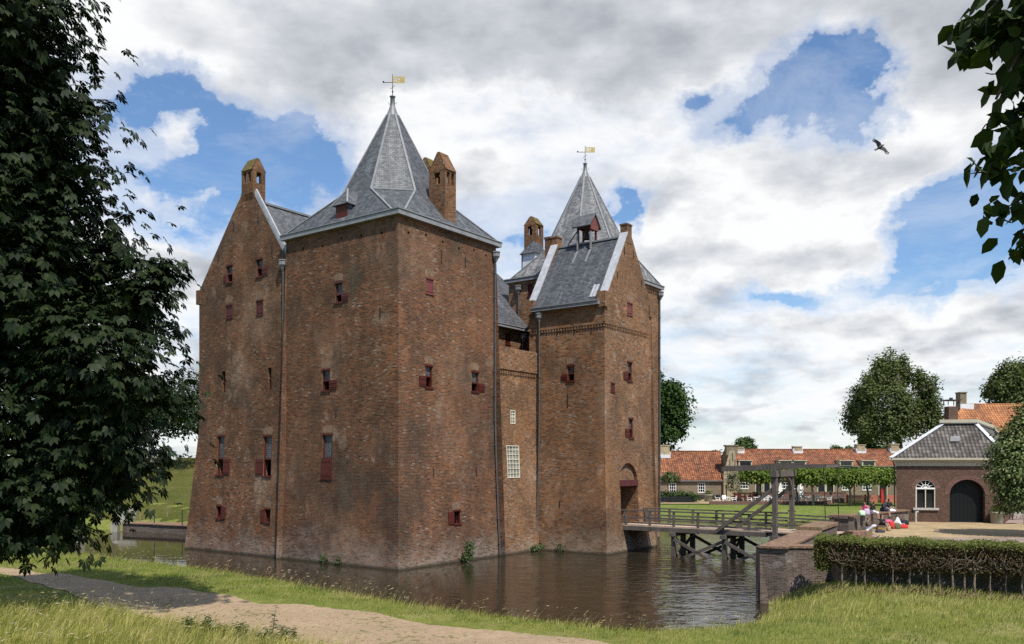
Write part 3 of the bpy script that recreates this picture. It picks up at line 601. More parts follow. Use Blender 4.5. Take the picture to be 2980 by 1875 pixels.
# gable wing roof
mb = MB(); RZ, RB = 25.15, 14.85
mb.poly([(.5, RB, RZ), (.5, 9.3, RZ-1.32*5.55), (12, 9.3, RZ-1.32*5.55), (12, RB, RZ)]); mb.poly([(.5, 20.6, RZ-1.18*5.75), (.5, RB, RZ), (12, RB, RZ), (12, 20.6, RZ-1.18*5.75)])
gr = mb.build('gable_roof', 'slate', castle); MB().bar((.5, RB, RZ+.02), (12, RB, RZ+.02), .3, .14).build('ridge_tiles', 'lead_dark', gr)
mb = MB(); mb.bar((.34, 14.25, 25.6), (.34, 10.3, 25.6-1.42*3.95), .5, .1, (0, 1, 1)); mb.bar((.34, 15.45, 25.7), (.34, 20.6, 19.3), .5, .08, (0, -1, 1)); mb.build('coping', 'lead_white', castle)
# gatehouse roof
mb = MB(); ez = 17.95
mb.poly([(14.62, .45, ez), (14.62, -5.4, ez), (18.3, -5.4, 23.15), (18.3, .45, 23.15)]); mb.poly([(18.3, .45, 23.15), (18.3, -5.4, 23.15), (22.1, -5.4, ez), (22.1, .45, ez)])
groof = mb.build('gatehouse_roof', 'slate_dark', castle); MB().bar((18.3, .45, 23.17), (18.3, -5.4, 23.17), .3, .12).build('ridge_tiles', 'lead', groof)
mb = MB()
for yc, w in ((-5.53, .62), (.62, .62)):
    for (s0, s1) in ((14.98, 18.02),): mb.bar((s0-.15, yc, g2(s0)-.12), (s1, yc, g2(s1)+.06), w, .1, (-1, 0, 1))
mb.build('coping', 'lead_white', castle)
mb = MB(); mb.box(14.38, 14.8, -5.45, .35, 17.62, 17.86); mb.box(14.32, 14.42, -5.45, .35, 17.86, 17.94); mb.build('gutter', 'lead', castle)
def onroof(a, b, d=.05): return (a, b, ez+(a-14.62)*(23.15-ez)/(18.3-14.62)+d)
for b0 in (-4.55, -4.28): MB().bar(onroof(14.8, b0-.3), onroof(15.5, b0-.3), .2, .05, (-1, 0, 1)).build('lead_strip', 'lead_white', groof)
# bell cote
bc = MB(); ba0, ba1, bb0, bb1 = 17.9, 18.7, -2.72, -1.62
for b in (bb0, bb1): bc.bar((17.92, b, 22.2), (17.92, b, 24.35), .13, .13); bc.bar((18.68, b, 22.6), (18.68, b, 24.35), .13, .13); bc.bar((17.9, b, 24.3), (18.7, b, 24.3), .1, .16)
bc.bar((17.92, bb0, 24.3), (17.92, bb1, 24.3), .1, .14); bc.bar((18.68, bb0, 24.3), (18.68, bb1, 24.3), .1, .14)
bell = bc.build('bell_cote', 'dull_red_paint', castle)
mb = MB(); r0 = 25.35; mb.mesh([(17.45, -2.95, 24.3), (18.3, -2.95, r0), (19.15, -2.95, 24.3), (17.45, -1.35, 24.3), (18.3, -1.35, r0), (19.15, -1.35, 24.3), (17.5, -2.95, 24.22), (18.3, -2.95, r0-.1), (19.1, -2.95, 24.22), (17.5, -1.35, 24.22), (18.3, -1.35, r0-.1), (19.1, -1.35, 24.22)],
    [(3, 0, 1, 4), (4, 1, 2, 5), (9, 10, 7, 6), (10, 11, 8, 7), (0, 6, 7, 1), (1, 7, 8, 2), (0, 3, 9, 6), (2, 8, 11, 5), (3, 4, 10, 9), (4, 5, 11, 10)])
mb.build('bell_roof', 'slate', bell)
mb = MB(); mb.mesh([(17.75, -2.86, 24.05), (18.85, -2.86, 24.05), (18.85, -2.86, 24.6), (18.3, -2.86, 25.2), (17.75, -2.86, 24.6), (17.75, -2.78, 24.05), (18.85, -2.78, 24.05), (18.85, -2.78, 24.6), (18.3, -2.78, 25.2), (17.75, -2.78, 24.6)], [(0, 1, 2, 3, 4), (9, 8, 7, 6, 5), (0, 5, 6, 1), (1, 6, 7, 2), (0, 4, 9, 5)])
mb.build('gable_board', 'pink_red_paint', bell)
MB().lathe((18.3, -2.15, 23.45), [(.30, 0), (.27, .08), (.2, .3), (.17, .5), (.06, .58), (.03, .9)], 12).build('bell', 'iron', bell, True)
MB().bar((18.3, -.3, 23.1), (18.3, -1.5, 24.4), .06, .06).build('brace', 'iron', bell)
for b in (bb0-.05, bb1): mb = MB(); mb.bar(onroof(17.05, b, .06), onroof(17.85, b, .06), .13, .05, (-1, 0, 1)); mb.bar((17.84, b, 22.6), (17.84, b, 23.9), .1, .14); mb.build('lead_strip', 'lead', bell)
# courtyard wing roof, back dormer
mb = MB(); mb.poly([(9.5, 3.7, 17.2), (19.2, 3.7, 17.2), (23.3, 7, 20.5), (21.7, 9, 22.9), (9.5, 9, 22.9)]); mb.poly([(9.5, 9, 22.9), (21.7, 9, 22.9), (25, 12.7, 17.5), (9.5, 12.7, 17.5)])
mb.poly([(21.7, 9, 22.9), (23.3, 7, 20.5), (25.2, 5.9, 18), (25, 12.7, 17.5)]); tag(mb.build('wing_roof', 'slate_dark', castle), 'dark slate roof of the inner wing between the towers')
mb = MB(); mb.box(9.5, 19.2, 3.45, 4.0, 16.95, 17.15); mb.box(9.5, 19.2, 3.4, 3.5, 17.15, 17.22); mb.build('gutter', 'lead', castle)
# ---- chimneys with openings and pitched caps
def chimney(x0, x1, y0, y1, zb, zs, zt, along, nx, ny, mat='chimney_brick', cap='moss_cap'):
    """nx openings on the faces across x, ny on those across y; ridge runs along x or y"""
    mb = MB(); hz0, hz1 = zs-.95, zs-.18
    for F, s0, s1, n in ((Face('A', x0), y0, y1, ny), (Face('B', y0), x0, x1, nx)):
        w = (s1-s0)/(n*2+1); hs = [[s0+w*(2*i+1)-.03, s0+w*(2*i+2)+.03, hz0, hz1] for i in range(n)]
        wall_grid(mb, F, s0, s1, zb, zs, hs, depth=.22)
        other = Face(F.k, (x1 if F.k == 'A' else y1)); m2 = MB(); wall_grid(m2, other, s0, s1, zb, zs, hs, depth=.0); mb.mesh(m2.v, [f[::-1] for f in m2.f])
    cx, cy = (x0+x1)/2, (y0+y1)/2
    if along == 'y': mb.poly([(x0, y0, zs), (x1, y0, zs), (cx+.08, y0+.12, zt), (cx-.08, y0+.12, zt)]); mb.poly([(x1, y1, zs), (x0, y1, zs), (cx-.08, y1-.12, zt), (cx+.08, y1-.12, zt)])
    else: mb.poly([(x0, y1, zs), (x0, y0, zs), (x0+.12, cy-.08, zt), (x0+.12, cy+.08, zt)]); mb.poly([(x1, y0, zs), (x1, y1, zs), (x1-.12, cy+.08, zt), (x1-.12, cy-.08, zt)])
    ch = mb.build('chimney', mat, castle)
    c = MB(); e = .07
    if along == 'y':
        c.poly([(x0-e, y1, zs-.05), (x0-e, y0, zs-.05), (cx-.1, y0+.12, zt), (cx-.1, y1-.12, zt)]); c.poly([(x1+e, y0, zs-.05), (x1+e, y1, zs-.05), (cx+.1, y1-.12, zt), (cx+.1, y0+.12, zt)]); c.poly([(cx-.1, y0+.12, zt), (cx+.1, y0+.12, zt), (cx+.1, y1-.12, zt), (cx-.1, y1-.12, zt)])
    else:
        c.poly([(x0, y0-e, zs-.05), (x1, y0-e, zs-.05), (x1-.12, cy-.1, zt), (x0+.12, cy-.1, zt)]); c.poly([(x1, y1+e, zs-.05), (x0, y1+e, zs-.05), (x0+.12, cy+.1, zt), (x1-.12, cy+.1, zt)]); c.poly([(x0+.12, cy-.1, zt), (x1-.12, cy-.1, zt), (x1-.12, cy+.1, zt), (x0+.12, cy+.1, zt)])
    c.build('cap', cap, ch); return ch
chimney(.13, 1.2, 14.2, 15.48, 25.0, 27.2, 28.05, 'y', 1, 2)
chimney(4.45, 5.55, .12, 1.5, 21.2, 25.55, 26.75, 'x', 2, 1, cap='chimney_brick')
chimney(9.6, 10.6, 6.0, 7.3, 20, 28.2, 29.1, 'x', 1, 1)
# back tower dormer and chimneys, placed from the photo on the tower's left slope
a_, z_ = Face('B', 4.6).px(1565, 770)
MB_ = MB(); MB_.box(a_-.8, a_+.55, 4.3, 5.6, 22.3, z_+.85); dm = MB_.build('dormer', 'zinc_white', castle)
MB().mesh([(a_-1.0, 4.15, z_+.8), (a_+.75, 4.15, z_+.8), (a_+.75, 5.8, z_+.8), (a_-1.0, 5.8, z_+.8), (a_-.5, 4.75, z_+1.9), (a_+.6, 4.75, z_+1.9)], [(0, 1, 5, 4), (1, 2, 5), (2, 3, 4, 5), (3, 0, 4)]).build('dormer_roof', 'slate_pale', dm)
MB().box(a_-.84, a_+.5, 5.6, 5.68, 22.3, z_+.8).build('shutter', 'dull_red_paint', dm)
a2, z2_ = Face('B', 5.0).px(1574, 715); a3 = Face('B', 5.0).px(1559, 715)[0]
chimney(a3, a3+1.15, 5.0, 6.2, z2_-1.5, Face('B', 5.0).px(1574, 655)[1], Face('B', 5.0).px(1570, 630)[1], 'x', 1, 1)
a4, z4 = Face('B', 1.0).px(1605, 705); z5 = Face('B', 1.0).px(1605, 690)[1]
mb = MB(); mb.box(a4-.2, a4+.45, 1.0, 1.5, z4-2, z5-.15); mb.box(a4-.25, a4+.5, .95, 1.55, z5-.15, z5); mb.build('chimney', 'chimney_brick', castle)
# keep dormer
s0, zt = Face('A', 0).px(1011, 593); s1, zb = Face('A', 0).px(979, 643)
mb = MB(); mb.box(.02, 2.2, s0, s1+.05, KT+.1, zt); dm = mb.build('dormer', 'slate_dark', castle)
MB().box(-.05, .02, s0+.04, s1, KT+.2, zt-.03).build('shutter', 'red_paint', dm)
MB().mesh([(-.2, s0-.2, zt), (-.2, s1+.25, zt), (2.6, s1+.25, zt), (2.6, s0-.2, zt), (.5, (s0+s1)/2, zt+1.15), (2.8, (s0+s1)/2, zt+1.15)], [(1, 0, 4), (0, 3, 5, 4), (3, 2, 5), (2, 1, 4, 5), (0, 1, 2, 3)]).build('dormer_roof', 'slate', dm)
for p_, q_, w_ in (((-.2, s0-.2, zt+.03), (.5, (s0+s1)/2, zt+1.18), .1), ((-.2, s1+.25, zt+.03), (.5, (s0+s1)/2, zt+1.18), .06), ((2.2, s0-.2, zt+.03), (2.3, (s0+s1)/2, zt+1.15), .1)): MB().bar(p_, q_, w_, .05).build('lead_strip', 'lead', dm)
# ---- rainwater pipes, hoppers, wall anchors
def pipe(F, s, ztop, zbot, d=.14):
    mb = MB(); zz = [ztop]+[z for z in (18, 15, 12, 9.5, 7, 5, 3, 1.5) if zbot < z < ztop]+[zbot]
    mb.tube([F.P(s, z, d) for z in zz], [.065]*len(zz), 7)
    for k in range(int((ztop-zbot)/1.7)): z = zbot+.8+k*1.7; a = F.P(s, z, d); mb.cyl((a[0], a[1], z-.05), (a[0], a[1], z+.05), .095, .095, 7); fbox(mb, F, s-.03, s+.03, z-.03, z+.03, 0, d)
    p = mb.build('downpipe', 'pipe_lead', castle)
    h = MB(); c = F.P(s, ztop, .2); h.lathe((c[0], c[1], ztop-.1), [(.07, -.3), (.16, -.1), (.27, .05), (.27, .3), (.31, .32), (.31, .4), (.24, .4), (.2, .2), (0, .2)], 8); h.build('hopper', 'lead_dark', p)
    return p
pipe(FW, 10.72, 19.9, .1); pipe(FKR, 9.45, 20.75, .1); pipe(FGL, FGL.px(1573, 1000)[0], 17.2, .1, .16); pipe(FBR, 28.6, 20.7, 1); pipe(FBL, FBL.px(1512, 830)[0], 20.6, 8); pipe(FD, 18.3, 16.5, 9)
def anchor(F, x, y0, y1):
    s, z1 = F.px(x, y0); z0 = F.px(x, y1)[1]; mb = MB(); fbox(mb, F, s-.03, s+.03, z0, z1, -.02, .05); mb.build('wall_anchor', 'iron', castle)
for F, x, y0, y1 in ((FKL, 1107, 895, 925), (FKL, 979, 1190, 1212), (FW, 636, 738, 762), (FW, 792, 707, 732), (FW, 680, 645, 668), (FW, 752, 626, 650), (FKR, 1284, 727, 765), (FKR, 1354, 748, 778), (FKR, 1260, 1362, 1388), (FKR, 1385, 1360, 1385), (FGL, 1622, 958, 976),
                     (FGL, 1672, 952, 972), (FGL, 1721, 948, 970), (FGL, 1653, 1146, 1184), (FGL, 1630, 1456, 1476), (FGR, 1817, 720, 742), (FGR, 1843, 732, 752), (FGR, 1797, 792, 812), (FGR, 1867, 815, 835)):
    anchor(F, x, y0, y1)
# ================================================================ GROUND AND WATER
moat = np.array([(-60, 66), (-48, 60), (-33, 60.5), (-28.5, 56.5), (-22, 51.2), (-14.9, 46.2), (-8.2, 40.0), (-2.8, 34.9), (1.4, 31.9), (5.1, 30.3), (8.4, 31.8), (10.8, 36.2), (11.9, 39.8),
                 (19.5, 52.2), (22.4, 57), (26.5, 66), (29.5, 79), (30.5, 91), (24, 94), (14, 94.5), (8, 100), (-10, 104), (-26, 83), (-27.8, 77.6), (-34.8, 81.0), (-44, 83.5), (-60, 85.5)])
def sdist(P, poly):      # >0 outside
    x, y = P[:, 0], P[:, 1]; d = np.full(len(P), 1e9); ins = np.zeros(len(P), bool)
    for (ax, ay), (bx, by) in zip(poly, np.roll(poly, -1, 0)):
        ex, ey = bx-ax, by-ay; t = np.clip(((x-ax)*ex+(y-ay)*ey)/(ex*ex+ey*ey), 0, 1)
        d = np.minimum(d, np.hypot(x-ax-t*ex, y-ay-t*ey))
        c = ((ay > y) != (by > y)); ins ^= c & (x < (bx-ax)*(y-ay)/(by-ay+1e-12)+ax)
    return np.where(ins, -d, d)
def sm(t): t = np.clip(t, 0, 1); return t*t*(3-2*t)
quayp = np.array([(12.0, 39.9), (14.9, 39.5), (15.2, 37.7), (34.7, 28.2), (60, 16), (140, 14), (140, 88), (44, 88), (37.5, 80), (29.4, 66), (22.6, 56.2), (20, 51.5)])
def hgt(x, y):
    x = np.asarray(x, float).ravel(); y = np.asarray(y, float).ravel(); P = np.stack([x, y], 1)
    d = sdist(P, moat)
    tgt = .95+3.9*sm((19-y)/15)+.35*sm((-6-x)/14)*sm((34-y)/10)+.3*sm((x-9)/5)*sm((40-y)/3)
    far = sm((y-60)/18); tgt = tgt*(1-far)+1.28*far
    q = sdist(P, quayp); tgt = np.where(q < 0, 1.93, tgt)
    dike = sm((-8-x)/14)*np.clip((y-81)/33, 0, 1); tgt = tgt+dike*5.75
    back = np.clip((y-122)/40, 0, 1)*sm((-8-x)/14); tgt = tgt-back*4
    slope = np.where(q < .25, 2.6, np.where((y > 70) & (x > -5), .32, .42))
    lump = .05*np.sin(x*1.3+y*.7)+.04*np.sin(x*.6-y*1.9)
    h = np.minimum(tgt+lump*(q > 0)*(y < 60), .02+slope*d)
    return np.where(d < 0, np.maximum(-1.4, -.05-.5*(-d)), h)
def axis(lo, hi, step, out, k): 
    a = list(np.arange(lo, hi+step*.5, step)); s = step
    while a[-1] < out: s *= k; a.append(a[-1]+s)
    b = []; s = step; z = lo
    while z > -out: s *= k; z -= s; b.append(z)
    return np.array(b[::-1]+a)
gx = axis(-40, 46, .5, 4500, 1.25); gy = axis(14, 124, .5, 5000, 1.25); gy = gy[gy > -60]
XX, YY = np.meshgrid(gx, gy); ZZ = hgt(XX, YY)
V = np.stack([XX.ravel(), YY.ravel(), ZZ], 1); nx, ny = len(gx), len(gy)
i = np.arange(nx*ny).reshape(ny, nx); F_ = np.stack([i[:-1, :-1].ravel(), i[:-1, 1:].ravel(), i[1:, 1:].ravel(), i[1:, :-1].ravel()], 1)
g = npmesh('ground', V, F_, 'meadow'); tag(g, 'grassy ground of banks, dike and meadows round the moat', 'ground', kind='structure')
g.data.polygons.foreach_set('use_smooth', [True]*len(g.data.polygons))
# lawn across the moat: its own turf sheet just above the ground
def sheet(name, poly, mat, lift, label, cat, step=.8):
    poly = np.array(poly); lo, hi = poly.min(0), poly.max(0)
    xs = np.arange(lo[0], hi[0]+step, step); ys = np.arange(lo[1], hi[1]+step, step); X, Y = np.meshgrid(xs, ys)
    Z = hgt(X, Y)+lift; ins = sdist(np.stack([X.ravel(), Y.ravel()], 1), poly).reshape(X.shape) < 0
    k = np.arange(X.size).reshape(X.shape); ok = ins[:-1, :-1] & ins[1:, 1:] & ins[1:, :-1] & ins[:-1, 1:]
    F = np.stack([k[:-1, :-1][ok], k[:-1, 1:][ok], k[1:, 1:][ok], k[1:, :-1][ok]], 1)
    used = np.unique(F); mp = np.zeros(X.size, int); mp[used] = np.arange(len(used))
    o = npmesh(name, np.stack([X.ravel(), Y.ravel(), Z], 1)[used], mp[F], mat); tag(o, label, cat, kind='structure'); return o
sheet('lawn', [(11, 93.5), (24, 93), (32, 90), (28, 72), (29.3, 66.5), (38, 81), (44, 89), (90, 89), (90, 118), (11, 118)], 'lawn', .03, 'mown green lawn across the moat before the long house', 'lawn')
sheet('dike', [(-20, 83.6), (-28, 79.4), (-35, 82.8), (-44, 85), (-75, 87), (-75, 122), (-20, 122)], 'dike_turf', .03, 'olive grass slope of the far dike', 'dike', 1.0)
w = MB().poly([(-75, 20, 0), (60, 20, 0), (60, 120, 0), (-75, 120, 0)]).build('water', 'water'); tag(w, 'dark rippled moat water around the castle', 'water', kind='structure')
# path: sandy ribbon following the ground
pc = [(9, 17.5, 2.6), (3, 22.5, 2.6), (-2.2, 26.2, 2.5), (-7.5, 29.6, 2.5), (-12.6, 33.0, 2.4), (-17.5, 37.0, 1.6), (-22.5, 41.2, .8), (-29, 46, .5), (-36, 51, .4)]
pp = []
for (x0, y0, w0), (x1, y1, w1) in zip(pc[:-1], pc[1:]):
    for k in range(24): t = k/24; pp.append((x0+(x1-x0)*t, y0+(y1-y0)*t, w0+(w1-w0)*t))
pv = []; nk = 17
for k, (x, y, w_) in enumerate(pp):
    a = pp[max(k-3, 0)]; b = pp[min(k+3, len(pp)-1)]; dx, dy = b[0]-a[0], b[1]-a[1]; L = math.hypot(dx, dy); nx_, ny_ = -dy/L, dx/L
    eL = w_*(1+.06*math.sin(k*.19)+.03*math.sin(k*.53+1)+.025*random.uniform(-1, 1)); eR = w_*(1+.07*math.sin(k*.17+2)+.03*math.sin(k*.47)+.025*random.uniform(-1, 1))
    for m_ in range(nk): s = -eR+(eL+eR)*m_/(nk-1); pv.append((x+nx_*s, y+ny_*s))
pv = np.array(pv); pz = hgt(pv[:, 0], pv[:, 1])+.03
k = np.arange(len(pp)*nk).reshape(-1, nk); F_ = np.stack([k[:-1, :-1].ravel(), k[1:, :-1].ravel(), k[1:, 1:].ravel(), k[:-1, 1:].ravel()], 1)
o = npmesh('path', np.column_stack([pv, pz]), F_, 'sand'); tag(o, 'bare sandy footpath along the near bank', 'path', kind='structure'); o.data.polygons.foreach_set('use_smooth', [True]*len(F_))
pcen = np.array([(x, y) for x, y, w_ in pp]); pwid = np.array([w_ for *_, w_ in pp])
def onpath(P):
    d = np.hypot(P[:, None, 0]-pcen[None, ::4, 0], P[:, None, 1]-pcen[None, ::4, 1]); j = d.argmin(1)
    return d.min(1)/pwid[::4][j]
# ================================================================ BRIDGE (castle frame, runs along -y)
BX0, BX1 = 17.0, 20.1; DZ = 1.98
br = empty('drawbridge', (*cw(18.5, -12), 0), 'grey timber drawbridge with lifting beams leading to the castle gate', 'bridge', rz=CA)
bo = (18.5, -12)
class LB(MB):     # builder in castle coordinates, stored relative to the bridge base
    def build(s, name, mat, parent=None, **k):
        s.v = [(x-bo[0], y-bo[1], z) for x, y, z in s.v]; return super().build(name, mat, parent, **k)
mb = LB(); yy = -5.7; i = 0
while yy > -20.6:
    mb.box(BX0-.1+random.uniform(-.02, .02), BX1+.1, yy-.235, yy, DZ-.07, DZ+random.uniform(-.006, .006)); yy -= .25
mb.build('deck', 'deck_wood', br)
mb = LB()
for x in (BX0, 18.05, 19.1, BX1): mb.box(x-.11, x+.11, -5.9, -16.6, DZ-.36, DZ-.08)
for x in (BX0+.05, BX1-.05): mb.box(x-.09, x+.09, -16.7, -20.6, DZ-.3, DZ-.08)
mb.build('girders', 'grey_wood', br)
posts_y = [-6.25, -8.15, -10.0, -11.8, -13.6, -15.4]
for sx_, x in ((-1, BX0-.02), (1, BX1+.02)):
    for y in posts_y:
        m_ = LB(); m_.box(x-.07, x+.07, y-.07, y+.07, DZ-.4, DZ+1.02); m_.build('railing_post', 'grey_wood', br)
    m_ = LB(); m_.bar((x, -5.85, DZ+1.06), (x, -16.9, DZ+1.06), .16, .10); m_.bar((x, -5.85, DZ+.55), (x, -16.9, DZ+.55), .06, .13); m_.bar((x, -5.85, DZ+.18), (x, -16.9, DZ+.18), .06, .10); m_.build('handrail', 'grey_wood', br)
    m_ = LB(); m_.bar((x, -17.1, DZ+.95), (x, -20.8, DZ+.88), .12, .10); m_.bar((x, -17.1, DZ+.5), (x, -20.8, DZ+.46), .06, .12); m_.build('handrail', 'grey_wood', br)
for ty in (-10.0, -13.7):
    t_ = LB(); t_.box(BX0-.45, BX1+.45, ty-.17, ty+.17, DZ-.62, DZ-.37)
    for x in (BX0+.02, 18.5, BX1-.02): t_.bar((x, ty, -1.0), (x, ty, DZ-.6), .3, .3)
    t_.bar((BX0+.1, ty-.17, 0), (BX1-.1, ty-.17, DZ-.6), .1, .2); t_.bar((BX1-.1, ty+.17, 0), (BX0+.1, ty+.17, DZ-.6), .1, .2)
    tr_ = t_.build('trestle', 'grey_wood', br)
mb = LB()
for x in (BX0-.2, BX1+.12):
    mb.bar((x, -10.1, 1.15), (x, -13.2, -.35), .09, .2); mb.bar((x, -13.6, 1.15), (x, -10.6, -.2), .09, .2); mb.bar((x, -13.8, 1.15), (x, -17.0, -.35), .09, .2); mb.bar((x+.1, -17.3, 1.05), (x+.1, -14.2, -.2), .09, .2)
mb.build('braces', 'grey_wood', br)
PY = -17.2      # portal
for x in (16.75, 20.05):
    m_ = LB(); m_.box(x-.14, x+.14, PY-.14, PY+.14, .1, 5.95); m_.box(x-.42, x+.42, PY-.3, PY+.3, 1.05, 1.45); m_.box(x-.28, x+.28, PY-.26, PY+.26, 1.45, 1.75)
    for z in (2.4, 3.2, 4.6): m_.cyl((x, PY-.28, z), (x, PY+.28, z), .05, .05, 6)
    m_.build('portal_post', 'grey_wood', br)
    m_ = LB(); m_.bar((x, PY+.15, 4.75), (x, -13.1, 1.75), .2, .22); m_.build('raking_strut', 'grey_wood', br)
mb = LB(); mb.box(16.4, 20.4, PY-.2, PY+.2, 5.55, 5.95)
for s, x in ((1, 16.95), (-1, 19.85)):
    pts = [(x+s*(1.15-1.15*math.cos(t)), PY, 4.3+1.28*math.sin(t)) for t in [math.pi/2*q/6 for q in range(7)]]
    for a, b in zip(pts[:-1], pts[1:]): mb.bar(a, b, .16, .24, (0, 1, 0))
mb.build('portal_beam', 'grey_wood', br)
for x in (16.95, 19.85):
    m_ = LB(); m_.bar((x, -13.55, 6.02), (x, -17.6, 6.2), .26, .33); m_.bar((x, -17.6, 6.2), (x, -20.4, 6.26), .22, .24)
    m_.bar((x, -16.2, 6.35), (x, -18.0, 6.42), .12, .08)
    m_.build('balance_beam', 'grey_wood', br)
    m_ = LB(); m_.cyl((x, -20.2, 6.2), (x, -20.35, 2.0), .028, .028, 5); m_.build('chain', 'iron', br)
mb = LB(); mb.bar((16.9, -13.9, 6.1), (19.9, -13.9, 6.1), .3, .3); mb.bar((16.9, -15.2, 6.12), (19.9, -15.2, 6.12), .2, .2); mb.bar((16.9, -20.25, 6.24), (19.9, -20.25, 6.24), .16, .16); mb.build('cross_beams', 'grey_wood', br)
# ================================================================ QUAY WALLS
def wallrun(mb, pts, th, z0, z1, side=1, batter=.0):
    """mitred wall along pts (outer line); thickness to the right of travel"""
    P = [Vector((x, y)) for x, y in pts]; off = []
    for i, p in enumerate(P):
        a = (P[i]-P[i-1]).normalized() if i else (P[1]-P[0]).normalized(); b = (P[i+1]-P[i]).normalized() if i < len(P)-1 else a
        na = Vector((a.y, -a.x)); nb = Vector((b.y, -b.x)); m = (na+nb).normalized(); off.append(m*side/max(.4, m.dot(na)))
    for i in range(len(P)-1):
        a, b = P[i], P[i+1]; c, d = P[i]+off[i]*th, P[i+1]+off[i+1]*th; ab, bb = a-off[i]*batter, b-off[i+1]*batter
        vs = [(*ab, z0), (*bb, z0), (*d, z0), (*c, z0), (*a, z1), (*b, z1), (*d, z1), (*c, z1)]
        mb.mesh(vs, [(4, 5, 6, 7), (0, 1, 5, 4), (1, 2, 6, 5), (2, 3, 7, 6), (3, 0, 4, 7)])
    return mb
qw = empty('quay_wall', (11.5, 39.4, 0), 'weathered brick quay wall with flat coping beside the hedge', 'wall')
class OB(MB):
    def __init__(s, o): super().__init__(); s.o = o
    def build(s, name, mat, parent=None, **k):
        s.v = [(x-s.o[0], y-s.o[1], z-s.o[2]) for x, y, z in s.v]; return super().build(name, mat, parent, **k)
qo = (11.5, 39.4, 0)
end1 = cw(16.2, -20.05); mid1 = cw(11.2, -20.5)
mb = OB(qo); wallrun(mb, [(34.4, 27.6), (14.6, 37.4), (14.55, 39.1)], .6, -1, 2.02, 1, .0); wallrun(mb, [(14.75, 39.08), (11.42, 39.45)], 1.0, -1, 2.55, 1, .22)
wallrun(mb, [(11.42, 39.45), mid1, end1], 1.15, -1, 2.55, 1, .2); mb.build('wall', 'quay_brick', qw)
mb = OB(qo); wallrun(mb, [(11.36, 39.35), mid1], 1.27, 2.55, 2.65); mb.mesh([(11.36, 39.38, 2.552), (14.8, 39.0, 2.552), (14.8, 40.14, 2.552), (12.2, 40.4, 2.552), (11.36, 39.38, 2.648), (14.8, 39.0, 2.648), (14.8, 40.14, 2.648), (12.2, 40.4, 2.648)], [(4, 5, 6, 7), (0, 1, 5, 4), (1, 2, 6, 5), (2, 3, 7, 6)])
wallrun(mb, [(mid1[0]-.08, mid1[1]+.0), (end1[0]-.06, end1[1]+.1)], 1.33, 2.65, 2.84); mb.build('coping', 'coping_brick', qw)
p0 = cw(20.75, -19.5); gl = (29.25, 65.0)
sw = empty('parapet_wall', (p0[0], p0[1], 1.9), 'low brick parapet with end pillar where people sit by the guardhouse', 'wall')
so = (p0[0], p0[1], 1.9); mb = OB(so); pe = (p0[0]+1.15*.59, p0[1]+1.15*.81)
wallrun(mb, [p0, gl], .85, -.8, 2.83); wallrun(mb, [(p0[0]-.1, p0[1]-.12), pe], 1.25, 1.0, 2.9); mb.build('wall', 'quay_brick', sw)
mb = OB(so); wallrun(mb, [pe, (29.2, 64.9)], .97, 2.83, 2.92); wallrun(mb, [(p0[0]-.2, p0[1]-.2), (pe[0]+.05, pe[1]+.05)], 1.45, 2.9, 3.0); mb.build('coping', 'coping_brick', sw)
o = MB().poly([(12.4, 40.2, 1.985), (14.9, 39.7, 1.985), (15.0, 37.6, 1.985), (34.5, 28.0, 1.985), (120, 16, 1.985), (120, 88, 1.985), (44, 88, 1.985), (36, 75, 1.985), (29.6, 65.2, 1.985), (22.9, 55.5, 1.985), (20.2, 52, 1.985)]).build('pavement', 'pink_paving'); tag(o, 'pinkish brick paving of the quay forecourt', 'pavement', kind='structure')
o = MB().poly([(21.5, 49.2, 1.99), (24.5, 51, 1.99), (36, 51.6, 1.99), (38.5, 63.2, 1.99), (29.6, 65.2, 1.99), (23.2, 55.5, 1.99)]).build('forecourt', 'tan_paving'); tag(o, 'tan brick apron in front of the guardhouse', 'pavement', kind='structure')
o = MB().poly([(14, 40.6, 1.99), (15.2, 39.8, 1.99), (15.6, 37.8, 1.99), (34.6, 28.4, 1.99), (60, 26, 1.99), (60, 40, 1.99), (36, 41.5, 1.99), (17, 44.6, 1.99)]).build('forecourt', 'tan_paving'); tag(o, 'tan paving strip just behind the clipped hedge', 'pavement', kind='structure')
o = empty('brick_step', (*cw(0, 0), 0), 'low brick step block at the foot of the quay wall', 'step')
c_ = (20.4, 50.5); o.location = (c_[0], c_[1], 1.99)
mb = MB(); mb.box(-.68, .68, -.45, .45, 0, .34); mb.box(-.6, .72, -.38, .4, .34, .44); s_ = mb.build('step', 'coping_brick', o); s_.rotation_euler = (0, 0, .25)
# dam and stairs on the far left
dm_ = MB(); P = [(-36.5, 80.2), (-33.4, 79.0), (-30.4, 77.4), (-26.5, 75.6)]
for (a, b), zz in zip(zip(P[:-1], P[1:]), (.72, .72, .7)):
    d = Vector((b[0]-a[0], b[1]-a[1])).normalized(); n_ = Vector((-d.y, d.x))*2.2
    dm_.mesh([(a[0], a[1], -1), (b[0], b[1], -1), (b[0]+n_.x, b[1]+n_.y, -1), (a[0]+n_.x, a[1]+n_.y, -1), (a[0], a[1], zz), (b[0], b[1], zz), (b[0]+n_.x, b[1]+n_.y, zz), (a[0]+n_.x, a[1]+n_.y, zz)], [(4, 5, 6, 7), (0, 1, 5, 4), (1, 2, 6, 5), (3, 0, 4, 7)])
da = empty('dam', (-31, 78, 0), 'low masonry dam across the moat at the castle left side', 'dam')
dm_.v = [(x+31, y-78, z) for x, y, z in dm_.v]; dm_.build('wall', 'quay_brick', da)
dm2 = MB()
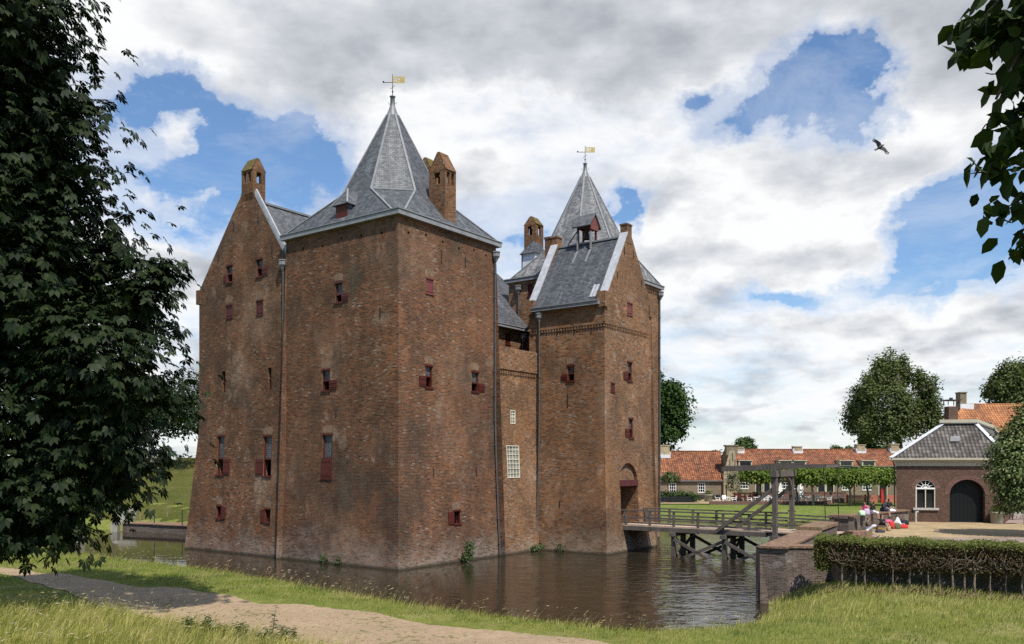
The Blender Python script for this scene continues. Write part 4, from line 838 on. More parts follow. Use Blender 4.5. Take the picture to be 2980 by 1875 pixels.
for (a, b) in zip(P[:-1], P[1:]):
    d = Vector((b[0]-a[0], b[1]-a[1])).normalized(); n_ = Vector((-d.y, d.x)); e = 2.3
    q = [(a[0]-n_.x*.12, a[1]-n_.y*.12), (b[0]-n_.x*.12, b[1]-n_.y*.12), (b[0]+n_.x*e, b[1]+n_.y*e), (a[0]+n_.x*e, a[1]+n_.y*e)]
    dm2.mesh([(x+31, y-78, z) for z in (.725, .8) for x, y in q], [(4, 5, 6, 7), (0, 1, 5, 4), (1, 2, 6, 5), (3, 0, 4, 7)])
dm2.build('walkway', 'coping_brick', da)
# thin posts on the dam and bank
for k, (x, y, z0, h) in enumerate([(-33.2, 79.4, .8, 1.25), (-29.9, 77.6, .8, 1.35), (-27.6, 76.4, .8, 1.2), (-35.9, 82.6, .7, 1.1), (-33.6, 83.4, .8, 1.0), (-34.8, 83.0, .8, 1.15)]):
    m_ = MB(); m_.cyl((0, 0, -.1), (0, 0, h), .045, .04, 6); m_.box(-.06, .06, -.06, .06, h, h+.05)
    tag(m_.build('fence_post', 'pale_bark' if k > 2 else 'iron', loc=(x, y, z0)), 'thin dark iron post on the moat dam' if k < 3 else 'thin wooden post in the grass behind the dam', 'post', 'thin posts at the moat dam')
st = empty('garden_stairs', (-37.6, 83, .7), 'pale stone steps climbing the far grass bank by the dam', 'stairs')
mb = MB()
for k in range(8): mb.box(-1.1-.16*k, .9-.16*k, -.3+.55*k, .32+.55*k, -.3, .12+.17*k)
mb.build('steps', 'pot_stone', st)
o = empty('gate_pillar', (-36.9, 79.6, 0), 'stubby mossy stone pillar at the dam end', 'pillar'); mb = MB(); mb.box(-.3, .3, -.3, .3, -.3, .75); mb.lathe((0, 0, .75), [(.34, 0), (.34, .1), (.2, .28), (0, .32)], 8); mb.build('shaft', 'pot_stone', o)
# small box hut at the water edge
hz = float(hgt([-27.6], [53.9])[0]); o = empty('utility_box', (-27.6, 53.9, hz), 'small grey utility box on the bank by the water', 'box')
mb = MB(); mb.box(-.55, .5, -.4, .4, -.1, 1.05); mb.build('cabinet', 'pot_stone', o); MB().box(-.62, .57, -.47, .47, 1.05, 1.15).build('lid', 'stone', o); MB().box(-.3, .4, -.44, -.4, .1, .95).build('door', 'grey_wood', o)
for x, y in ((-25.9, 52.8), (-24.0, 51.4)):
    z = float(hgt([x], [y])[0]); m_ = MB(); m_.cyl((0, 0, -.2), (.05, 0, 1.15), .035, .03, 6); m_.cyl((.05, 0, .9), (.09, 0, .9), .04, .04, 5); tag(m_.build('stake', 'grey_wood', loc=(x, y, z)), 'thin leaning wooden stake on the near bank edge', 'stake', 'stakes on the bank')
# ================================================================ GUARDHOUSE
gh = empty('guardhouse', (29.2, 65, 2), 'small brown brick guardhouse with grey hipped roof and dark arched door', 'building')
f2 = Vector((.970, -.243, 0)); g2_ = Vector((.56, .83, 0)); GW, GD = 7.4, 20.0; GO = (29.2, 65, 2)
def gp(s, t, z): p = f2*s+g2_*t; return (p.x, p.y, z-2)
class GF:
    k = 'B'
    def P(self, s, z, d=0): p = f2*s-Vector((.243, .970, 0))*d; return (p.x, p.y, z-2)
    def off(self, z): return 0
GFc = GF(); wz = 6.2
WH = [1.35, 2.75, 3.05, 5.15]; AH = [3.7, 6.1, 2.0, 5.2]
mb = MB(); wall_grid(mb, GFc, 0, GW, 1.8, wz, [WH, AH], depth=.25)
def archfill(h, zs):
    n = 14; c = (h[0]+h[1])/2; r = (h[1]-h[0])/2; rz = h[3]-zs
    a = [(c-r*math.cos(math.pi*i/n), zs+rz*math.sin(math.pi*i/n)) for i in range(n+1)]
    for (x0, z0), (x1, z1) in zip(a[:-1], a[1:]):
        mb.poly([GFc.P(x0, z0, .001), GFc.P(x1, z1, .001), GFc.P(x1, h[3], .001), GFc.P(x0, h[3], .001)]); mb.poly([GFc.P(x0, z0), GFc.P(x0, z0, -.5), GFc.P(x1, z1, -.5), GFc.P(x1, z1)])
    return a
a1 = archfill(WH, 4.5); a2_ = archfill(AH, 4.05)
for s in AH[:2]: mb.poly([GFc.P(s, 2, -.25), GFc.P(s, 2, -.6), GFc.P(s, 4.3, -.6), GFc.P(s, 4.3, -.25)])
for (s, t, s2, t2) in ((0, 0, 0, GD), (0, GD, GW, GD), (GW, GD, GW, 0)): mb.poly([gp(s, t, 1.8), gp(s2, t2, 1.8), gp(s2, t2, wz), gp(s, t, wz)])
mb.build('wall', 'guard_brick', gh)
def ring_arch(a, w, mat, nm, d0=.0, d1=.012):
    m_ = MB(); c = sum(x for x, z in a)/len(a); zc = a[0][1]
    o_ = [(c+(x-c)*(1+w/abs(a[0][0]-c)), zc+(z-zc)*(1+w/(max(q for _, q in a)-zc))) for x, z in a]
    for k in range(len(a)-1): m_.poly([GFc.P(*a[k], d1), GFc.P(*a[k+1], d1), GFc.P(*o_[k+1], d1), GFc.P(*o_[k], d1)])
    m_.build(nm, mat, gh)
ring_arch(a1, .3, 'terrace_brick', 'brick_arch'); ring_arch(a2_, .35, 'terrace_brick', 'brick_arch')
mb = MB(); mb.poly([GFc.P(AH[0]-.1, 1.95, -.55), GFc.P(AH[1]+.1, 1.95, -.55), GFc.P(AH[1]+.1, 5.5, -.55), GFc.P(AH[0]-.1, 5.5, -.55)])
dr = mb.build('door', 'door_green', gh); mb = MB()
for k in range(1, 9): s = AH[0]+k*.278; fbox(mb, GFc, s-.012, s+.012, 2.05, 5.4, -.549, -.53)
mb.build('door_battens', 'black_paint', dr)
wf = MB(); t = .09
fbox(wf, GFc, WH[0], WH[0]+t, 3.05, 4.5, -.2, -.05); fbox(wf, GFc, WH[1]-t, WH[1], 3.05, 4.5, -.2, -.05); fbox(wf, GFc, 2.02, 2.08, 3.05, 4.45, -.18, -.06)
wfr = wf.build('window', 'cream_paint', gh)
m_ = MB(); fbox(m_, GFc, WH[0], WH[1], 4.45, 4.57, -.2, -.03)
for (x0, z0), (x1, z1) in zip(a1[:-1], a1[1:]): m_.bar(GFc.P(x0, z0, -.1), GFc.P(x1, z1, -.1), .1, .09)
for k in range(1, 6): an = math.pi*k/6; m_.bar(GFc.P(2.05, 4.55, -.1), GFc.P(2.05-.68*math.cos(an), 4.5+.62*math.sin(an), -.1), .03, .03)
for k in range(8): a_0, a_1_ = math.pi*k/8, math.pi*(k+1)/8; m_.bar(GFc.P(2.05-.3*math.cos(a_0), 4.52+.28*math.sin(a_0), -.1), GFc.P(2.05-.3*math.cos(a_1_), 4.52+.28*math.sin(a_1_), -.1), .035, .035)
m_.build('fanlight', 'white_paint', wfr)
m_ = MB(); fbox(m_, GFc, WH[0], WH[1], 3.05, 5.15, -.24, -.2); m_.build('pane', 'window_glass', wfr)
m_ = MB(); fbox(m_, GFc, WH[0]-.2, WH[1]+.2, 2.88, 3.05, -.2, .12); m_.build('sill', 'stone', wfr)
def ringbox(mb, o, z0, z1):
    q = [gp(-o, -o, z0), gp(GW+o, -o, z0), gp(GW+o, GD+o, z0), gp(-o, GD+o, z0)]; q2 = [(x, y, z1-2) for x, y, z in q]
    mb.mesh(q+q2, [(0, 3, 2, 1), (4, 5, 6, 7), (0, 1, 5, 4), (1, 2, 6, 5), (2, 3, 7, 6), (3, 0, 4, 7)])
mb = MB(); ringbox(mb, .06, 6.2, 6.52); ringbox(mb, .22, 6.52, 6.66); ringbox(mb, .42, 6.66, 6.8); mb.build('cornice', 'beige_paint', gh)
rt = [(2.9, 2.6), (5.2, 2.6), (5.2, GD-2.6), (2.9, GD-2.6)]; e = [(-.35, -.35), (GW+.35, -.35), (GW+.35, GD+.35), (-.35, GD+.35)]; rzt = 9.45
mb = MB(); 
for k in range(4): j = (k+1) % 4; mb.poly([gp(*e[k], 6.8), gp(*e[j], 6.8), gp(*rt[j], rzt), gp(*rt[k], rzt)])
roof = mb.build('roof', 'grey_tile', gh)
mb = MB()
for k in range(4): j = (k+1) % 4; mb.bar(Vector(gp(*e[k], 6.83)), Vector(gp(*rt[k], rzt+.05)), .34, .07); mb.bar(Vector(gp(*rt[k], rzt+.05)), Vector(gp(*rt[j], rzt+.05)), .2, .08)
mb.build('lead_strips', 'zinc_white', roof)
mb = MB(); q = [gp(2.7, 2.3, rzt+.08), gp(5.4, 2.3, rzt+.08), gp(5.4, GD-2.4, rzt+.08), gp(2.7, GD-2.4, rzt+.08)]; mb.mesh(q+[(x, y, z+.25) for x, y, z in q], [(4, 5, 6, 7), (0, 1, 5, 4), (1, 2, 6, 5), (2, 3, 7, 6), (3, 0, 4, 7)]); mb.build('roof_curb', 'beige_paint', roof)
cc = gp(3.35, 3.6, rzt); mb = MB(); mb.box(cc[0]-.36, cc[0]+.36, cc[1]-.36, cc[1]+.36, cc[2], cc[2]+1.4); ch = mb.build('chimney', 'guard_brick', roof)
mb = MB(); mb.box(cc[0]-.55, cc[0]+.55, cc[1]-.5, cc[1]+.5, cc[2]+1.85, cc[2]+1.93); mb.box(cc[0]-.1, cc[0]+.1, cc[1]-.1, cc[1]+.1, cc[2]+1.93, cc[2]+2.1)
for a in (-.4, .4): mb.bar((cc[0]+a, cc[1]-.35, cc[2]+1.5), (cc[0]+a, cc[1]-.35, cc[2]+1.87), .05, .05); mb.bar((cc[0]+a, cc[1]+.35, cc[2]+1.5), (cc[0]+a, cc[1]+.35, cc[2]+1.87), .05, .05)
mb.build('chimney_cap', 'iron', roof)
def rfp(s, u): a = Vector(gp(s, -.35, 6.8)); k = u; return Vector(gp(s, -.35+(2.95)*k, 6.8+(rzt-6.8)*k))
mb = MB(); c0, c1 = rfp(3.55, .45), rfp(4.2, .45); c2, c3 = rfp(4.2, .6), rfp(3.55, .6); nn = Vector((0, -.09, .09)); mb.mesh([p for p in (c0, c1, c2, c3)]+[p+nn for p in (c0, c1, c2, c3)], [(4, 5, 6, 7), (0, 1, 5, 4), (1, 2, 6, 5), (2, 3, 7, 6), (3, 0, 4, 7)]); mb.build('skylight', 'lead_dark', roof)
mb = MB(); mb.tube([gp(-.2, -.1, 6.6), gp(-.12, -.12, 6.2), gp(-.1, -.1, 2.0)], [.05]*3, 6); mb.build('downpipe', 'black_paint', gh)
# things by the guardhouse
def potted(name, label, x, y, z, s=1, mat='hedge_green'):
    o = empty(name, (x, y, z), label, 'potted plant')
    MB().lathe((0, 0, 0), [(.36*s, 0), (.43*s, .1*s), (.46*s, .72*s), (.5*s, .74*s), (.5*s, .85*s), (.42*s, .86*s), (.4*s, .74*s), (0, .74*s)], 14).build('pot', 'pot_stone', o, True)
    return o
px_ = f2*6.75+Vector((29.2, 65, 0))-Vector((.243, .97, 0))*.55; pot1 = potted('potted_shrub', 'stone tub with clipped shrub right of the arched door', px_.x, px_.y, 1.99)
o = empty('stone_basin', (36.9, 61.9, 1.99), 'dark bowl basin on a grey stone post at the guardhouse corner', 'basin'); mb = MB(); mb.cyl((.35, 0, 0), (.35, 0, 1.3), .22, .2, 8); mb.box(.12, .58, -.22, .22, 1.3, 1.7); mb.build('post', 'stone', o); MB().lathe((-.1, 0, 1.0), [(.1, 0), (.4, .12), (.55, .28), (.5, .28), (.1, .15), (0, .15)], 12).build('bowl', 'iron', o, True)
for k, (x, y, c, lab) in enumerate([(39.6, 66.5, 'stone', 'grey signboard standing on the paving beyond the guardhouse'), (41.3, 67.5, 'zinc_white', 'pale signboard furthest right beyond the guardhouse')]):
    o = empty('signboard', (x, y, 1.99), lab, 'sign', rz=-.5); MB().box(-.7, .7, -.03, .03, .35, 1.9).build('board', c, o)
    for s in (-.6, .6): MB().box(s-.04, s+.04, -.05, .05, 0, .35).build('leg', 'iron', o)
o = empty('wooden_barrel', (40.9, 64.6, 1.99), 'slatted wooden barrel planter on the right paving', 'barrel'); MB().lathe((0, 0, 0), [(.36, 0), (.45, .4), (.4, .95), (.34, .95), (.3, .8), (0, .8)], 14).build('body', 'grey_wood', o, True)
for z in (.2, .75): MB().lathe((0, 0, z), [(.415, 0), (.445, .0), (.455, .06), (.425, .06)], 14).build('hoop', 'iron', o)
o = empty('water_tap', (29.2+1.0, 65-1.0, 1.99), 'small grey standpipe tap at the guardhouse wall foot', 'tap'); MB().cyl((0, 0, 0), (0, 0, .75), .09, .08, 8).build('post', 'stone', o); MB().box(-.05, .2, -.05, .05, .75, .85).build('spout', 'lead_white', o)
# ================================================================ LONG HOUSE AND BAILEY BUILDINGS
lh = empty('long_house', (17, 117, 1.3), 'low tan brick wing with long orange pantile roof next to the castle', 'building')
def house(o, x0, x1, yf, depth, zb, ze, zr, wmat, rmat, wins, dors=(), ov=.25, eave=.12):
    ox, oy, oz = o.location
    mb = MB(); hs = [(a, a+w, b, b+h) for a, w, b, h in wins]+[(a, a+w, zb, zb+h) for a, w, h in dors]
    class HF:
        k = 'B'
        def P(s, S, z, d=0): return (S-ox, yf-d-oy, z-oz)
        def off(s, z): return 0
    F = HF(); wall_grid(mb, F, x0, x1, zb, ze, hs, depth=.18)
    P = lambda x, y, z: (x-ox, y-oy, z-oz); ym = yf+depth/2
    for x in (x0, x1): mb.poly([P(x, yf, zb), P(x, yf+depth, zb), P(x, yf+depth, ze), P(x, ym, zr-.05), P(x, yf, ze)])
    mb.poly([P(x1, yf+depth, zb), P(x0, yf+depth, zb), P(x0, yf+depth, ze), P(x1, yf+depth, ze)]); mb.build('wall', wmat, o)
    mb = MB(); sl = (zr-ze)/(depth/2); zz = ze-ov*sl*.6
    mb.poly([P(x0-eave, yf-ov, zz), P(x1+eave, yf-ov, zz), P(x1+eave, ym, zr), P(x0-eave, ym, zr)]); mb.poly([P(x1+eave, yf+depth+ov, zz), P(x0-eave, yf+depth+ov, zz), P(x0-eave, ym, zr), P(x1+eave, ym, zr)])
    rf = mb.build('roof', rmat, o)
    m_ = MB(); m_.bar(P(x0-eave, ym, zr+.03), P(x1+eave, ym, zr+.03), .3, .16); m_.build('ridge_tiles', 'orange_tile', rf)
    m_ = MB(); m_.box(x0-eave-ox, x1+eave-ox, yf-ov-.1-oy, yf-ov+.02-oy, zz-.14-oz, zz-.03-oz); m_.build('gutter', 'lead_dark', rf)
    for a, w, b, h in wins:
        fr = MB(); t = .07
        for (s0, s1, z0, z1) in ((a, a+t, b, b+h), (a+w-t, a+w, b, b+h), (a+t, a+w-t, b, b+t), (a+t, a+w-t, b+h-t, b+h)): fbox(fr, F, s0, s1, z0, z1, -.15, .02)
        for q in (1/3, 2/3): fbox(fr, F, a+w*q-.022, a+w*q+.022, b+t, b+h-t, -.1, -.01); fbox(fr, F, a+t, a+w-t, b+h*q-.022, b+h*q+.022, -.098, -.012)
        fw = fr.build('window', 'white_paint', o); m_ = MB(); fbox(m_, F, a+t, a+w-t, b+t, b+h-t, -.14, -.11); m_.build('pane', 'window_glass', fw)
        m_ = MB(); fbox(m_, F, a-.06, a+w+.06, b-.1, b, -.1, .06); m_.build('sill', 'stone', fw)
    for a, w, h in dors:
        m_ = MB(); fbox(m_, F, a, a+w, zb, zb+h, -.17, -.12); d_ = m_.build('door', 'black_paint', o)
        m_ = MB(); fbox(m_, F, a-.14, a, zb, zb+h+.12, -.1, .03); fbox(m_, F, a+w, a+w+.14, zb, zb+h+.12, -.1, .03); fbox(m_, F, a, a+w, zb+h, zb+h+.12, -.1, .03); m_.build('door_frame', 'beige_paint', d_)
    return F, rf, P
def stack(P, rf, x, y, zb, zt, w=1.1, mat='yellow_brick'):
    m_ = MB(); a = P(x-w/2, y-.45, zb); b = P(x+w/2, y+.45, zt); m_.box(a[0], b[0], a[1], b[1], a[2], b[2]); m_.box(a[0]-.07, b[0]+.07, a[1]-.07, b[1]+.07, b[2], b[2]+.14); m_.build('chimney', mat, rf)
    m_ = MB(); m_.box(a[0]-.1, b[0]+.1, a[1]-.14, a[1]-.02, a[2]+.05, a[2]+.55); m_.box(a[0]-.13, a[0]-.02, a[1]-.02, b[1]+.05, a[2]+.3, a[2]+.95); m_.box(b[0]+.02, b[0]+.13, a[1]-.02, b[1]+.05, a[2]+.3, a[2]+.95); m_.build('flashing', 'zinc_white', rf)
X = lambda px, Y: (px-CX)/CF*Y
F, rf, P = house(lh, 8, 29.3, 116.5, 8.6, 1.25, 4.15, 8.0, 'bailey_brick', 'orange_tile', [(X(1947, 116.5), .95, 2.35, 1.25), (X(2031, 116.5), .98, 2.35, 1.28)])
stack(P, rf, X(1931, 120.3), 120.2, 7.0, 8.75, 1.5); 
MB().box(8-17, 28.3-17, 116.36-117, 116.5-117, -.05, .75).build('plinth', 'dark_wood', lh)
gb = empty('gable_bay', (29.4, 115, 1.3), 'pale yellow brick gable bay with chimney and narrow door between the roofs', 'building')
x0, x1, yb = X(2106, 116), X(2149, 116), 116.0
class HF2:
    k = 'B'
    def P(s, S, z, d=0): return (S-29.4, yb-d-115, z-1.3)
    def off(s, z): return 0
G = HF2(); xm = (x0+x1)/2+.15; zt = CH+(HY-1312)*yb/CF
gtop = lambda s: min(5.0+(s-x0)*(zt-5.0)/(xm-.35-x0), zt) if s < xm else min(zt, 5.0+(x1-s)*(zt-5.0)/(x1-xm-.35))
mb = MB(); wall_grid(mb, G, x0, x1, 1.2, gtop, [(X(2106.5, yb)+.25, X(2115.5, yb), 1.3, 3.4), (X(2138, yb), X(2142, yb), 4.0, 4.9)], breaks=(xm-.35, xm, xm+.35), depth=.2)
for s in (x0, x1): mb.poly([(s-29.4, yb-115, -.1), (s-29.4, 8, -.1), (s-29.4, 8, 3.7), (s-29.4, yb-115, 3.7)])
mb.build('wall', 'yellow_brick', gb)
m_ = MB(); m_.box(X(2106.5, yb)+.25-29.4, X(2115.5, yb)-29.4, yb-115+.12, yb-115+.2, 0, 2.1); m_.build('door', 'dark_wood', gb)
mb = MB(); mb.mesh([(x0-29.4, 1.05, 3.72), (xm-29.4-.3, 1.05, zt-1.32), (x0-29.4, 5, 3.72), (xm-29.4-.3, 5, zt-1.32), (x1-29.4, 1.05, 3.72), (xm-29.4+.3, 1.05, zt-1.32), (x1-29.4, 5, 3.72), (xm-29.4+.3, 5, zt-1.32)], [(4, 5, 7, 6), (1, 3, 7, 5)]); mb.build('roof', 'orange_tile', gb)
mb = MB(); mb.box(xm-29.4-.75, xm-29.4+.75, 1.02, 2.1, zt-1.9, CH+(HY-1299)*yb/CF-1.3); zt2 = CH+(HY-1299)*yb/CF-1.3; mb.box(xm-29.4-.9, xm-29.4+.9, .95, 2.2, zt2, zt2+.18); mb.build('chimney', 'bailey_brick', gb)
for xx in (2124, 2132, 2139):
    m_ = MB(); q = X(xx, yb)-29.4; m_.box(q-.03, q+.03, .94, 1.0, 4.5 if xx != 2132 else 5.3, 5.6 if xx != 2132 else 6.4); m_.build('wall_anchor', 'iron', gb)
lf = empty('long_house', (45, 119, 1.3), 'taller tan brick house with orange roof and dormers behind the pollard trees', 'building')
xw = lambda p: X(p, 119)
F, rf, P = house(lf, 30.8, 72, 119, 9, 1.25, 6.05, 8.3, 'bailey_brick', 'orange_tile', [(xw(2153), 1.2, 2.8, 1.3), (xw(2270), 1.2, 2.8, 1.3), (xw(2450), 1.2, 2.6, 1.3), (xw(2510), 1.2, 2.6, 1.3), (xw(2153), 1.2, 5.0, .85), (xw(2444), 1.35, 5.05, 1.0), (xw(2508), 1.35, 5.05, 1.0), (xw(2300), 1.2, 2.8, 1.3)],
      [(xw(2200), 1.0, 2.5), (xw(2219), 1.0, 2.5), (xw(2381), 1.05, 2.6), (xw(2403), 1.05, 2.6), (xw(2559), 1.0, 2.6)])
zc = lambda y: CH+(HY-y)*123.3/CF
for p_, y1_ in ((2148, 1304), (2317, 1302), (2500, 1297), (2598, 1295)): stack(P, rf, X(p_, 123.3), 123.0, 7.5, zc(y1_), 1.15)
for p_ in (2166, 2283, 2322, 2458, 2523):
    m_ = MB(); q = P(X(p_, 119), 118.5, 6.25); m_.box(q[0]-.95, q[0]+.95, q[1]-.12, q[1]+1.6, q[2]-.28, q[2]+.42); m_.box(q[0]-1.05, q[0]+1.05, q[1]-.25, q[1]+1.8, q[2]+.42, q[2]+.52); dmr = m_.build('dormer', 'beige_paint', lf)
    m_ = MB(); m_.box(q[0]-.75, q[0]+.75, q[1]-.15, q[1]-.11, q[2]-.2, q[2]+.33); m_.build('pane', 'window_glass', dmr)
oh = empty('orange_roofed_house', (66, 112, 1.5), 'tall house with bright orange tiled roof behind the guardhouse', 'building')
hx0, hx1 = X(2770, 110), 84; zr = CH+172*114/CF
P = lambda x, y, z: (x-66, y-112, z-1.5); mb = MB(); mb.box(hx0-66, hx1-66, -2, 8, -.3, 7.2-1.5); mb.build('wall', 'bailey_brick', oh)
xr = X(2813, 115); ym = 115
mb = MB(); mb.poly([P(hx0-.3, 109.6, 7.0), P(hx1, 109.6, 7.0), P(hx1, ym, zr), P(xr, ym, zr), P(X(2775, 112), 112.6, CH+128*112.6/CF)]); mb.poly([P(hx0-.3, 120.4, 7.0), P(hx0-.3, 109.6, 7.0), P(X(2775, 112), 112.6, CH+128*112.6/CF), P(xr, ym, zr)]); mb.poly([P(hx1, 120.4, 7), P(hx0-.3, 120.4, 7), P(xr, ym, zr), P(hx1, ym, zr)])
rf = mb.build('roof', 'orange_tile_bright', oh)
x_ = X(2797, 115); m_ = MB(); m_.box(x_-.42-66, x_+.42-66, 2.4, 3.6, zr-3, CH+200*115/CF-1.5); m_.box(x_-.48-66, x_+.48-66, 2.3, 3.7, CH+200*115/CF-1.5, CH+202*115/CF-1.45); m_.build('chimney', 'bailey_brick', rf)
m_ = MB(); m_.box(x_-.5-66, x_+1.3-66, 2.2, 2.32, zr-2.3, zr-1.6); m_.build('flashing', 'zinc_white', rf)
x_ = X(2868, 111); zq = CH+(HY-1232)*111/CF; m_ = MB(); m_.box(x_-.5-66, x_+.5-66, -1.5, 1.5, zq-2.8, zq-1.5); m_.box(x_-.6-66, x_+.6-66, -1.6, 1.6, zq-1.5, zq-1.38); m_.build('dormer', 'bailey_brick', rf)
# terrace: low front wall, paved floor, back wall, furniture
tw = empty('terrace_wall', (32, 104, 1.3), 'low reddish brick wall along the front of the cafe terrace', 'wall'); ty = 104.0
mb = MB(); z0_, z1_ = 1.0, CH+(HY-1459)*ty/CF; xa, xb = X(2066, ty), X(2396, ty)
mb.box(xa-32, xb-32, 0, .35, z0_-1.3, z1_-1.3); mb.mesh([(xb-32, 0, -.4), (xb-32, .35, -.4), (X(2470, 112)-32, 8.3, -.4), (X(2470, 112)-32, 8, -.4)]+[(xb-32, 0, z1_-1.3), (xb-32, .35, z1_-1.3), (X(2470, 112)-32, 8.3, z1_-1.1), (X(2470, 112)-32, 8, z1_-1.1)], [(4, 5, 6, 7), (0, 3, 7, 4), (1, 2, 6, 5)])
mb.build('wall', 'terrace_brick', tw)
TZ = 1.42; o = MB().poly([(xa, 104.3, TZ), (xb, 104.3, TZ), (X(2470, 112), 112, TZ), (X(2470, 112), 116, TZ), (12, 116, TZ), (12, 104.6, TZ)]).build('terrace', 'tan_paving'); tag(o, 'paved cafe terrace floor', 'terrace', kind='structure')
bw = empty('garden_wall', (42, 112, 1.3), 'reddish brick garden wall behind the cafe terrace', 'wall'); yb2 = 112.5
mb = MB(); mb.box(X(2193, yb2)-42, X(2464, yb2)-42, .5, .8, -.2, CH+(HY-1434)*yb2/CF-1.3); mb.build('wall', 'terrace_brick', bw); MB().box(X(2192, yb2)-42, X(2465, yb2)-42, .45, .85, CH+(HY-1434)*yb2/CF-1.3, CH+(HY-1434)*yb2/CF-1.2).build('coping', 'coping_brick', bw)
ch0 = None
def chair(x, y, rz, label, z=TZ):
    global ch0
    if ch0 is None:
        o = empty('garden_chair', (x, y, z), label, 'chair', 'white chairs on the terrace', rz)
        MB().box(-.26, .26, -.25, .25, .42, .46).build('seat', 'white_paint', o); m_ = MB(); m_.mesh([(-.26, .22, .46), (.26, .22, .46), (.24, .34, .92), (-.24, .34, .92), (-.26, .26, .46), (.26, .26, .46), (.24, .38, .92), (-.24, .38, .92)], [(0, 1, 2, 3), (7, 6, 5, 4), (0, 3, 7, 4), (1, 5, 6, 2), (3, 2, 6, 7)]); m_.build('backrest', 'white_paint', o)
        for s in (-1, 1):
            MB().bar((s*.27, -.25, .64), (s*.27, .27, .66), .05, .03).build('armrest', 'white_paint', o); MB().bar((s*.28, -.28, 0), (s*.26, -.22, .64), .05, .04).build('leg', 'white_paint', o); MB().bar((s*.28, .32, 0), (s*.25, .24, .46), .05, .04).build('leg', 'white_paint', o)
        ch0 = o
    else: o = copy_tree(ch0); o.location = (x, y, z); o.rotation_euler = (0, 0, rz); o['label'] = label
    return o
tb0 = None
def table(x, y, label, z=TZ):
    global tb0
    if tb0 is None:
        o = empty('garden_table', (x, y, z), label, 'table', 'white tables on the terrace'); MB().box(-.5, .5, -.4, .4, .70, .75).build('tabletop', 'white_paint', o)
        for sx in (-.42, .42):
            for sy in (-.32, .32): MB().bar((sx*1.05, sy*1.05, 0), (sx*.9, sy*.9, .7), .06, .06).build('leg', 'white_paint', o)
        tb0 = o
    else: o = copy_tree(tb0); o.location = (x, y, z); o['label'] = label
where = ['at the left end of the terrace', 'in front of the red gate', 'left of the drawbridge portal', 'between the portal posts', 'by the closed parasol', 'near the pollard trunk', 'right of the pollard trunk', 'at the right end of the terrace']
for k, (p_, y_) in enumerate([(2112, 106.0), (2205, 105.6), (2240, 106.0), (2274, 105.5), (2335, 105.8), (2352, 107.0), (2388, 106.6), (2412, 108.5)]):
    x_ = X(p_, y_); table(x_, y_, 'white garden table '+where[k])
    chair(x_-.95, y_+.1, 1.4, 'white chair left of the table '+where[k]); chair(x_+.95, y_-.1, -1.5, 'white chair right of the table '+where[k])
    if k % 2 == 0: chair(x_+.1, y_+.9, 0, 'white chair behind the table '+where[k])
for p_, y_, lab in ((2267.5, 110.4, 'closed white parasol seen between the drawbridge posts'), (2329, 110.4, 'closed white parasol with red hem beside the pollard tree')):
    o = empty('closed_parasol', (X(p_, y_), y_, TZ), lab, 'parasol', 'closed parasols on the terrace'); MB().cyl((0, 0, 0), (0, 0, 3.3), .035, .03, 6).build('pole', 'white_paint', o)
    n = 12; pr = [(.45, .6), (.38, 1.3), (.22, 2.4), (.10, 3.0), (.05, 3.3)]; m_ = MB(); vs = [(r*(1+.18*(-1)**q)*math.cos(2*math.pi*q/n), r*(1+.18*(-1)**q)*math.sin(2*math.pi*q/n), z) for r, z in pr for q in range(n)]
    m_.mesh(vs, [(i*n+q, i*n+(q+1) % n, (i+1)*n+(q+1) % n, (i+1)*n+q) for i in range(len(pr)-1) for q in range(n)]); cp = m_.build('canopy', 'white_paint', o)
    m_ = MB(); vs = [((r+.01)*(1+.18*(-1)**q)*math.cos(2*math.pi*q/n), (r+.01)*(1+.18*(-1)**q)*math.sin(2*math.pi*q/n), z) for r, z in ((.45, .6), (.445, .7)) for q in range(n)]; m_.mesh(vs, [(q, (q+1) % n, n+(q+1) % n, n+q) for q in range(n)]); m_.build('hem', 'dull_red_paint', cp)
o = empty('picnic_bench', (X(2180, 112), 111.4, TZ), 'ochre wooden picnic table with benches near the gable bay', 'picnic table')
for nm, b in (('tabletop', (-2.3, 2.3, -.5, .5, .95, 1.08)), ('seat', (-2.3, 2.3, -1.1, -.75, .5, .6)), ('seat', (-2.3, 2.3, .75, 1.1, .5, .6))): MB().box(*b).build(nm, 'bench_wood', o)
for x_ in (-1.8, 0, 1.8): m_ = MB(); m_.bar((x_, -1.0, 0), (x_, .1, 1.0), .12, .12); m_.bar((x_, 1.0, 0), (x_, -.1, 1.0), .12, .12); m_.build('leg', 'bench_wood', o)
def picket(name, xa, xb, y, z, h, label, mat, n):
    o = empty(name, ((xa+xb)/2, y, z), label, 'fence' if 'gate' not in name else 'gate'); w = (xb-xa)/2; m_ = MB()
    for k in range(n): x_ = -w+2*w*(k+.5)/n; m_.mesh([(x_-.034, 0, .06), (x_+.034, 0, .06), (x_+.034, 0, h), (x_, 0, h+.06), (x_-.034, 0, h), (x_-.034, .03, .06), (x_+.034, .03, .06), (x_+.034, .03, h), (x_, .03, h+.06), (x_-.034, .03, h)], [(0, 1, 2, 3, 4), (9, 8, 7, 6, 5), (0, 4, 9, 5), (1, 6, 7, 2), (2, 7, 8, 3), (3, 8, 9, 4)])
    m_.build('pickets', mat, o); m_ = MB(); m_.box(-w, w, .03, .09, .2, .3); m_.box(-w, w, .03, .09, h-.25, h-.15); m_.build('rails', mat, o)
    for x_ in [-w, 0, w] if w > 1.5 else [-w, w]: MB().box(x_-.08, x_+.08, .0, .16, 0, h+.1).build('post', mat, o)
    return o
picket('garden_gate', X(2171, 107), X(2194, 107), 107.5, TZ, .95, 'small red slatted gate on the terrace by the picnic table', 'red_paint', 7)
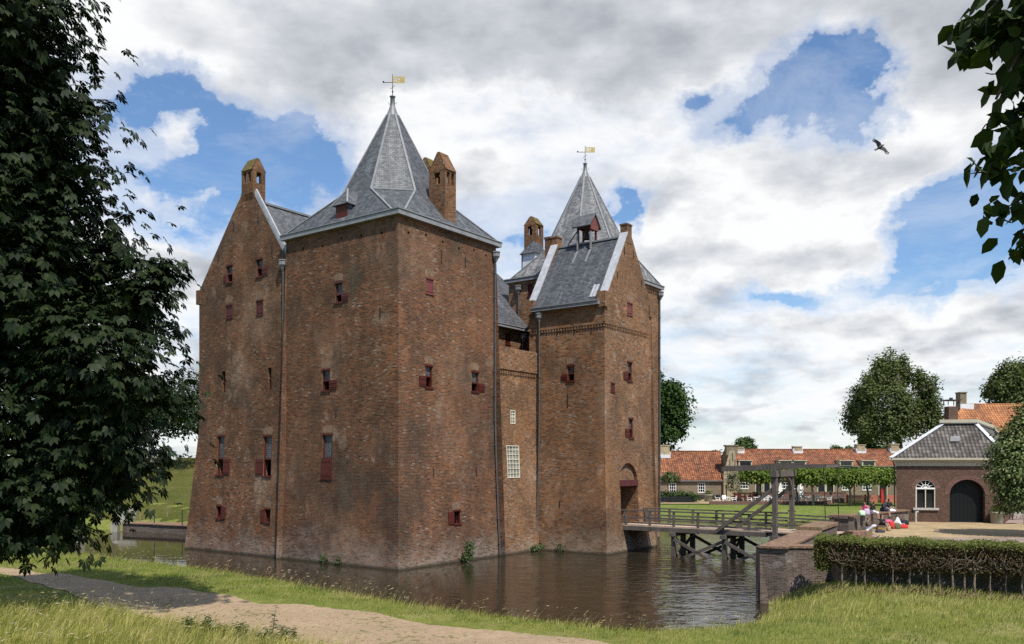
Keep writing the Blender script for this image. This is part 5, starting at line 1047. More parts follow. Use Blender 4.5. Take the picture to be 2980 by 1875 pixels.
picket('picket_fence', X(2466, 108), X(2572, 108), 108, 1.3, 1.0, 'red picket fence on the lawn left of the red post', 'fence_red', 42)
picket('picket_fence', X(2578, 108), X(2625, 108), 108, 1.3, 1.0, 'red picket fence between the red post and the guardhouse', 'fence_red', 18)
o = empty('red_post', (X(2570, 107.6), 107.6, 1.3), 'bright red timber gate post in the picket fence', 'post'); MB().box(-.28, .28, -.1, .1, 0, 1.75).build('shaft', 'bright_red_paint', o); MB().box(-.32, .32, -.13, .13, 1.75, 1.82).build('cap', 'bright_red_paint', o)
o = empty('red_pole', (X(2486, 108.6), 108.6, 1.3), 'thin red pole standing behind the picket fence', 'pole'); MB().cyl((0, 0, 0), (0, 0, 3.0), .09, .09, 6).build('shaft', 'fence_red', o); MB().lathe((0, 0, 3.0), [(.13, 0), (.13, .06), (.06, .14), (0, .15)], 8).build('cap', 'fence_red', o)
o = empty('red_cabinet', (X(2146, 106.5), 106.5, TZ), 'dark red cabinet on the terrace beside the gable bay', 'cabinet'); MB().box(-.4, .4, -.3, .3, 0, 1.15).build('body', 'red_paint', o); MB().box(-.55, .55, -.45, .45, -.02, .5).build('planter', 'black_paint', o)
o = empty('planter_box', (X(1968, 108), 108, 1.3), 'black timber planter with dark hedge at the castle right edge', 'planter'); plb = o
m_ = MB(); m_.box(-2.2, 2.2, -.6, .6, -.3, .9); m_.build('box', 'black_paint', o)
MB().bar((-2.5, -1.0, .0), (2.5, 1.0, .15), .1, .5).build('rail', 'dark_wood', o)
pot2 = potted('potted_shrub', 'round tub with clipped bush before the low house wall', X(2061, 110), 110, 1.35, 1.15)
# ================================================================ VEGETATION
def unit(a): return a/np.maximum(np.linalg.norm(a, axis=-1, keepdims=True), 1e-9)
def frames(n, axis_hint):
    t = axis_hint-(axis_hint*n).sum(1, keepdims=True)*n; t = unit(t); return t, np.cross(n, t)
def leaf_simple(P, n, t, b, s, bend=.12, w=.62):
    """folded ovate leaf, base at P, pointing along t: 7 verts, 4 quads/tris as 2 polys per half"""
    L = s[:, None]
    base = P; mid = P+t*L*.5-n*L*bend*.3; tip = P+t*L-n*L*bend*1.6
    l1 = P+t*L*.28+b*L*w*.42+n*L*.07; r1 = P+t*L*.28-b*L*w*.42+n*L*.07
    l2 = P+t*L*.66+b*L*w*.40-n*L*bend*.4; r2 = P+t*L*.66-b*L*w*.40-n*L*bend*.4
    V = np.stack([base, l1, l2, tip, r2, r1, mid], 1).reshape(-1, 3); k = np.arange(len(P))[:, None]*7
    return V, np.concatenate([k+np.array([0, 6, 2, 1]), k+np.array([6, 3, 2, 2])[[0, 1, 2, 2]], k+np.array([0, 5, 4, 6]), k+np.array([6, 4, 3, 3])[[0, 1, 2, 2]]])
def leaf_quad(P, n, t, b, s, w=.62, bend=.15):
    L = s[:, None]
    V = np.stack([P, P+t*L*.5+b*L*w*.5+n*L*.06, P+t*L-n*L*bend, P+t*L*.5-b*L*w*.5+n*L*.06], 1).reshape(-1, 3)
    return V, np.arange(len(P)*4).reshape(-1, 4)
def leaf_palm(P, n, t, b, s, k=6):
    Vs = []
    for i in range(k):
        a = (i-(k-1)/2)*(4.3/k); f = 1-.07*abs(i-(k-1)/2)**1.5
        d = t*math.cos(a)+b*math.sin(a); sd = -t*math.sin(a)+b*math.cos(a); L = (s*f)[:, None]
        dr = np.array([0, 0, -1.0])
        Vs.append(np.stack([P+d*L*.06, P+d*L*.64+sd*L*.23+dr*L*.14, P+d*L*.97+dr*L*.38, P+d*L*.64-sd*L*.23+dr*L*.14], 1))
    V = np.stack(Vs, 1).reshape(-1, 3); return V, np.arange(len(V)).reshape(-1, 4)
def crown_points(lobes, n, clump, inner=.25, per=26, flat=.6, seed=0, low=-.75):
    r = np.random.default_rng(seed); C = np.array([l[:3] for l in lobes]); Rr = np.array([(l[3:6] if len(l) >= 6 else (l[3],)*3) for l in lobes])
    A = (Rr[:, 0]*Rr[:, 1]*Rr[:, 2])**(2/3); nc = max(1, int(n*(1-inner)/per)); li = r.choice(len(lobes), nc, p=A/A.sum())
    d = unit(r.normal(size=(nc, 3))); d[:, 2] = np.where(d[:, 2] < low, -d[:, 2], d[:, 2])
    cc = C[li]+d*Rr[li]*r.uniform(.72, 1.0, (nc, 1))
    sz = clump*r.uniform(.6, 1.3, nc)*np.minimum(1, Rr[li].mean(1)/(1.5*clump)); m = np.repeat(np.arange(nc), per)
    off = r.normal(size=(len(m), 3))*np.array([1, 1, flat])*sz[m][:, None]*.55
    off[:, 2] -= .35*np.hypot(off[:, 0], off[:, 1])**1.3/np.maximum(sz[m], .1)**.3*.6
    P = cc[m]+off; out = unit(d[m]*.7+unit(off+1e-6)*.6)
    ni = int(n*inner); li = r.choice(len(lobes), ni, p=A/A.sum()); d2 = unit(r.normal(size=(ni, 3)))
    P2 = C[li]+d2*Rr[li]*(r.uniform(0, 1, (ni, 1))**(1/3))*.85
    return np.concatenate([P, P2]), np.concatenate([out, d2]), r
def foliage(name, lobes, n, size, mat, parent, kind='quad', clump=.5, inner=.25, per=26, up=.7, flat=.6, seed=0, base=(0, 0, 0), low=-.75, droop=.5, wid=.62, wind=0):
    P, out, r = crown_points(lobes, n, clump, inner, per, flat, seed, low)
    nn = unit(out*.55+np.array([0, 0, up])+r.normal(size=P.shape)*.38)
    hint = out*1.0+r.normal(size=P.shape)*.55+np.array([wind, 0, -droop]); t, b = frames(nn, hint)
    s = size*r.uniform(.65, 1.25, len(P)); fn = {'quad': leaf_quad, 'simple': leaf_simple, 'palm': leaf_palm}[kind]
    V, F = fn(P, nn, t, b, s) if kind == 'palm' else fn(P, nn, t, b, s, w=wid)
    if kind == 'simple':
        m = F[:, 2] == F[:, 3]; F = [F[~m], F[m][:, :3]]
    return npmesh(name, V-np.array(base), F, mat, parent)
def tree(name, label, x, y, z, h, r0, lobes, n, size, mat, cat='tree', bark='bark', group=None, limbs=6, **k):
    o = empty(name, (x, y, z), label, cat, group); rr = random.Random(int(x*13+y*7)); mb = MB()
    mb.tube([(0, 0, -.4), (.03*h, .0, h*.3), (-.02*h, .02*h, h*.65), (0, 0, h)], [r0*1.25, r0, r0*.75, r0*.3], 9)
    L = sorted(lobes, key=lambda l: -l[3])[:limbs]
    for l in L:
        q = Vector((l[0]-x, l[1]-y, l[2]-z)); s = Vector((0, 0, min(h*.95, max(h*.45, q.z-abs(q.xy.length)*.8)))); m_ = s.lerp(q, .5)+Vector((rr.uniform(-.3, .3), rr.uniform(-.3, .3), .12*q.xy.length))
        mb.tube([s, m_, q], [r0*.5, r0*.32, r0*.1], 6)
        for _ in range(3): e = q+Vector([rr.uniform(-.8, .8)*l[3] for _ in range(3)]); mb.tube([m_, m_.lerp(e, .55)+Vector((0, 0, .1)), e], [r0*.22, r0*.14, r0*.04], 5)
    mb.build('trunk', bark, o, True); foliage('crown', lobes, n, size, mat, o, base=(x, y, z), **k); return o
def lobes_in(c, r, k, s, seed):
    g = np.random.default_rng(seed); d = unit(g.normal(size=(k, 3))); d[:, 2] = np.abs(d[:, 2])*1.1-.35
    return [(*c, r[0]*.8, r[1]*.8, r[2]*.8)]+[(*(np.array(c)+dd*np.array(r)*g.uniform(.6, .88)), *(np.array(r)*s*g.uniform(.75, 1.25))) for dd in d]
# near chestnut that frames the left edge
S_ = 10/15; nl = [(-8.15, 14.2, 1.45), (-7.85, 12.4, 1.35), (-7.65, 10.8, 1.25), (-8.0, 9.9, 1.15), (-6.95, 9.35, .9), (-6.6, 8.25, 1.1), (-7.0, 7.35, 1.2), (-7.65, 6.6, 1.2), (-7.95, 5.95, 1.1), (-8.7, 5.7, 1.0), (-9.5, 6.2, 1.2), (-8.6, 7.8, 1.6), (-9, 9.5, 1.9), (-9.2, 11.5, 2.0), (-9.4, 13.6, 2.1)]
lob = [(x*S_-(.22 if z < 9.5 else .42), 10+.25*((i*7) % 5-2), 6.5+(z-6.5)*S_, r*S_, r*S_, r*S_*.95) for i, (x, z, r) in enumerate(nl)]
lob += [(-4.22, 10, 8.72, .30, .3, .22), (-4.35, 9.9, 8.45, .3, .3, .25), (-9.0, 11, 10.2, 2.9, 2.6, 3.8), (-8.9, 10.6, 14, 2.8, 2.5, 2.0), (-10, 10.5, 7.4, 2.4, 2.2, 2.0)]
gz = float(hgt([-9.2], [10.8])[0])
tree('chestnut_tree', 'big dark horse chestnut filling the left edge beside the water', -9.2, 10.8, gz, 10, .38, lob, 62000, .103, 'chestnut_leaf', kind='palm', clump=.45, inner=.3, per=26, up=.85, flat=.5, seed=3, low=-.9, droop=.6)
gz = float(hgt([-15.5], [20])[0])
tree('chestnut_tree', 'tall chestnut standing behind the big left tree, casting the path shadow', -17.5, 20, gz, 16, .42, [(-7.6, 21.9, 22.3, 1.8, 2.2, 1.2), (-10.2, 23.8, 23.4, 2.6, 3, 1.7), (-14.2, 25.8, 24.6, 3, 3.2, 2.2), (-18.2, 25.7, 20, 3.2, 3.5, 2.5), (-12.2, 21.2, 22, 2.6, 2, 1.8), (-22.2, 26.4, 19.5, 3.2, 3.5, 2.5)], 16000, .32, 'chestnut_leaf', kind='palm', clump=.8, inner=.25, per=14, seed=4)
# overhanging lime at the top right
gz = float(hgt([9.2], [4.6])[0]); lt = empty('lime_tree', (9.2, 4.6, gz), 'lime tree branch with big dark leaves hanging into the top right corner', 'tree')
mb = MB(); B_ = lambda *p: (p[0]-9.2, p[1]-4.6, p[2]-gz)
mb.tube([(0, 0, -.4), (.05, 0, 3), (-.1, .1, 6), (0, .1, 9)], [.33, .28, .22, .12], 9)
mb.tube([B_(9.1, 4.7, 9.2), B_(6.8, 4.6, 10.5), B_(4.9, 4.6, 10.4), B_(3.6, 4.9, 9.9), B_(3.0, 5.0, 9.35), B_(2.75, 5.0, 9.1)], [.12, .09, .06, .035, .014, .006], 7)
tw = [[(3.6, 4.9, 9.9), (3.35, 5.0, 9.2), (3.1, 5.0, 8.6), (3.0, 5.0, 8.3)], [(4.0, 4.8, 10.0), (3.5, 4.95, 9.1), (3.2, 5.05, 8.3), (3.02, 5.0, 7.75)], [(4.2, 4.8, 10.0), (3.8, 4.9, 8.9), (3.3, 5.0, 7.9), (3.1, 5, 7.5)], [(3.3, 4.95, 9.6), (2.95, 4.95, 8.9), (2.8, 4.95, 8.6)]]
for p in tw: mb.tube([B_(*q) for q in p], [.022, .014, .008, .004][:len(p)], 6)
mb.build('trunk', 'bark', lt, True)
ll = [(2.80, 5, 9.12, .17), (2.6, 5, 9.06, .10), (3.0, 5.05, 9.2, .26), (3.0, 5, 8.95, .22), (3.2, 5.1, 8.9, .3), (2.93, 5, 8.72, .15), (3.1, 5, 8.5, .24), (2.88, 4.95, 8.38, .17), (3.05, 5.05, 8.25, .22), (2.98, 5, 8.02, .14), (3.15, 5.05, 7.95, .22), (3.0, 5, 7.78, .09), (3.35, 5.1, 8.4, .36), (3.5, 5.1, 9.2, .42), (3.4, 5.1, 7.9, .25), (3.08, 5, 7.58, .09), (3.9, 5.1, 8.8, .5), (3.9, 5, 9.6, .5)]
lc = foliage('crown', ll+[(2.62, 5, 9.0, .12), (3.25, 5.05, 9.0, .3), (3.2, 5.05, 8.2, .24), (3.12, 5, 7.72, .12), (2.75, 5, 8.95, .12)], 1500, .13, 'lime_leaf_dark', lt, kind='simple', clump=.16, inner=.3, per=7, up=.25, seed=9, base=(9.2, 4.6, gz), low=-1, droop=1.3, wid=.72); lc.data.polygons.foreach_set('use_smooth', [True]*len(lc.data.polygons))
# far-left dike trees
tr = dict(kind='quad', clump=1.0, inner=.35, per=30)
def z_at(x, y): return float(hgt([x], [y])[0])
x = (438-CX)/CF*104; z = z_at(x, 104); tree('chestnut_tree', 'broad tree with pale trunk on the far dike left of the castle', x, 104, z, 7, .36, lobes_in((x-1, 104, z+6.8), (7.5, 6, 5.6), 16, .42, 2), 12000, .38, 'far_dark_leaf', bark='pale_bark', seed=5, **tr)
x = (582-CX)/CF*116; z = z_at(x, 116); tree('chestnut_tree', 'tree on the far dike half hidden by the castle left wall', x, 116, z, 7, .4, lobes_in((x, 116, z+6.6), (8, 6, 6.2), 16, .42, 12), 12000, .40, 'far_dark_leaf', seed=6, **tr)
x = (300-CX)/CF*110; z = z_at(x, 110); tree('chestnut_tree', 'tree on the far dike showing through the big left chestnut', x, 110, z, 7, .4, lobes_in((x, 110, z+7.0), (8, 6, 5.8), 14, .42, 22), 8000, .42, 'far_dark_leaf', seed=7, **tr)
# right background trees
def bg(name, label, px0, px1, ptop, pbot, Y, mat, n, s, zb=1.2, k=14, seed=1, spread=.42, dep=.8, **kw):
    X0, X1 = (px0-CX)/CF*Y, (px1-CX)/CF*Y; zt, zl = CH+(HY-ptop)*Y/CF, CH+(HY-pbot)*Y/CF; c = ((X0+X1)/2, Y, (zt+zl)/2); r = ((X1-X0)/2, (X1-X0)/2*dep, (zt-zl)/2)
    return tree(name, label, c[0], Y, zb, zl-zb+r[2]*1.2, max(.12, r[0]*.06), lobes_in(c, r, k, spread, seed), n, s, mat, seed=seed, **kw)
bg('chestnut_tree', 'dark dense tree rising behind the orange roof at the castle right side', 1800, 2014, 1068, 1390, 140, 'dark_leaf', 28000, .55, k=30, spread=.32, dep=.9, kind='quad', clump=1.0, inner=.35, per=24, seed=14)
def spiky(px0, px1, ptop, pbot, Y, seed, nl=34, lean=.25):
    g = np.random.default_rng(seed); X0, X1 = at_(px0, Y), at_(px1, Y); zt, zl = CH+(HY-ptop)*Y/CF, CH+(HY-pbot)*Y/CF; c = np.array([(X0+X1)/2, Y, (zt+zl)/2]); r = np.array([(X1-X0)/2, (X1-X0)*.4, (zt-zl)/2])
    L = [(c[0]-.12*r[0], Y, c[2]-.05*r[2], r[0]*.62, r[1]*.62, r[2]*.66), (c[0]+.25*r[0], Y, c[2]-.2*r[2], r[0]*.5, r[1]*.5, r[2]*.5), (c[0]-.3*r[0], Y, c[2]-.35*r[2], r[0]*.5, r[1]*.5, r[2]*.4)]
    for k in range(nl):
        a = g.uniform(-.45, math.pi+.45); q = g.uniform(.62, .9); y_ = g.uniform(-.6, .6); s = g.uniform(.7, 1.3)
        L.append((c[0]+math.cos(a)*r[0]*q+lean*math.sin(max(a, 0))*r[0]*.2, Y+y_*r[1], c[2]+math.sin(a)*r[2]*q, r[0]*.15*s, r[1]*.16*s, r[2]*.26*s))
    return L
at_ = lambda p, Y: (p-CX)/CF*Y
for lab_, a_0, b_0, t_0, l_0, Y_, n_0, sd_0 in (('large windblown grey green poplar behind the long orange roof', 2468, 2738, 1042, 1340, 150, 34000, 3), ('second grey green poplar cut by the right edge above the orange house', 2866, 3090, 1056, 1215, 140, 18000, 5)):
    x_0 = at_((a_0+b_0)/2+10, Y_); tree('poplar_tree', lab_, x_0, Y_, 1.2, CH+(HY-t_0)*Y_/CF-4, .55, spiky(a_0, b_0, t_0, l_0, Y_, sd_0), n_0, .5, 'poplar_leaf', seed=sd_0, limbs=14, kind='quad', clump=.75, inner=.3, per=16, up=.5, wind=.7, flat=1.3, droop=-.5)
if 0: bg('poplar_tree', 'large windblown grey green poplar behind the long orange roof', 2485, 2712, 1062, 1302, 150, 'poplar_leaf', 26000, .5, k=46, spread=.20, kind='quad', clump=.9, inner=.3, per=20, seed=15, up=.6, wind=.8, flat=1.0)
if 0: bg('poplar_tree', 'second grey green poplar cut by the right edge above the orange house', 2872, 3090, 1062, 1200, 140, 'poplar_leaf', 15000, .5, k=40, spread=.2, kind='quad', clump=.9, inner=.3, per=24, seed=17, up=.9, wind=.8, flat=1.0)
bg('round_tree', 'small round tree alone on the skyline above the long roof', 2138, 2193, 1264, 1335, 230, 'mid_leaf', 2600, .75, kind='quad', clump=1.0, inner=.4, per=20, seed=18)
for k, (a, b, t, bo_, Y, lab) in enumerate([(2414, 2452, 1296, 1340, 260, 'low pale tree peeping over the roof beside the second chimney'), (2452, 2486, 1298, 1340, 265, 'low pale tree next to the chimney below the poplar'), (2510, 2552, 1287, 1340, 220, 'pale bush tree under the poplar crown'), (2556, 2600, 1290, 1340, 225, 'pale bush tree between the two right chimneys'), (2072, 2090, 1309, 1335, 300, 'tiny treetop peeping over the left orange roof'), (2505, 2545, 1255, 1330, 160, 'dark slim tree trunk and crown at the left foot of the poplar')]):
    bg('distant_tree', lab, a, b, t, bo_, Y, 'mid_leaf' if k != 5 else 'dark_leaf', 1500, .8, kind='quad', clump=1.0, inner=.4, per=20, seed=30+k)
# distant wood as one mass
P = []; 
wl = [(-260+i*26+random.uniform(-8, 8), 420+random.uniform(-25, 25), random.uniform(3, 7), random.uniform(14, 22), 10, random.uniform(5, 8)) for i in range(34)]
o = foliage('woodland', wl, 16000, 3.0, 'far_leaf', None, kind='quad', clump=4, inner=.5, per=24, seed=40); tag(o, 'distant blue green wood along the horizon', 'wood', kind='stuff')
# pollard lindens
for k, (p, Y, lab, w_, dz) in enumerate([(2209, 109, 'pollard linden on the terrace beside the lifting beam', 2.1, .1), (2318, 106, 'pollard linden just right of the drawbridge portal', 1.9, .15), (2365, 102, 'pollard linden with bare trunk at the terrace corner', 2.0, 0), (2416, 107, 'pollard linden in the back row between two bare trunks', 1.8, .2), (2474, 101, 'pollard linden on the lawn right of the chains', 2.05, -.05), (2525, 106, 'pollard linden in the back row by the picket fence', 1.8, .2), (2574, 101.5, 'pollard linden in front of the red post', 2.1, 0)]):
    x = (p-CX)/CF*Y; zc_ = CH+(HY-1390)*Y/CF+dz; g_ = random.Random(k)
    lobs = [(x+dx*w_*.62, Y+dy*1.0, zc_+g_.uniform(-.12, .15), w_*.52, 1.1, .98) for dx in (-1, 0, 1) for dy in (-1, 1)]
    tree('pollard_linden', lab, x, Y, 1.3, zc_-1.3, .14, lobs, 2600, .36, 'linden_leaf', bark='pale_bark', group='pollard lindens', limbs=6, kind='quad', clump=.45, inner=.25, per=14, seed=50+k, low=-.5)
# linden at the right edge
lobs = [(31.5, 52, 9.3, 1.1, 1.1, 1.0), (30.8, 51.8, 8.2, 1.2, 1.1, 1.1), (30.1, 51.6, 7.1, 1.2, 1.1, 1.1), (29.9, 51.6, 5.9, 1.2, 1.1, 1.1), (30.4, 51.6, 4.8, 1.1, 1.1, 1.0), (32.2, 52.5, 6.2, 2.0, 1.8, 2.1), (30.6, 51.8, 4.3, 1.2, 1.2, .9), (31.6, 51.6, 6.0, 1.5, 1.3, 1.3), (32.8, 51.8, 7.8, 1.7, 1.5, 1.4), (33.4, 52, 9.2, 1.3, 1.3, 1.1), (33.6, 51.6, 5.2, 2.0, 1.7, 1.7), (34.2, 52, 7.5, 1.9, 1.7, 1.8), (31.9, 51.3, 4.3, 1.1, 1.1, .8), (30.6, 52, 6.4, .8, .8, .7)]
tree('linden_tree', 'young linden with pale flowers covering the guardhouse right corner', 33.2, 52.6, 1.99, 4.5, .22, lobs, 36000, .20, 'linden_pale_leaf', kind='simple', clump=.42, inner=.25, per=16, seed=61, up=.6, low=-.9)
# small shrubs
def shrub(name, label, x, y, z, lobes, n, s, mat, cat='shrub', kind='quad', stem=.03, seed=1, clump=.15, **k):
    o = empty(name, (x, y, z), label, cat); mb = MB()
    for l in lobes: mb.tube([(0, 0, -.1), (l[0]*.5, l[1]*.5, l[2]*.55), (l[0], l[1], l[2])], [stem, stem*.7, stem*.3], 5)
    mb.build('stem', 'bark', o); foliage('foliage', lobes, n, s, mat, o, kind=kind, clump=clump, inner=.3, per=12, seed=seed, **k); return o
c_ = cw(5.4, -1.05); shrub('shrub', 'leafy bush growing from the tower foot above the water', c_[0], c_[1], .1, [(0, 0, .5, .35, .3, .4), (.1, 0, 1.0, .28, .25, .3), (-.1, 0, .3, .35, .3, .3)], 700, .14, 'weed_leaf')
c_ = cw(13.7, -.9); shrub('shrub', 'low weeds in the wall corner at the gatehouse foot', c_[0], c_[1], .05, [(0, 0, .3, .5, .3, .25), (-.7, .3, .2, .5, .3, .2), (-1.5, .9, .15, .5, .3, .18)], 600, .13, 'weed_leaf', seed=2)
for k, (px_, w_, lab) in enumerate([(985, .4, 'thin weeds on the waterline left of the tower corner'), (945, .3, 'small weeds on the tower waterline below the tall window'), (1630, .6, 'weeds at the gatehouse waterline')]):
    F = FKL if k < 2 else FGL; s_, _ = F.px(px_, 1640 if k < 2 else 1605); q = F.P(s_, 0, .1); c_ = cw(q[0], q[1]); shrub('wall_weed', lab, c_[0], c_[1], .02, [(0, 0, .3, .2, .2, .35), (.15, -.1, .15, .25, .2, .15)], 160, .11, 'weed_leaf', 'weed', seed=70+k)
shrub('climbing_shrub', 'grey green climbing shrub on the gable bay wall', X(2140, 114), 113.6, 1.3, [(0, 0, 2.6, .9, .4, .9), (-.6, 0, 3.6, .6, .4, .9), (.3, 0, 1.5, .6, .4, .7), (-.8, .2, 2.2, .5, .4, 1.0)], 900, .26, 'weed_grey_leaf', seed=5, clump=.3)
shrub('standard_tree', 'small ball headed tree in the planter by the castle corner', X(1948, 108), 107.6, 1.4, [(0, 0, 3.2, .95, .9, .75), (-.5, 0, 3.3, .7, .7, .6), (.6, 0, 3.0, .6, .6, .5)], 900, .26, 'mid_leaf', 'tree', seed=6, clump=.3, stem=.05)
shrub('planter_hedge', 'dark clipped hedge growing in the black planter box', X(1968, 108), 108, 2.1, [(dx, 0, .35, .7, .5, .4) for dx in (-1.7, -.9, 0, .9, 1.7)]+[(2.3, -.3, -.1, .7, .5, .5)], 1500, .22, 'dark_leaf', 'hedge', seed=7, clump=.25)
for o_, s in ((pot1, 1), (pot2, 1.15)): foliage('foliage', [(0, 0, .95*s, .42*s, .42*s, .32*s), (0, 0, 1.05*s, .3*s, .3*s, .25*s)], 500, .12*s, 'hedge_green', o_, kind='quad', clump=.12, inner=.3, per=10, seed=8)
# hedge with bare stems
hd = empty('hedge', (12.9, 36, 1.2), 'long clipped hedge with bare brown front and pale stems before the quay', 'hedge')
ha, hb = np.array([12.75, 36.15]), np.array([33.0, 26.3]); hu = unit((hb-ha)[None])[0]; hn = np.array([-hu[1], hu[0]]); HL = float(np.linalg.norm(hb-ha)); rg = np.random.default_rng(5)
def hp(s, t, z): return np.column_stack([ha[0]+hu[0]*s+hn[0]*t-12.9, ha[1]+hu[1]*s+hn[1]*t-36, z-1.2])
def hleaf(nm, N, zr, tr_, size, mat, upb):
    s = rg.uniform(0, HL, N); t = rg.uniform(*tr_, N); z = rg.uniform(*zr, N)+.04*np.sin(s*2.1)+.03*np.sin(s*5.3)
    P = hp(s, t, z); n = unit(np.column_stack([rg.normal(size=N)*.6-hn[0]*.5, rg.normal(size=N)*.6-hn[1]*.5, rg.normal(size=N)*.5+upb])); tt, b = frames(n, rg.normal(size=(N, 3))); V, F = leaf_quad(P, n, tt, b, size*rg.uniform(.6, 1.3, N), .7); return npmesh(nm, V, F, mat, hd)
hleaf('foliage', 30000, (3.06, 3.30), (-.02, 2.1), .09, 'hedge_green', 1.2); hleaf('foliage', 20000, (2.1, 3.2), (.2, 2.1), .15, 'hedge_green', .2)
tag(hleaf('dead_foliage', 26000, (2.12, 3.14), (-.02, .7), .085, 'hedge_brown', .2), 'brown dead leaves on the hedge front')
s = rg.uniform(0, 1, 2500)*np.array(.55); P = hp(s, rg.uniform(0, 1.2, 2500), rg.uniform(1.9, 3.2, 2500)); n = unit(rg.normal(size=(2500, 3))); tt, b = frames(n, rg.normal(size=(2500, 3))); V, F = leaf_quad(P, n, tt, b, np.full(2500, .09)); npmesh('foliage', V, F, 'hedge_green', hd)
for s_ in (1.1, 1.6, 2.0, 3.05, 3.7, 4.35, 4.75, 5.2, 5.65, 6.0, 6.55, 7.1, 7.65, 9.3, 9.75, 10.6, 11.0, 11.4, 12.1, 12.5, 13.2, 14.0, 14.6, 15.5, 16.4, 17.2, 18.1, 19.0):
    mb = MB(); t0 = random.uniform(.1, .35); rd = random.uniform(.025, .05); gq = ha+hu*s_+hn*t0; zg = float(hgt([gq[0]], [gq[1]])[0])
    p = lambda ds, t, z: tuple(hp(np.array([s_+ds]), t, np.array([z]))[0])
    mb.tube([p(0, t0, zg-.1), p(random.uniform(-.05, .05), t0, 1.7), p(0, t0, 2.15), p(random.uniform(-.1, .1), t0, 2.7)], [rd*1.2, rd, rd*.8, rd*.4], 6)
    for q in range(7):
        sg = random.choice((-1, 1)); l = random.uniform(.3, .8); z0 = random.uniform(2.05, 2.5); tq = random.uniform(-.05, .2)
        mb.tube([p(0, t0, z0), p(sg*l*.4, (t0+tq)/2, z0+.12+random.uniform(-.03, .1)), p(sg*l*.75, tq, z0+.2), p(sg*l, tq-.02, z0+.4+random.uniform(-.1, .3))], [rd*.5, rd*.38, rd*.26, rd*.1], 5)
    mb.build('trunk', 'twig_bark', hd, True)
# ---- grass (mesh blades)
def blades(name, P, h, w, mat, label, seed, lean=.35, wind=(.5, .15), kind='stuff', cat='grass'):
    r = np.random.default_rng(seed); N = len(P); z = hgt(P[:, 0], P[:, 1]); base = np.column_stack([P, z-.02]); a = r.uniform(0, 2*np.pi, N)
    sd = np.column_stack([np.cos(a), np.sin(a), 0*a])*(w/2)[:, None]; ln = (np.column_stack([r.normal(size=N)*lean+wind[0], r.normal(size=N)*lean+wind[1]]))*h[:, None]
    mid = base+np.column_stack([ln*.28, h*.6]); tip = base+np.column_stack([ln*.8, h*r.uniform(.8, 1.05, N)])
    V = np.stack([base-sd, base+sd, mid+sd*.7, mid-sd*.7, tip], 1).reshape(-1, 3); k = np.arange(N)[:, None]*5
    o = npmesh(name, V, [k+np.array([0, 1, 2, 3]), k+np.array([3, 2, 4])], mat); tag(o, label, cat, kind=kind); return tip
r = np.random.default_rng(77)
def samp(N, x0, x1, y0, y1): return np.column_stack([r.uniform(x0, x1, N), y0+(y1-y0)*r.uniform(0, 1, N)**1.3])
P = samp(230000, -36, 24, 22, 62); d = sdist(P, moat); q = sdist(P, quayp); pt = onpath(P); pn = np.sin(P[:, 0]*1.7)*np.sin(P[:, 1]*2.3+P[:, 0])
ok = (d > .02) & (q > .3) & ((pt > 1.02) | ((pt > .72) & (r.uniform(size=len(P)) < .75*np.clip((pt-.72)/.3, 0, 1)**1.5)) | ((pn > .93) & (r.uniform(size=len(P)) < .5))) & (np.abs(P[:, 0]/P[:, 1]) < .72)
dh = (P-ha)@hn; ok &= ~((dh > .9) & ((P-ha)@hu > 0)); P, d, pt = P[ok], d[ok], pt[ok]
side = (P[:, 1] < 31-(P[:, 0]+14)*.45) & (P[:, 0] < -4.5) & (pt > 1)     # tall meadow below the path
h = np.where(side, .38, np.where((d < 1.6) & (P[:, 0] < 3), .33, np.where(pt < 1.35, .07, .15)))*r.uniform(.6, 1.4, len(P)); rgt = (P[:, 0] > 4); h = np.where(rgt, (.10+.16*np.clip((P[:, 1]-25)/10, 0, 1))*r.uniform(.6, 1.5, len(P)), h); h[pt < 1.0] = .06
tall = (side & (r.uniform(size=len(P)) < .9)) | ((d < 2.2) & (P[:, 0] < 3) & (r.uniform(size=len(P)) < .55)) | (rgt & (P[:, 1] > 29) & (r.uniform(size=len(P)) < .45))
blades('short_grass', P[~tall], h[~tall], np.full((~tall).sum(), .022), 'grass_blade', 'short green grass of the near bank', 1)
blades('tall_grass', P[tall], h[tall]*1.15, np.full(tall.sum(), .02), 'grass_tall', 'tall yellowing meadow grass on the near bank', 2)
# seed heads on long stalks, along the water and at the lower left
Q = samp(60000, -34, 10, 23, 60); d = sdist(Q, moat); pt = onpath(Q); sd_ = (Q[:, 1] < 31-(Q[:, 0]+14)*.45) & (Q[:, 0] < -4.5) & (pt > 1.02); e = ((d > .05) & (d < 1.1) & (r.uniform(size=len(Q)) < .30)) | (sd_ & (r.uniform(size=len(Q)) < .16)); e &= (sdist(Q, quayp) > .5); Q = Q[e]
tp = blades('seed_stalks', Q, r.uniform(.55, .95, len(Q)), np.full(len(Q), .012), 'grass_tall', 'long grass stalks bending over the water edge', 3, .3, (.55, .1))
dirn = unit(np.column_stack([r.normal(.7, .3, len(tp)), r.normal(.1, .3, len(tp)), r.normal(.25, .2, len(tp))])); n = unit(r.normal(size=tp.shape)); t, b = frames(n, dirn)
V, F = leaf_quad(tp-dirn*.05, n, t, b, r.uniform(.12, .2, len(tp)), .2, .1); tag(npmesh('seed_heads', V, F, 'seed_head'), 'pale seed heads of the bank grass', 'grass', kind='stuff')
P = np.column_stack([r.uniform(-64, -22, 9000), r.uniform(80, 116, 9000)]); P = P[sdist(P, moat) > .3]; blades('dike_grass', P, r.uniform(.05, .16, len(P)), np.full(len(P), .05), 'grass_dike', 'long grass on the far dike slope', 4, .4)
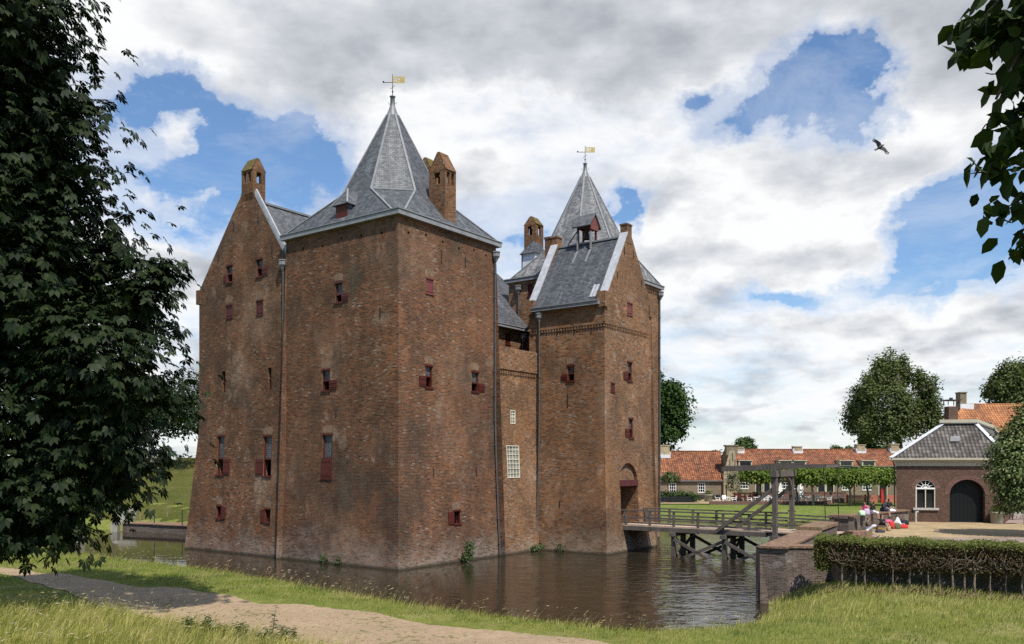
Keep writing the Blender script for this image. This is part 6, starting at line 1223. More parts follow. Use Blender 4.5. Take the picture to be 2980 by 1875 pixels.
P = np.column_stack([r.uniform(12, 50, 26000), r.uniform(92, 104, 26000)]); P = P[(sdist(P, moat) > .05) & (sdist(P, quayp) > 0)]; blades('lawn_grass', P, r.uniform(.03, .09, len(P)), np.full(len(P), .06), 'grass_lawn', 'fresh lawn grass across the moat', 5, .4)
P = np.column_stack([r.uniform(23, 40, 6000), r.uniform(62, 92, 6000)]); P = P[(sdist(P, moat) > .05) & (sdist(P, quayp) > .4)]; blades('lawn_grass', P, r.uniform(.03, .09, len(P)), np.full(len(P), .05), 'grass_lawn', 'lawn grass behind the parapet wall', 6, .4)
# leaf litter under the hedge front
N = 2600; s = r.uniform(.3, 18, N); t_ = -r.uniform(0, 1.1, N)**1.0; P = hp(s, t_, np.zeros(N))+np.array([12.9, 36, 1.2]); P[:, 2] = hgt(P[:, 0], P[:, 1])+r.uniform(.02, .16, N); n = unit(r.normal(size=(N, 3))+np.array([0, 0, 1.2])); t, b = frames(n, r.normal(size=(N, 3))); V, F = leaf_quad(P, n, t, b, r.uniform(.06, .14, N)); tag(npmesh('leaf_litter', V, F, 'leaf_litter'), 'dry hedge clippings lying along the hedge foot', 'leaf litter', kind='stuff')
# weeds
def weed(name, label, x, y, h, n, mat, seed, spread=.25, cat='weed', stems=4):
    g = np.random.default_rng(seed); z = z_at(x, y); o = empty(name, (x, y, z), label, cat); mb = MB(); Ps = []; Ds = []
    for k in range(stems):
        a = g.uniform(0, 6.28); ln = g.uniform(.1, 1)*spread; hh = h*g.uniform(.55, 1) if k else h; ex, ey = math.cos(a)*ln+hh*.12, math.sin(a)*ln
        mb.tube([(ex*.15, ey*.15, -.05), (ex*.5, ey*.5, hh*.5), (ex, ey, hh)], [.012, .009, .004], 5)
        for j in range(n):
            u = (j+.5)/n; Ps.append((ex*u, ey*u, hh*u)); an = j*2.4+k; Ds.append((math.cos(an), math.sin(an), .25))
    mb.build('stem', 'weed_stem', o); P = np.array(Ps); D = np.array(Ds)+g.normal(size=P.shape)*.2; D = unit(D); n_ = unit(np.column_stack([-D[:, 0]*.3, -D[:, 1]*.3, np.ones(len(D))])); t, b = frames(n_, D)
    u = P[:, 2]/h; V, F = leaf_quad(P, n_, t, b, (.17*(1-.6*u)+.03)*g.uniform(.7, 1.2, len(P)), .5, .4); npmesh('foliage', V, F, mat, o); return o
plain('weed_stem', (.09, .10, .04), .9, .2)
for k, (px_, py_, hh, st_, mt, lab) in enumerate([(545, 1838, .55, 9, 'weed_leaf', 'bushy dark nettle clump at the edge of the path'), (600, 1835, .5, 8, 'weed_leaf', 'nettle clump beside the path, right of the bushy one'), (640, 1850, .42, 7, 'weed_leaf', 'short nettle patch between the two taller clumps'), (690, 1858, .5, 8, 'weed_leaf', 'leafy nettle clump in the lower left grass'),
        (792, 1850, .98, 2, 'weed_grey_leaf', 'single tall leaning thistle stem in front of the path'), (830, 1862, .5, 6, 'weed_grey_leaf', 'low thistle clump right of the tall stem'), (858, 1858, .42, 3, 'weed_grey_leaf', 'short upright thistle furthest right by the path'), (775, 1868, .4, 6, 'weed_grey_leaf', 'low thistle clump left of the tall stem')]):
    Y = 5.5*CF/(py_-HY); x = (px_-CX)/CF*Y; weed('thistle' if 'thistle' in lab else 'nettle', lab, x, Y, hh, 15, mt, 90+k, .3 if st_ > 2 else .05, stems=st_)
for k, (px_, Y, hh, lab) in enumerate([(1105, 39.5, .65, 'grey thistle on the bank edge, left one of the pair'), (1125, 39.2, .85, 'grey thistle on the bank edge, tallest of the left group'), (1150, 38.9, .6, 'grey thistle on the bank edge between the two groups'), (1215, 38.0, .7, 'grey thistle starting the right bank group'), (1245, 37.6, .8, 'grey thistle in the middle of the right bank group'), (1280, 37.2, .65, 'grey thistle ending the right bank group')]):
    weed('thistle', lab, (px_-CX)/CF*Y, Y, hh, 14, 'weed_grey_leaf', 110+k, .3, stems=6)
def reed(label, px_, Y, seed, n=14, hh=.9):
    x = (px_-CX)/CF*Y; z = z_at(x, Y); o = empty('reed_tuft', (x, Y, z), label, 'reeds'); g = np.random.default_rng(seed); Vs = []; k = 0; Fs = []
    for i in range(n):
        a = g.uniform(0, 6.28); h = hh*g.uniform(.5, 1); l = g.uniform(.15, .6)*h; w = .022; bx, by = g.normal()*.15, g.normal()*.12
        for u in (0, .35, .7, 1): cx_, cy_, cz = bx+math.cos(a)*l*u*u+.1*u, by+math.sin(a)*l*u*u, h*(u-.25*u*u*u); ww = w*(1-u*.85); Vs += [(cx_-math.sin(a)*ww, cy_+math.cos(a)*ww, cz), (cx_+math.sin(a)*ww, cy_-math.cos(a)*ww, cz)]
        for u in range(3): Fs.append((k+2*u, k+2*u+1, k+2*u+3, k+2*u+2))
        k += 8
    m_ = MB(); m_.mesh(Vs, Fs); m_.build('blades', 'grass_blade', o); return o
reed('broad leaved reed tuft at the water edge nearest the path', 1800, 33.6, 1); reed('reed tuft beside the broad leaved one at the water edge', 1835, 33.2, 2); reed('thin reeds in the water by the right bank', 2010, 33.4, 3, 9, 1.0); reed('thin reeds standing before the quay corner', 2125, 35.2, 4, 9, 1.1); reed('green reed tuft left of the white flowers', 1455, 36.6, 5, 18, .6)
for k, (px_, Y, lab) in enumerate([(1540, 35.9, 'white umbel flower clump on the bank edge'), (1602, 34.6, 'small white flower clump right of the umbels')]):
    o = weed('wild_flower', lab, (px_-CX)/CF*Y, Y, .75 if k == 0 else .45, 6, 'weed_leaf', 130+k, .25, 'flower', 4); m_ = MB()
    for q in range(4 if k == 0 else 2): a = q*1.7; c = (math.cos(a)*.14+.08, math.sin(a)*.12, (.72 if k == 0 else .42)+.08*(q % 2)); m_.lathe(c, [(0, .03), (.05, .025), (.075, 0), (0, -.01)], 8)
    m_.build('flower_head', 'white_paint', o)
# ================================================================ ANIMALS AND PEOPLE
def skinmesh(name, verts, edges, rad, mat, parent, root=0, sub=1, loc=(0, 0, 0)):
    me = bpy.data.meshes.new(name+'_cage'); me.from_pydata([tuple(v) for v in verts], edges, []); t = bpy.data.objects.new(name+'_cage', me); COL.objects.link(t)
    s = t.modifiers.new('s', 'SKIN'); s.use_smooth_shade = True
    for i, dv in enumerate(me.skin_vertices[0].data): dv.radius = (rad[i], rad[i]); dv.use_root = (i == root)
    if sub: u_ = t.modifiers.new('u', 'SUBSURF'); u_.levels = sub; u_.render_levels = sub
    dg = bpy.context.evaluated_depsgraph_get(); m2 = bpy.data.meshes.new_from_object(t.evaluated_get(dg)); m2.name = name
    bpy.data.objects.remove(t); bpy.data.meshes.remove(me); m2.materials.clear(); m2.materials.append(MATS[mat])
    o = bpy.data.objects.new(name, m2); COL.objects.link(o); o.parent = parent; o.location = loc
    m2.polygons.foreach_set('use_smooth', [True]*len(m2.polygons)); return o
plain('skin', (.42, .24, .17), .6, .1)
for nm, c in (('cloth_brown', (.10, .07, .05)), ('cloth_white', (.74, .72, .76)), ('cloth_black', (.02, .02, .024)), ('cloth_pink', (.65, .12, .24)), ('cloth_navy', (.035, .04, .065)), ('cloth_lilac', (.50, .36, .50)), ('cloth_mint', (.50, .66, .46)), ('cloth_red', (.50, .04, .035)), ('cloth_olive', (.11, .12, .06)), ('cloth_tan', (.34, .26, .15)), ('hair_dark', (.035, .022, .015)), ('hair_brown', (.11, .06, .03)), ('cloth_grey', (.20, .20, .21)), ('cloth_green', (.05, .16, .10))): plain(nm, c, .85, .15, 8)
def person(label, x, y, z, rz, J, top, bottom, hair, skirt=False, long_hair=True, hold=None, sleeves=True, bare=True):
    """J: joint positions in metres about the seat point, figure facing -y"""
    V = [J['pelvis'], J['waist'], J['chest'], J['neck'], J['head'], J['crown']]; E = [(0, 1), (1, 2), (2, 3), (3, 4), (4, 5)]; Rd = [.135, .115, .13, .052, .088, .07]
    arms = []; legs = []
    for s, k in ((-1, 'l'), (1, 'r')):
        sh = (s*.17, J['chest'][1], J['chest'][2]+.09); el, ha_ = J['elbow_'+k], J['hand_'+k]; i = len(V)
        V += [sh, el, ha_]; E += [(2, i), (i, i+1), (i+1, i+2)]; Rd += [.055, .042, .030]; arms.append((sh, el, ha_))
        d = (Vector(ha_)-Vector(el)).normalized(); sd = d.cross(Vector((0, 0, 1))).normalized(); hd_ = Vector(ha_)
        for q in range(4): f = hd_+d*.09+sd*(.024*(q-1.5)); j = len(V); V += [tuple(hd_+d*.055+sd*(.02*(q-1.5))), tuple(f+d*(.055-.012*abs(q-1.4))+Vector((0, 0, -.025)))]; E += [(i+2, j), (j, j+1)]; Rd += [.011, .008]
        j = len(V); V += [tuple(hd_+d*.03+sd*.045*(-s)), tuple(hd_+d*.065+sd*.06*(-s))]; E += [(i+2, j), (j, j+1)]; Rd += [.011, .009]
        hip = (s*.09, J['pelvis'][1]-.02, J['pelvis'][2]); kn, an, to = J['knee_'+k], J['ankle_'+k], J['toe_'+k]; i = len(V)
        V += [hip, kn, an, to]; E += [(0, i), (i, i+1), (i+1, i+2), (i+2, i+3)]; Rd += [.085, .062, .04, .03]; legs.append((hip, kn, an, to))
    b = skinmesh('person', V, E, Rd, 'skin', None, 0, 1, (x, y, z)); b.rotation_euler = (0, 0, rz); tag(b, label, 'person')
    ex = 1.16; C = [J['pelvis'], J['waist'], J['chest'], (J['neck'][0], J['neck'][1], J['neck'][2]-.03)]; E2 = [(0, 1), (1, 2), (2, 3)]; R2 = [.15, .135, .15, .07]
    for sh, el, ha_ in arms: i = len(C); w_ = tuple(np.array(el)*.25+np.array(ha_)*.75) if sleeves else tuple(np.array(sh)*.4+np.array(el)*.6); C += [sh, el, w_] if sleeves else [sh, w_]; E2 += [(2, i), (i, i+1)]+([(i+1, i+2)] if sleeves else []); R2 += [.07, .056, .045] if sleeves else [.07, .06]
    skinmesh('top', C, E2, R2, top, b)
    C = [J['pelvis']]; E2 = []; R2 = [.155]
    for hip, kn, an, to in legs:
        i = len(C); e_ = an if not bare else tuple(np.array(kn)*.75+np.array(an)*.25)
        C += [hip, kn, e_]; E2 += [(0, i), (i, i+1), (i+1, i+2)]; R2 += [.10*(1.35 if skirt else 1), .085*(1.4 if skirt else 1), .06*(1.6 if skirt else 1)]
    skinmesh('skirt' if skirt else 'trousers', C, E2, R2, bottom, b)
    for hip, kn, an, to in legs: m_ = MB(); m_.bar(tuple(np.array(an)+np.array([0, .03, -.02])), tuple(np.array(to)+np.array([0, -.03, 0])), .085, .075); m_.build('shoe', 'cloth_black', b, bev=.015)
    h = np.array(J['head']); c = np.array(J['crown']); C = [tuple(c+(0, .02, .015)), tuple(h+(0, .045, .03)), tuple(h+(0, .06, -.06))]+([tuple(np.array(J['neck'])+(0, .075, -.06)), tuple(np.array(J['chest'])+(0, .15, .02))] if long_hair else [])
    skinmesh('hair', C, [(i, i+1) for i in range(len(C)-1)], [.105, .108, .08, .07, .045][:len(C)], hair, b)
    m_ = MB(); f = np.array(J['head'])
    for s in (-1, 1): m_.box(f[0]+s*.033-.012, f[0]+s*.033+.012, f[1]-.095, f[1]-.08, f[2]+.012, f[2]+.026)
    m_.box(f[0]-.022, f[0]+.022, f[1]-.09, f[1]-.08, f[2]-.055, f[2]-.045); m_.build('eyes_and_mouth', 'hair_dark', b)
    MB().mesh([(f[0]-.013, f[1]-.085, f[2]-.02), (f[0]+.013, f[1]-.085, f[2]-.02), (f[0], f[1]-.115, f[2]-.02), (f[0], f[1]-.085, f[2]+.02)], [(0, 1, 2), (0, 2, 3), (1, 3, 2)]).build('nose', 'skin', b)
    return b
def ground_pose(lean=.08, knee=.42, tuck=.0):
    return dict(pelvis=(0, 0, .13), waist=(0, lean*.3, .30), chest=(0, lean*.5, .48), neck=(0, lean*.3, .64), head=(0, lean*.1-.03, .77), crown=(0, lean*.1-.01, .86), elbow_l=(-.25, -.08, .34), hand_l=(-.12, -.30, .40), elbow_r=(.25, -.08, .34), hand_r=(.12, -.30, .38),
        knee_l=(-.11, -.42+tuck, knee), knee_r=(.11, -.40+tuck, knee*.92), ankle_l=(-.12, -.72+tuck*2, .06), ankle_r=(.13, -.70+tuck*2, .06), toe_l=(-.13, -.88+tuck*2, .04), toe_r=(.14, -.86+tuck*2, .04))
def wall_pose(fwd=.1):
    return dict(pelvis=(0, 0, .12), waist=(0, -fwd*.3, .30), chest=(0, -fwd*.8, .48), neck=(0, -fwd*1.1, .63), head=(0, -fwd*1.4-.04, .75), crown=(0, -fwd*1.4-.02, .84), elbow_l=(-.24, -.16, .32), hand_l=(-.10, -.36, .26), elbow_r=(.24, -.16, .32), hand_r=(.10, -.36, .24),
        knee_l=(-.10, -.46, .10), knee_r=(.11, -.46, .09), ankle_l=(-.10, -.52, -.34), ankle_r=(.12, -.50, -.35), toe_l=(-.10, -.67, -.38), toe_r=(.12, -.65, -.39))
def at(px_, Y): return (px_-CX)/CF*Y
pz = 1.995
person('woman with brown jacket and long white skirt sitting against the pillar', at(2527, 56.2), 56.2, pz, 1.0, ground_pose(.12, .36), 'cloth_brown', 'cloth_white', 'hair_brown', True, False)
person('person in black seated low on the paving beside the wicker box', at(2566, 57.2), 57.2, pz+.12, .55, ground_pose(-.05, .36, .08), 'cloth_black', 'cloth_black', 'hair_dark')
person('girl in pink top on the wall beside the mint bag', at(2519, 58.6), 58.6, 2.92, -.9, wall_pose(.06), 'cloth_pink', 'cloth_lilac', 'hair_dark')
person('man in dark jacket with bare legs dangling from the wall', at(2535, 59.6), 59.6, 2.92, .75, wall_pose(.16), 'cloth_black', 'cloth_white', 'hair_brown', long_hair=False)
person('long haired person in navy hoodie hunched on the wall', at(2568, 62.0), 62.0, 2.92, .8, wall_pose(.14), 'cloth_navy', 'cloth_navy', 'hair_brown')
person('person in black top reading a paper on the wall by the guardhouse', at(2586, 63.2), 63.2, 2.92+.02, .45, wall_pose(.05), 'cloth_black', 'cloth_grey', 'hair_dark', bare=False)
person('person in white top seated left of the portal on the terrace', X(2232, 107), 107.2, TZ+.44, 1.2, wall_pose(.02), 'cloth_white', 'cloth_black', 'hair_dark', long_hair=False, bare=False)
person('person in white shirt seated next to the closed parasol', X(2311, 107), 107.2, TZ+.44, .5, wall_pose(.02), 'cloth_white', 'cloth_navy', 'hair_dark', long_hair=False, bare=False)
def bag(name, label, px_, Y, z, s, mat, kind='backpack', rz=0, trim='cloth_black'):
    o = empty(name, (at(px_, Y), Y, z), label, 'bag', rz=rz); sx, sy, sz = s
    prof = [(.92, 0), (1, .12), (1, .6), (.86, .88), (.5, 1.0)]; n = 12; vs = [(sx*r*math.copysign(abs(math.cos(2*math.pi*q/n))**.6, math.cos(2*math.pi*q/n)), sy*r*math.copysign(abs(math.sin(2*math.pi*q/n))**.6, math.sin(2*math.pi*q/n)), sz*z_) for r, z_ in prof for q in range(n)]
    fs = [(i*n+q, i*n+(q+1) % n, (i+1)*n+(q+1) % n, (i+1)*n+q) for i in range(len(prof)-1) for q in range(n)]+[tuple(range(len(vs)-n, len(vs)))]
    MB().mesh(vs, fs).build('body', mat, o, True); m_ = MB(); m_.box(-sx*.62, sx*.62, -sy*1.18, -sy*.9, sz*.1, sz*.45); m_.build('pocket', mat, o, bev=.01)
    m_ = MB(); m_.tube([(-sx*.4, 0, sz*.9), (-sx*.3, 0, sz*1.18), (sx*.3, 0, sz*1.18), (sx*.4, 0, sz*.9)], [.015]*4, 5); m_.build('strap', trim, o); return o
bag('backpack', 'mint green backpack on the wall end', 2508, 57.3, 2.92, (.22, .15, .34), 'cloth_mint'); bag('backpack', 'lilac backpack on the wall behind the girl', 2522, 58.0, 2.92, (.2, .14, .42), 'cloth_lilac')
bag('backpack', 'bright red bag on the paving next to the person in black', 2594, 57.8, pz, (.2, .17, .5), 'cloth_red'); bag('round_bag', 'olive round bag on the paving between the two red bags', 2610, 57.8, pz, (.24, .18, .4), 'cloth_olive'); bag('sports_bag', 'flat red and white bag furthest right on the paving', 2628, 58.2, pz, (.32, .18, .27), 'cloth_red', trim='cloth_white')
bag('backpack', 'black bag against the parapet near the guardhouse', 2628, 61.5, pz, (.4, .2, .36), 'cloth_black'); bag('backpack', 'pink bag on the paving below the wall', 2586, 59.6, pz, (.26, .18, .5), 'cloth_pink'); bag('tote_bag', 'tan cloth bag by the feet of the person in black', 2586, 55.9, pz, (.13, .12, .3), 'cloth_tan'); bag('sports_bag', 'navy bag lying on the paving in front of the wicker box', 2561, 54.8, pz, (.3, .16, .16), 'cloth_navy')
o = empty('wicker_box', (at(2563, 55.8), 55.8, pz), 'brown wicker box between the woman in white skirt and the person in black', 'box'); MB().box(-.26, .26, -.17, .17, 0, .3).build('body', 'bench_wood', o, bev=.01); MB().box(-.28, .28, -.19, .19, .3, .35).build('lid', 'grey_wood', o)
for lab, px_, Y, z, mt, sz in (('white and pink blanket heaped on the paving by the bags', 2603, 59.3, pz, 'cloth_white', (.5, .3, .28)), ('white towel draped on the wall next to the guardhouse', 2596, 62.6, 2.92, 'cloth_white', (.28, .2, .18)), ('newspaper heap on the dark bag by the wall', 2612, 60.8, pz, 'cloth_white', (.3, .2, .62))):
    g = np.random.default_rng(int(px_)); n = 14; vs = [(0, 0, sz[2])]+[(sz[0]*u*math.cos(a)*g.uniform(.8, 1.15), sz[1]*u*math.sin(a)*g.uniform(.8, 1.15), sz[2]*(1-u*u)*g.uniform(.7, 1.05)) for u in (.35, .7, 1) for a in np.arange(n)*2*math.pi/n]
    fs = [(0, 1+q, 1+(q+1) % n) for q in range(n)]+[(1+i*n+q, 1+(i+1)*n+q, 1+(i+1)*n+(q+1) % n, 1+i*n+(q+1) % n) for i in range(2) for q in range(n)]
    tag(MB().mesh(vs, fs).build('blanket', mt, loc=(at(px_, Y), Y, z), smooth=True), lab, 'blanket')
# sheep lying by the far tree, white box on the dike
x = (460-CX)/CF*103.5; z = z_at(x, 103.5); o = skinmesh('sheep', [(0, 0, .32), (.35, 0, .36), (-.35, 0, .34), (.55, 0, .55), (.75, -.05, .58), (.88, -.08, .5), (.3, -.2, .1), (.5, -.35, .06), (-.3, -.22, .1), (-.1, -.4, .06), (.3, .2, .1), (-.3, .2, .1), (-.55, 0, .4), (.62, .1, .63), (.62, -.1, .63)], [(0, 1), (0, 2), (1, 3), (3, 4), (4, 5), (1, 6), (6, 7), (2, 8), (8, 9), (1, 10), (2, 11), (2, 12), (4, 13), (4, 14)], [.3, .27, .27, .16, .11, .06, .09, .05, .1, .05, .09, .1, .08, .03, .03], 'fleece' if 'fleece' in MATS else 'plaster', None, 0, 1, (x, 103.5, z)); o.rotation_euler = (0, 0, 2.6); tag(o, 'pale woolly sheep resting by the trunk on the far dike', 'sheep')
x = (507-CX)/CF*112; z = z_at(x, 112); o = empty('white_trough', (x, 112, z), 'small white trough standing on top of the far dike', 'trough'); MB().box(-.3, .3, -.2, .2, .15, .55).build('tub', 'white_paint', o); MB().box(-.33, .33, -.23, .23, .55, .59).build('rim', 'white_paint', o)
for s_ in (-.2, .2): MB().box(s_-.05, s_+.05, -.18, .18, -.05, .15).build('leg', 'stone', o)
# crow
Yc = 40.0; cxw, czw = at(2556.5, Yc), CH+(HY-430)*Yc/CF
def crow():
    k = Yc/CF; pts = lambda L: [((x_/1818*120-60+3.5)*k, (-(y_/1515*100-50))*k) for x_, y_ in L]
    body = [(1130, 640), (1060, 625), (990, 640), (960, 690), (900, 760), (830, 790), (750, 870), (720, 885), (670, 850), (700, 815), (800, 740)]
    mb = MB()
    def tub(p, rads): mb.tube([(a, .0, b) for a, b in pts(p)], [r_*k*120/1818 for r_ in rads], 8)
    tub([(1125, 640), (1085, 645), (1030, 655), (960, 690), (890, 750), (840, 795), (780, 830), (700, 860)], [4, 22, 38, 62, 66, 48, 34, 40])
    def wing(lead, trail, th, bow):
        A, B = pts(lead), pts(trail); n = len(A); vs = []
        for i in range(n): u = i/(n-1); y_ = -bow*math.sin(u*1.6); vs += [(A[i][0], y_, A[i][1]), (B[i][0], y_+.02, B[i][1]), (A[i][0], y_+th*(1-u*.7), A[i][1]), (B[i][0], y_+.02+th*.3, B[i][1])]
        fs = [];
        for i in range(n-1): a = 4*i; fs += [(a, a+1, a+5, a+4), (a+2, a+6, a+7, a+3), (a, a+4, a+6, a+2), (a+1, a+3, a+7, a+5)]
        fs.append((4*(n-1), 4*(n-1)+1, 4*(n-1)+3, 4*(n-1)+2)); mb.mesh(vs, fs)
    wing([(985, 650), (940, 550), (830, 490), (735, 445), (690, 430)], [(850, 740), (790, 710), (740, 620), (690, 560), (620, 545)], .03, .10)
    wing([(1020, 690), (1120, 760), (1170, 850), (1225, 950), (1240, 980)], [(890, 800), (950, 860), (1040, 910), (1095, 960), (1100, 1010)], .03, .10)
    for (a, b) in (((690, 440), (620, 395)), ((675, 455), (570, 410)), ((660, 480), (545, 445)), ((645, 505), (540, 485)), ((640, 530), (560, 520)), ((1238, 975), (1290, 1025)), ((1225, 985), (1275, 1075)), ((1195, 1000), (1240, 1100)), ((1160, 1005), (1185, 1098)), ((1125, 1005), (1135, 1075))):
        (ax, az), (bx, bz) = pts([a, b]); mb.bar((ax, -.09, az), (bx, -.1, bz), .022, .008, (0, 1, 0))
    o = mb.build('crow', 'black_paint', loc=(cxw, Yc, czw)); tag(o, 'black crow gliding with spread wings in the cloudy sky', 'bird'); return o
crow()
# ================================================================ LIGHT AND SKY
Ld = Vector((-.29, .62, -1)).normalized(); sun = bpy.data.lights.new('sun', 'SUN'); sun.energy = 5.0; sun.angle = R(.5); sun.color = (1, .94, .85); so_ = bpy.data.objects.new('sun', sun); COL.objects.link(so_); so_.rotation_euler = Ld.to_track_quat('-Z', 'Y').to_euler(); so_.location = (-20, -40, 60)
wd = bpy.data.worlds.new('World'); SC.world = wd; wd.use_nodes = True; nt = wd.node_tree; bgn = nt.nodes['Background']; BS = .1; bgn.inputs[1].default_value = BS
sk = nt.nodes.new('ShaderNodeTexSky'); sk.sky_type = 'NISHITA'; sk.sun_disc = False; sk.sun_elevation = math.asin(-Ld.z); sk.sun_rotation = math.atan2(-Ld.x, -Ld.y); sk.altitude = 10; sk.air_density = 1; sk.dust_density = .6; sk.ozone_density = 1.6
tc = texco(nt); D = tc.outputs['Generated']; sp = nd(nt, 'ShaderNodeSeparateXYZ', {0: D}); dx, dy, dz = sp.outputs
az = mth(nt, 'ARCTAN2', dx, dy); el = mth(nt, 'ARCSINE', dz)
pl_ = nd(nt, 'ShaderNodeVectorMath', {0: D, 1: nd(nt, 'ShaderNodeCombineXYZ', {0: mth(nt, 'ADD', mth(nt, 'MAXIMUM', dz, 0), .22), 1: mth(nt, 'ADD', mth(nt, 'MAXIMUM', dz, 0), .22), 2: .5}).outputs[0]}, operation='DIVIDE').outputs[0]
wn = nd(nt, 'ShaderNodeSeparateColor', {0: noise(nt, D, 5.5, 7, .62, 0, 1)}).outputs; wn2 = nd(nt, 'ShaderNodeSeparateColor', {0: noise(nt, mapping(nt, D, (1, 1, 1.8)), 22, 5, .6, 0, 1)}).outputs
azw = mth(nt, 'ADD', az, mth(nt, 'ADD', mth(nt, 'MULTIPLY', mth(nt, 'SUBTRACT', wn[0], .5), .26), mth(nt, 'MULTIPLY', mth(nt, 'SUBTRACT', wn2[0], .5), .05)))
elw = mth(nt, 'ADD', el, mth(nt, 'ADD', mth(nt, 'MULTIPLY', mth(nt, 'SUBTRACT', wn[1], .5), .17), mth(nt, 'MULTIPLY', mth(nt, 'SUBTRACT', wn2[1], .5), .035)))
def blob(px_, py_, rx, ry, amp):     # a patch of sky given by its direction
    tx, ty = (px_*1.2375-CX)/CF, (HY-py_*1.2375)/CF; a0 = math.atan(tx); c = math.cos(a0); e0 = math.atan(ty*c); sa = rx*1.2375/CF*c*c; se = ry*1.2375/CF*c
    a = mth(nt, 'DIVIDE', mth(nt, 'SUBTRACT', azw, a0), sa); b = mth(nt, 'DIVIDE', mth(nt, 'SUBTRACT', elw, e0), se)
    g = mth(nt, 'EXPONENT', mth(nt, 'MULTIPLY', mth(nt, 'ADD', mth(nt, 'MULTIPLY', a, a), mth(nt, 'MULTIPLY', b, b)), -1)); return mth(nt, 'MULTIPLY', g, amp)
def total(bl, base):
    s = base
    for q in bl: s = mth(nt, 'ADD', s, blob(*q))
    return s
n1 = noise(nt, pl_, 1.25, 7, .55); 
blue = [(345, 230, 100, 70, -1.1), (560, 425, 240, 115, -1.3), (470, 300, 90, 50, -.4), (720, 370, 90, 50, -.7), (400, 560, 120, 50, -.4), (1955, 200, 120, 125, -1.35), (1800, 270, 120, 45, -.55), (1660, 190, 100, 35, -.5), (2200, 470, 120, 60, -.5), (1990, 120, 60, 40, -.5), (1630, 210, 50, 35, -.5), (2300, 560, 160, 140, -1.3), (1450, 480, 60, 35, -.5), (1850, 665, 110, 30, -.5), (2130, 660, 120, 40, -.7), (1440, 480, 50, 30, -.55), (1830, 680, 90, 30, -.45), (1210, 600, 40, 30, -.4), (1420, 640, 160, 40, .1),
        (400, 350, 70, 55, .75), (510, 478, 55, 22, .75), (380, 500, 70, 28, .5), (340, 640, 120, 60, .6), (1700, 420, 240, 80, .5), (2050, 430, 120, 80, .5), (1780, 560, 300, 90, .6), (1200, 90, 900, 120, .5), (2200, 250, 120, 120, .5), (2250, 760, 200, 50, .5), (1050, 380, 150, 60, .4)]
hf = noise(nt, mapping(nt, pl_, (1, 1, 1), (5, 1, 2)), 7, 6, .65)
cov = total(blue, mth(nt, 'ADD', .54, mth(nt, 'ADD', mth(nt, 'MULTIPLY', mth(nt, 'SUBTRACT', n1, .5), 1.25), mth(nt, 'MULTIPLY', mth(nt, 'SUBTRACT', hf, .5), .75))))
front = nd(nt, 'ShaderNodeMapRange', {0: dy, 1: -.25, 2: .12, 3: 0, 4: 1}).outputs[0]; hi = nd(nt, 'ShaderNodeMapRange', {0: dz, 1: .50, 2: .72, 3: 1, 4: .35}).outputs[0]
mask = mth(nt, 'MULTIPLY', mth(nt, 'MULTIPLY', ramp(nt, cov, [(-.0, 0), (.28, .45), (.75, 1)], 'EASE'), front), hi)
n2 = noise(nt, mapping(nt, pl_, (1, 1, 1), (3.1, 1.7, .4)), 1.3, 6, .5, .2); n3 = noise(nt, mapping(nt, pl_, (1, 1, 1), (.06, .06, .10)), 1.25, 3.5, .5)
shb = [(1100, 60, 500, 110, -.24), (560, 130, 260, 80, -.10), (1650, 70, 300, 60, -.12), (1300, 200, 260, 50, -.10), (1120, 520, 60, 90, -.12), (1330, 300, 220, 60, .24), (1020, 300, 160, 40, .22), (900, 260, 90, 30, .15), (1750, 520, 280, 60, .20), (2020, 480, 160, 60, .15), (1760, 280, 180, 40, .1), (2150, 330, 120, 70, .12), (1660, 1000, 260, 30, -.05), (1800, 760, 90, 40, -.10), (1650, 720, 80, 25, -.12), (2000, 620, 120, 30, -.12), (2280, 770, 130, 40, .15), (1700, 640, 90, 30, .12), (380, 400, 60, 60, .1), (1500, 420, 90, 40, -.1), (1650, 560, 150, 25, -.10), (1350, 380, 100, 30, -.08)]
edge = mth(nt, 'MULTIPLY', mth(nt, 'SUBTRACT', n3, noise(nt, pl_, 1.25, 3.5, .5)), 2.2)
rim = mth(nt, 'MULTIPLY', ramp(nt, cov, [(.3, 1), (.85, 0)]), .22)
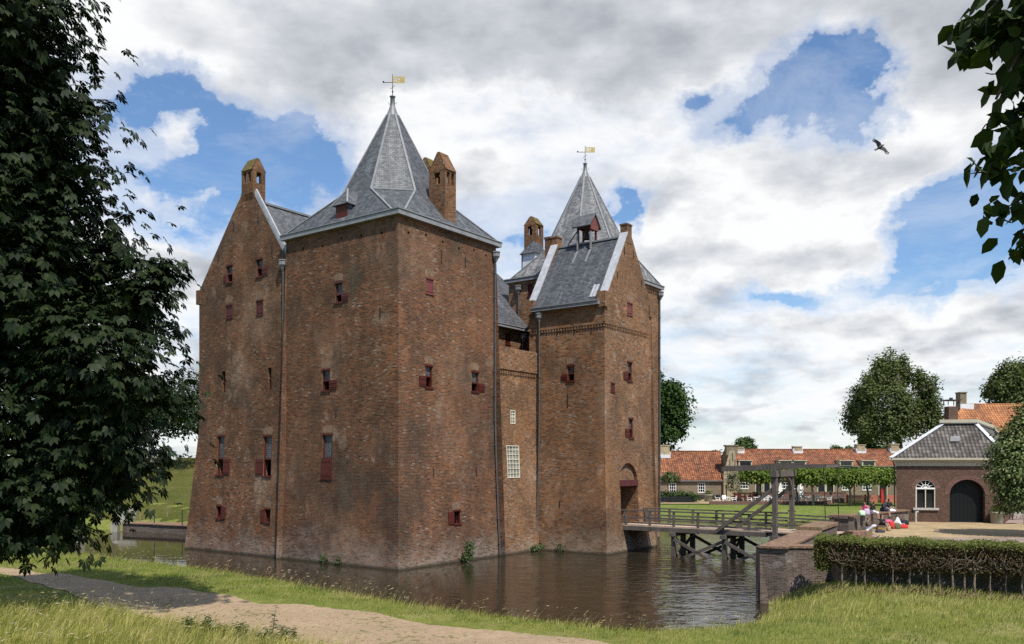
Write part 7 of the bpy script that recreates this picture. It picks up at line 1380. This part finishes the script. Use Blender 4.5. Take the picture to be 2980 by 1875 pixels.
vb = mth(nt, 'SUBTRACT', .5, nd(nt, 'ShaderNodeTexVoronoi', {'Vector': mix(nt, .12, pl_, noise(nt, pl_, 6, 4, .6, 0, 1)), 'Scale': 4.5, 'Detail': 2, 'Roughness': .6}, feature='F1').outputs['Distance'])
low = nd(nt, 'ShaderNodeMapRange', {0: el, 1: .05, 2: .32, 3: .3, 4: .16}).outputs[0]
nA = noise(nt, mapping(nt, D, (1, 1, 2.0)), 6.5, 6, .58); nB = noise(nt, mapping(nt, D, (1, 1, 2.0), (-.004, 0, .045)), 6.5, 6, .58)
puff = mth(nt, 'MULTIPLY', mth(nt, 'SUBTRACT', nA, nB), nd(nt, 'ShaderNodeMapRange', {0: el, 1: .02, 2: .40, 3: 1.9, 4: .9}).outputs[0])
lift = nd(nt, 'ShaderNodeMapRange', {0: el, 1: .0, 2: .25, 3: .16, 4: 0}).outputs[0]
lum = total(shb, mth(nt, 'ADD', mth(nt, 'ADD', puff, mth(nt, 'ADD', .80, lift)), mth(nt, 'ADD', mth(nt, 'ADD', rim, mth(nt, 'MULTIPLY', vb, low)), mth(nt, 'ADD', mth(nt, 'MULTIPLY', mth(nt, 'SUBTRACT', n2, .5), .8), edge))))
cl = ramp(nt, lum, [(.0, (.25, .28, .325)), (.35, (.38, .41, .455)), (.62, (.58, .60, .635)), (.92, (.86, .865, .87))])
cl = mix(nt, 1, cl, (1/BS, 1/BS, 1/BS), 'MULTIPLY')
skc = mix(nt, 1, sk.outputs[0], (.98, 1.17, 1.34), 'MULTIPLY')
veil = mth(nt, 'MULTIPLY', ramp(nt, noise(nt, mapping(nt, pl_, (1, 1, 1), (8, 2, 3)), 2.6, 8, .68, .4), [(.45, 0), (.78, 1)]), .42)
mask = mth(nt, 'ADD', mask, mth(nt, 'MULTIPLY', mth(nt, 'MULTIPLY', mth(nt, 'SUBTRACT', 1, mask), veil), front))
nt.links.new(mix(nt, mask, skc, cl), bgn.inputs[0])
SC.cycles.max_bounces = 6; SC.cycles.transparent_max_bounces = 4; SC.cycles.use_denoising = False
for o in bpy.data.objects:
    if o.type == 'MESH': o.data.update()
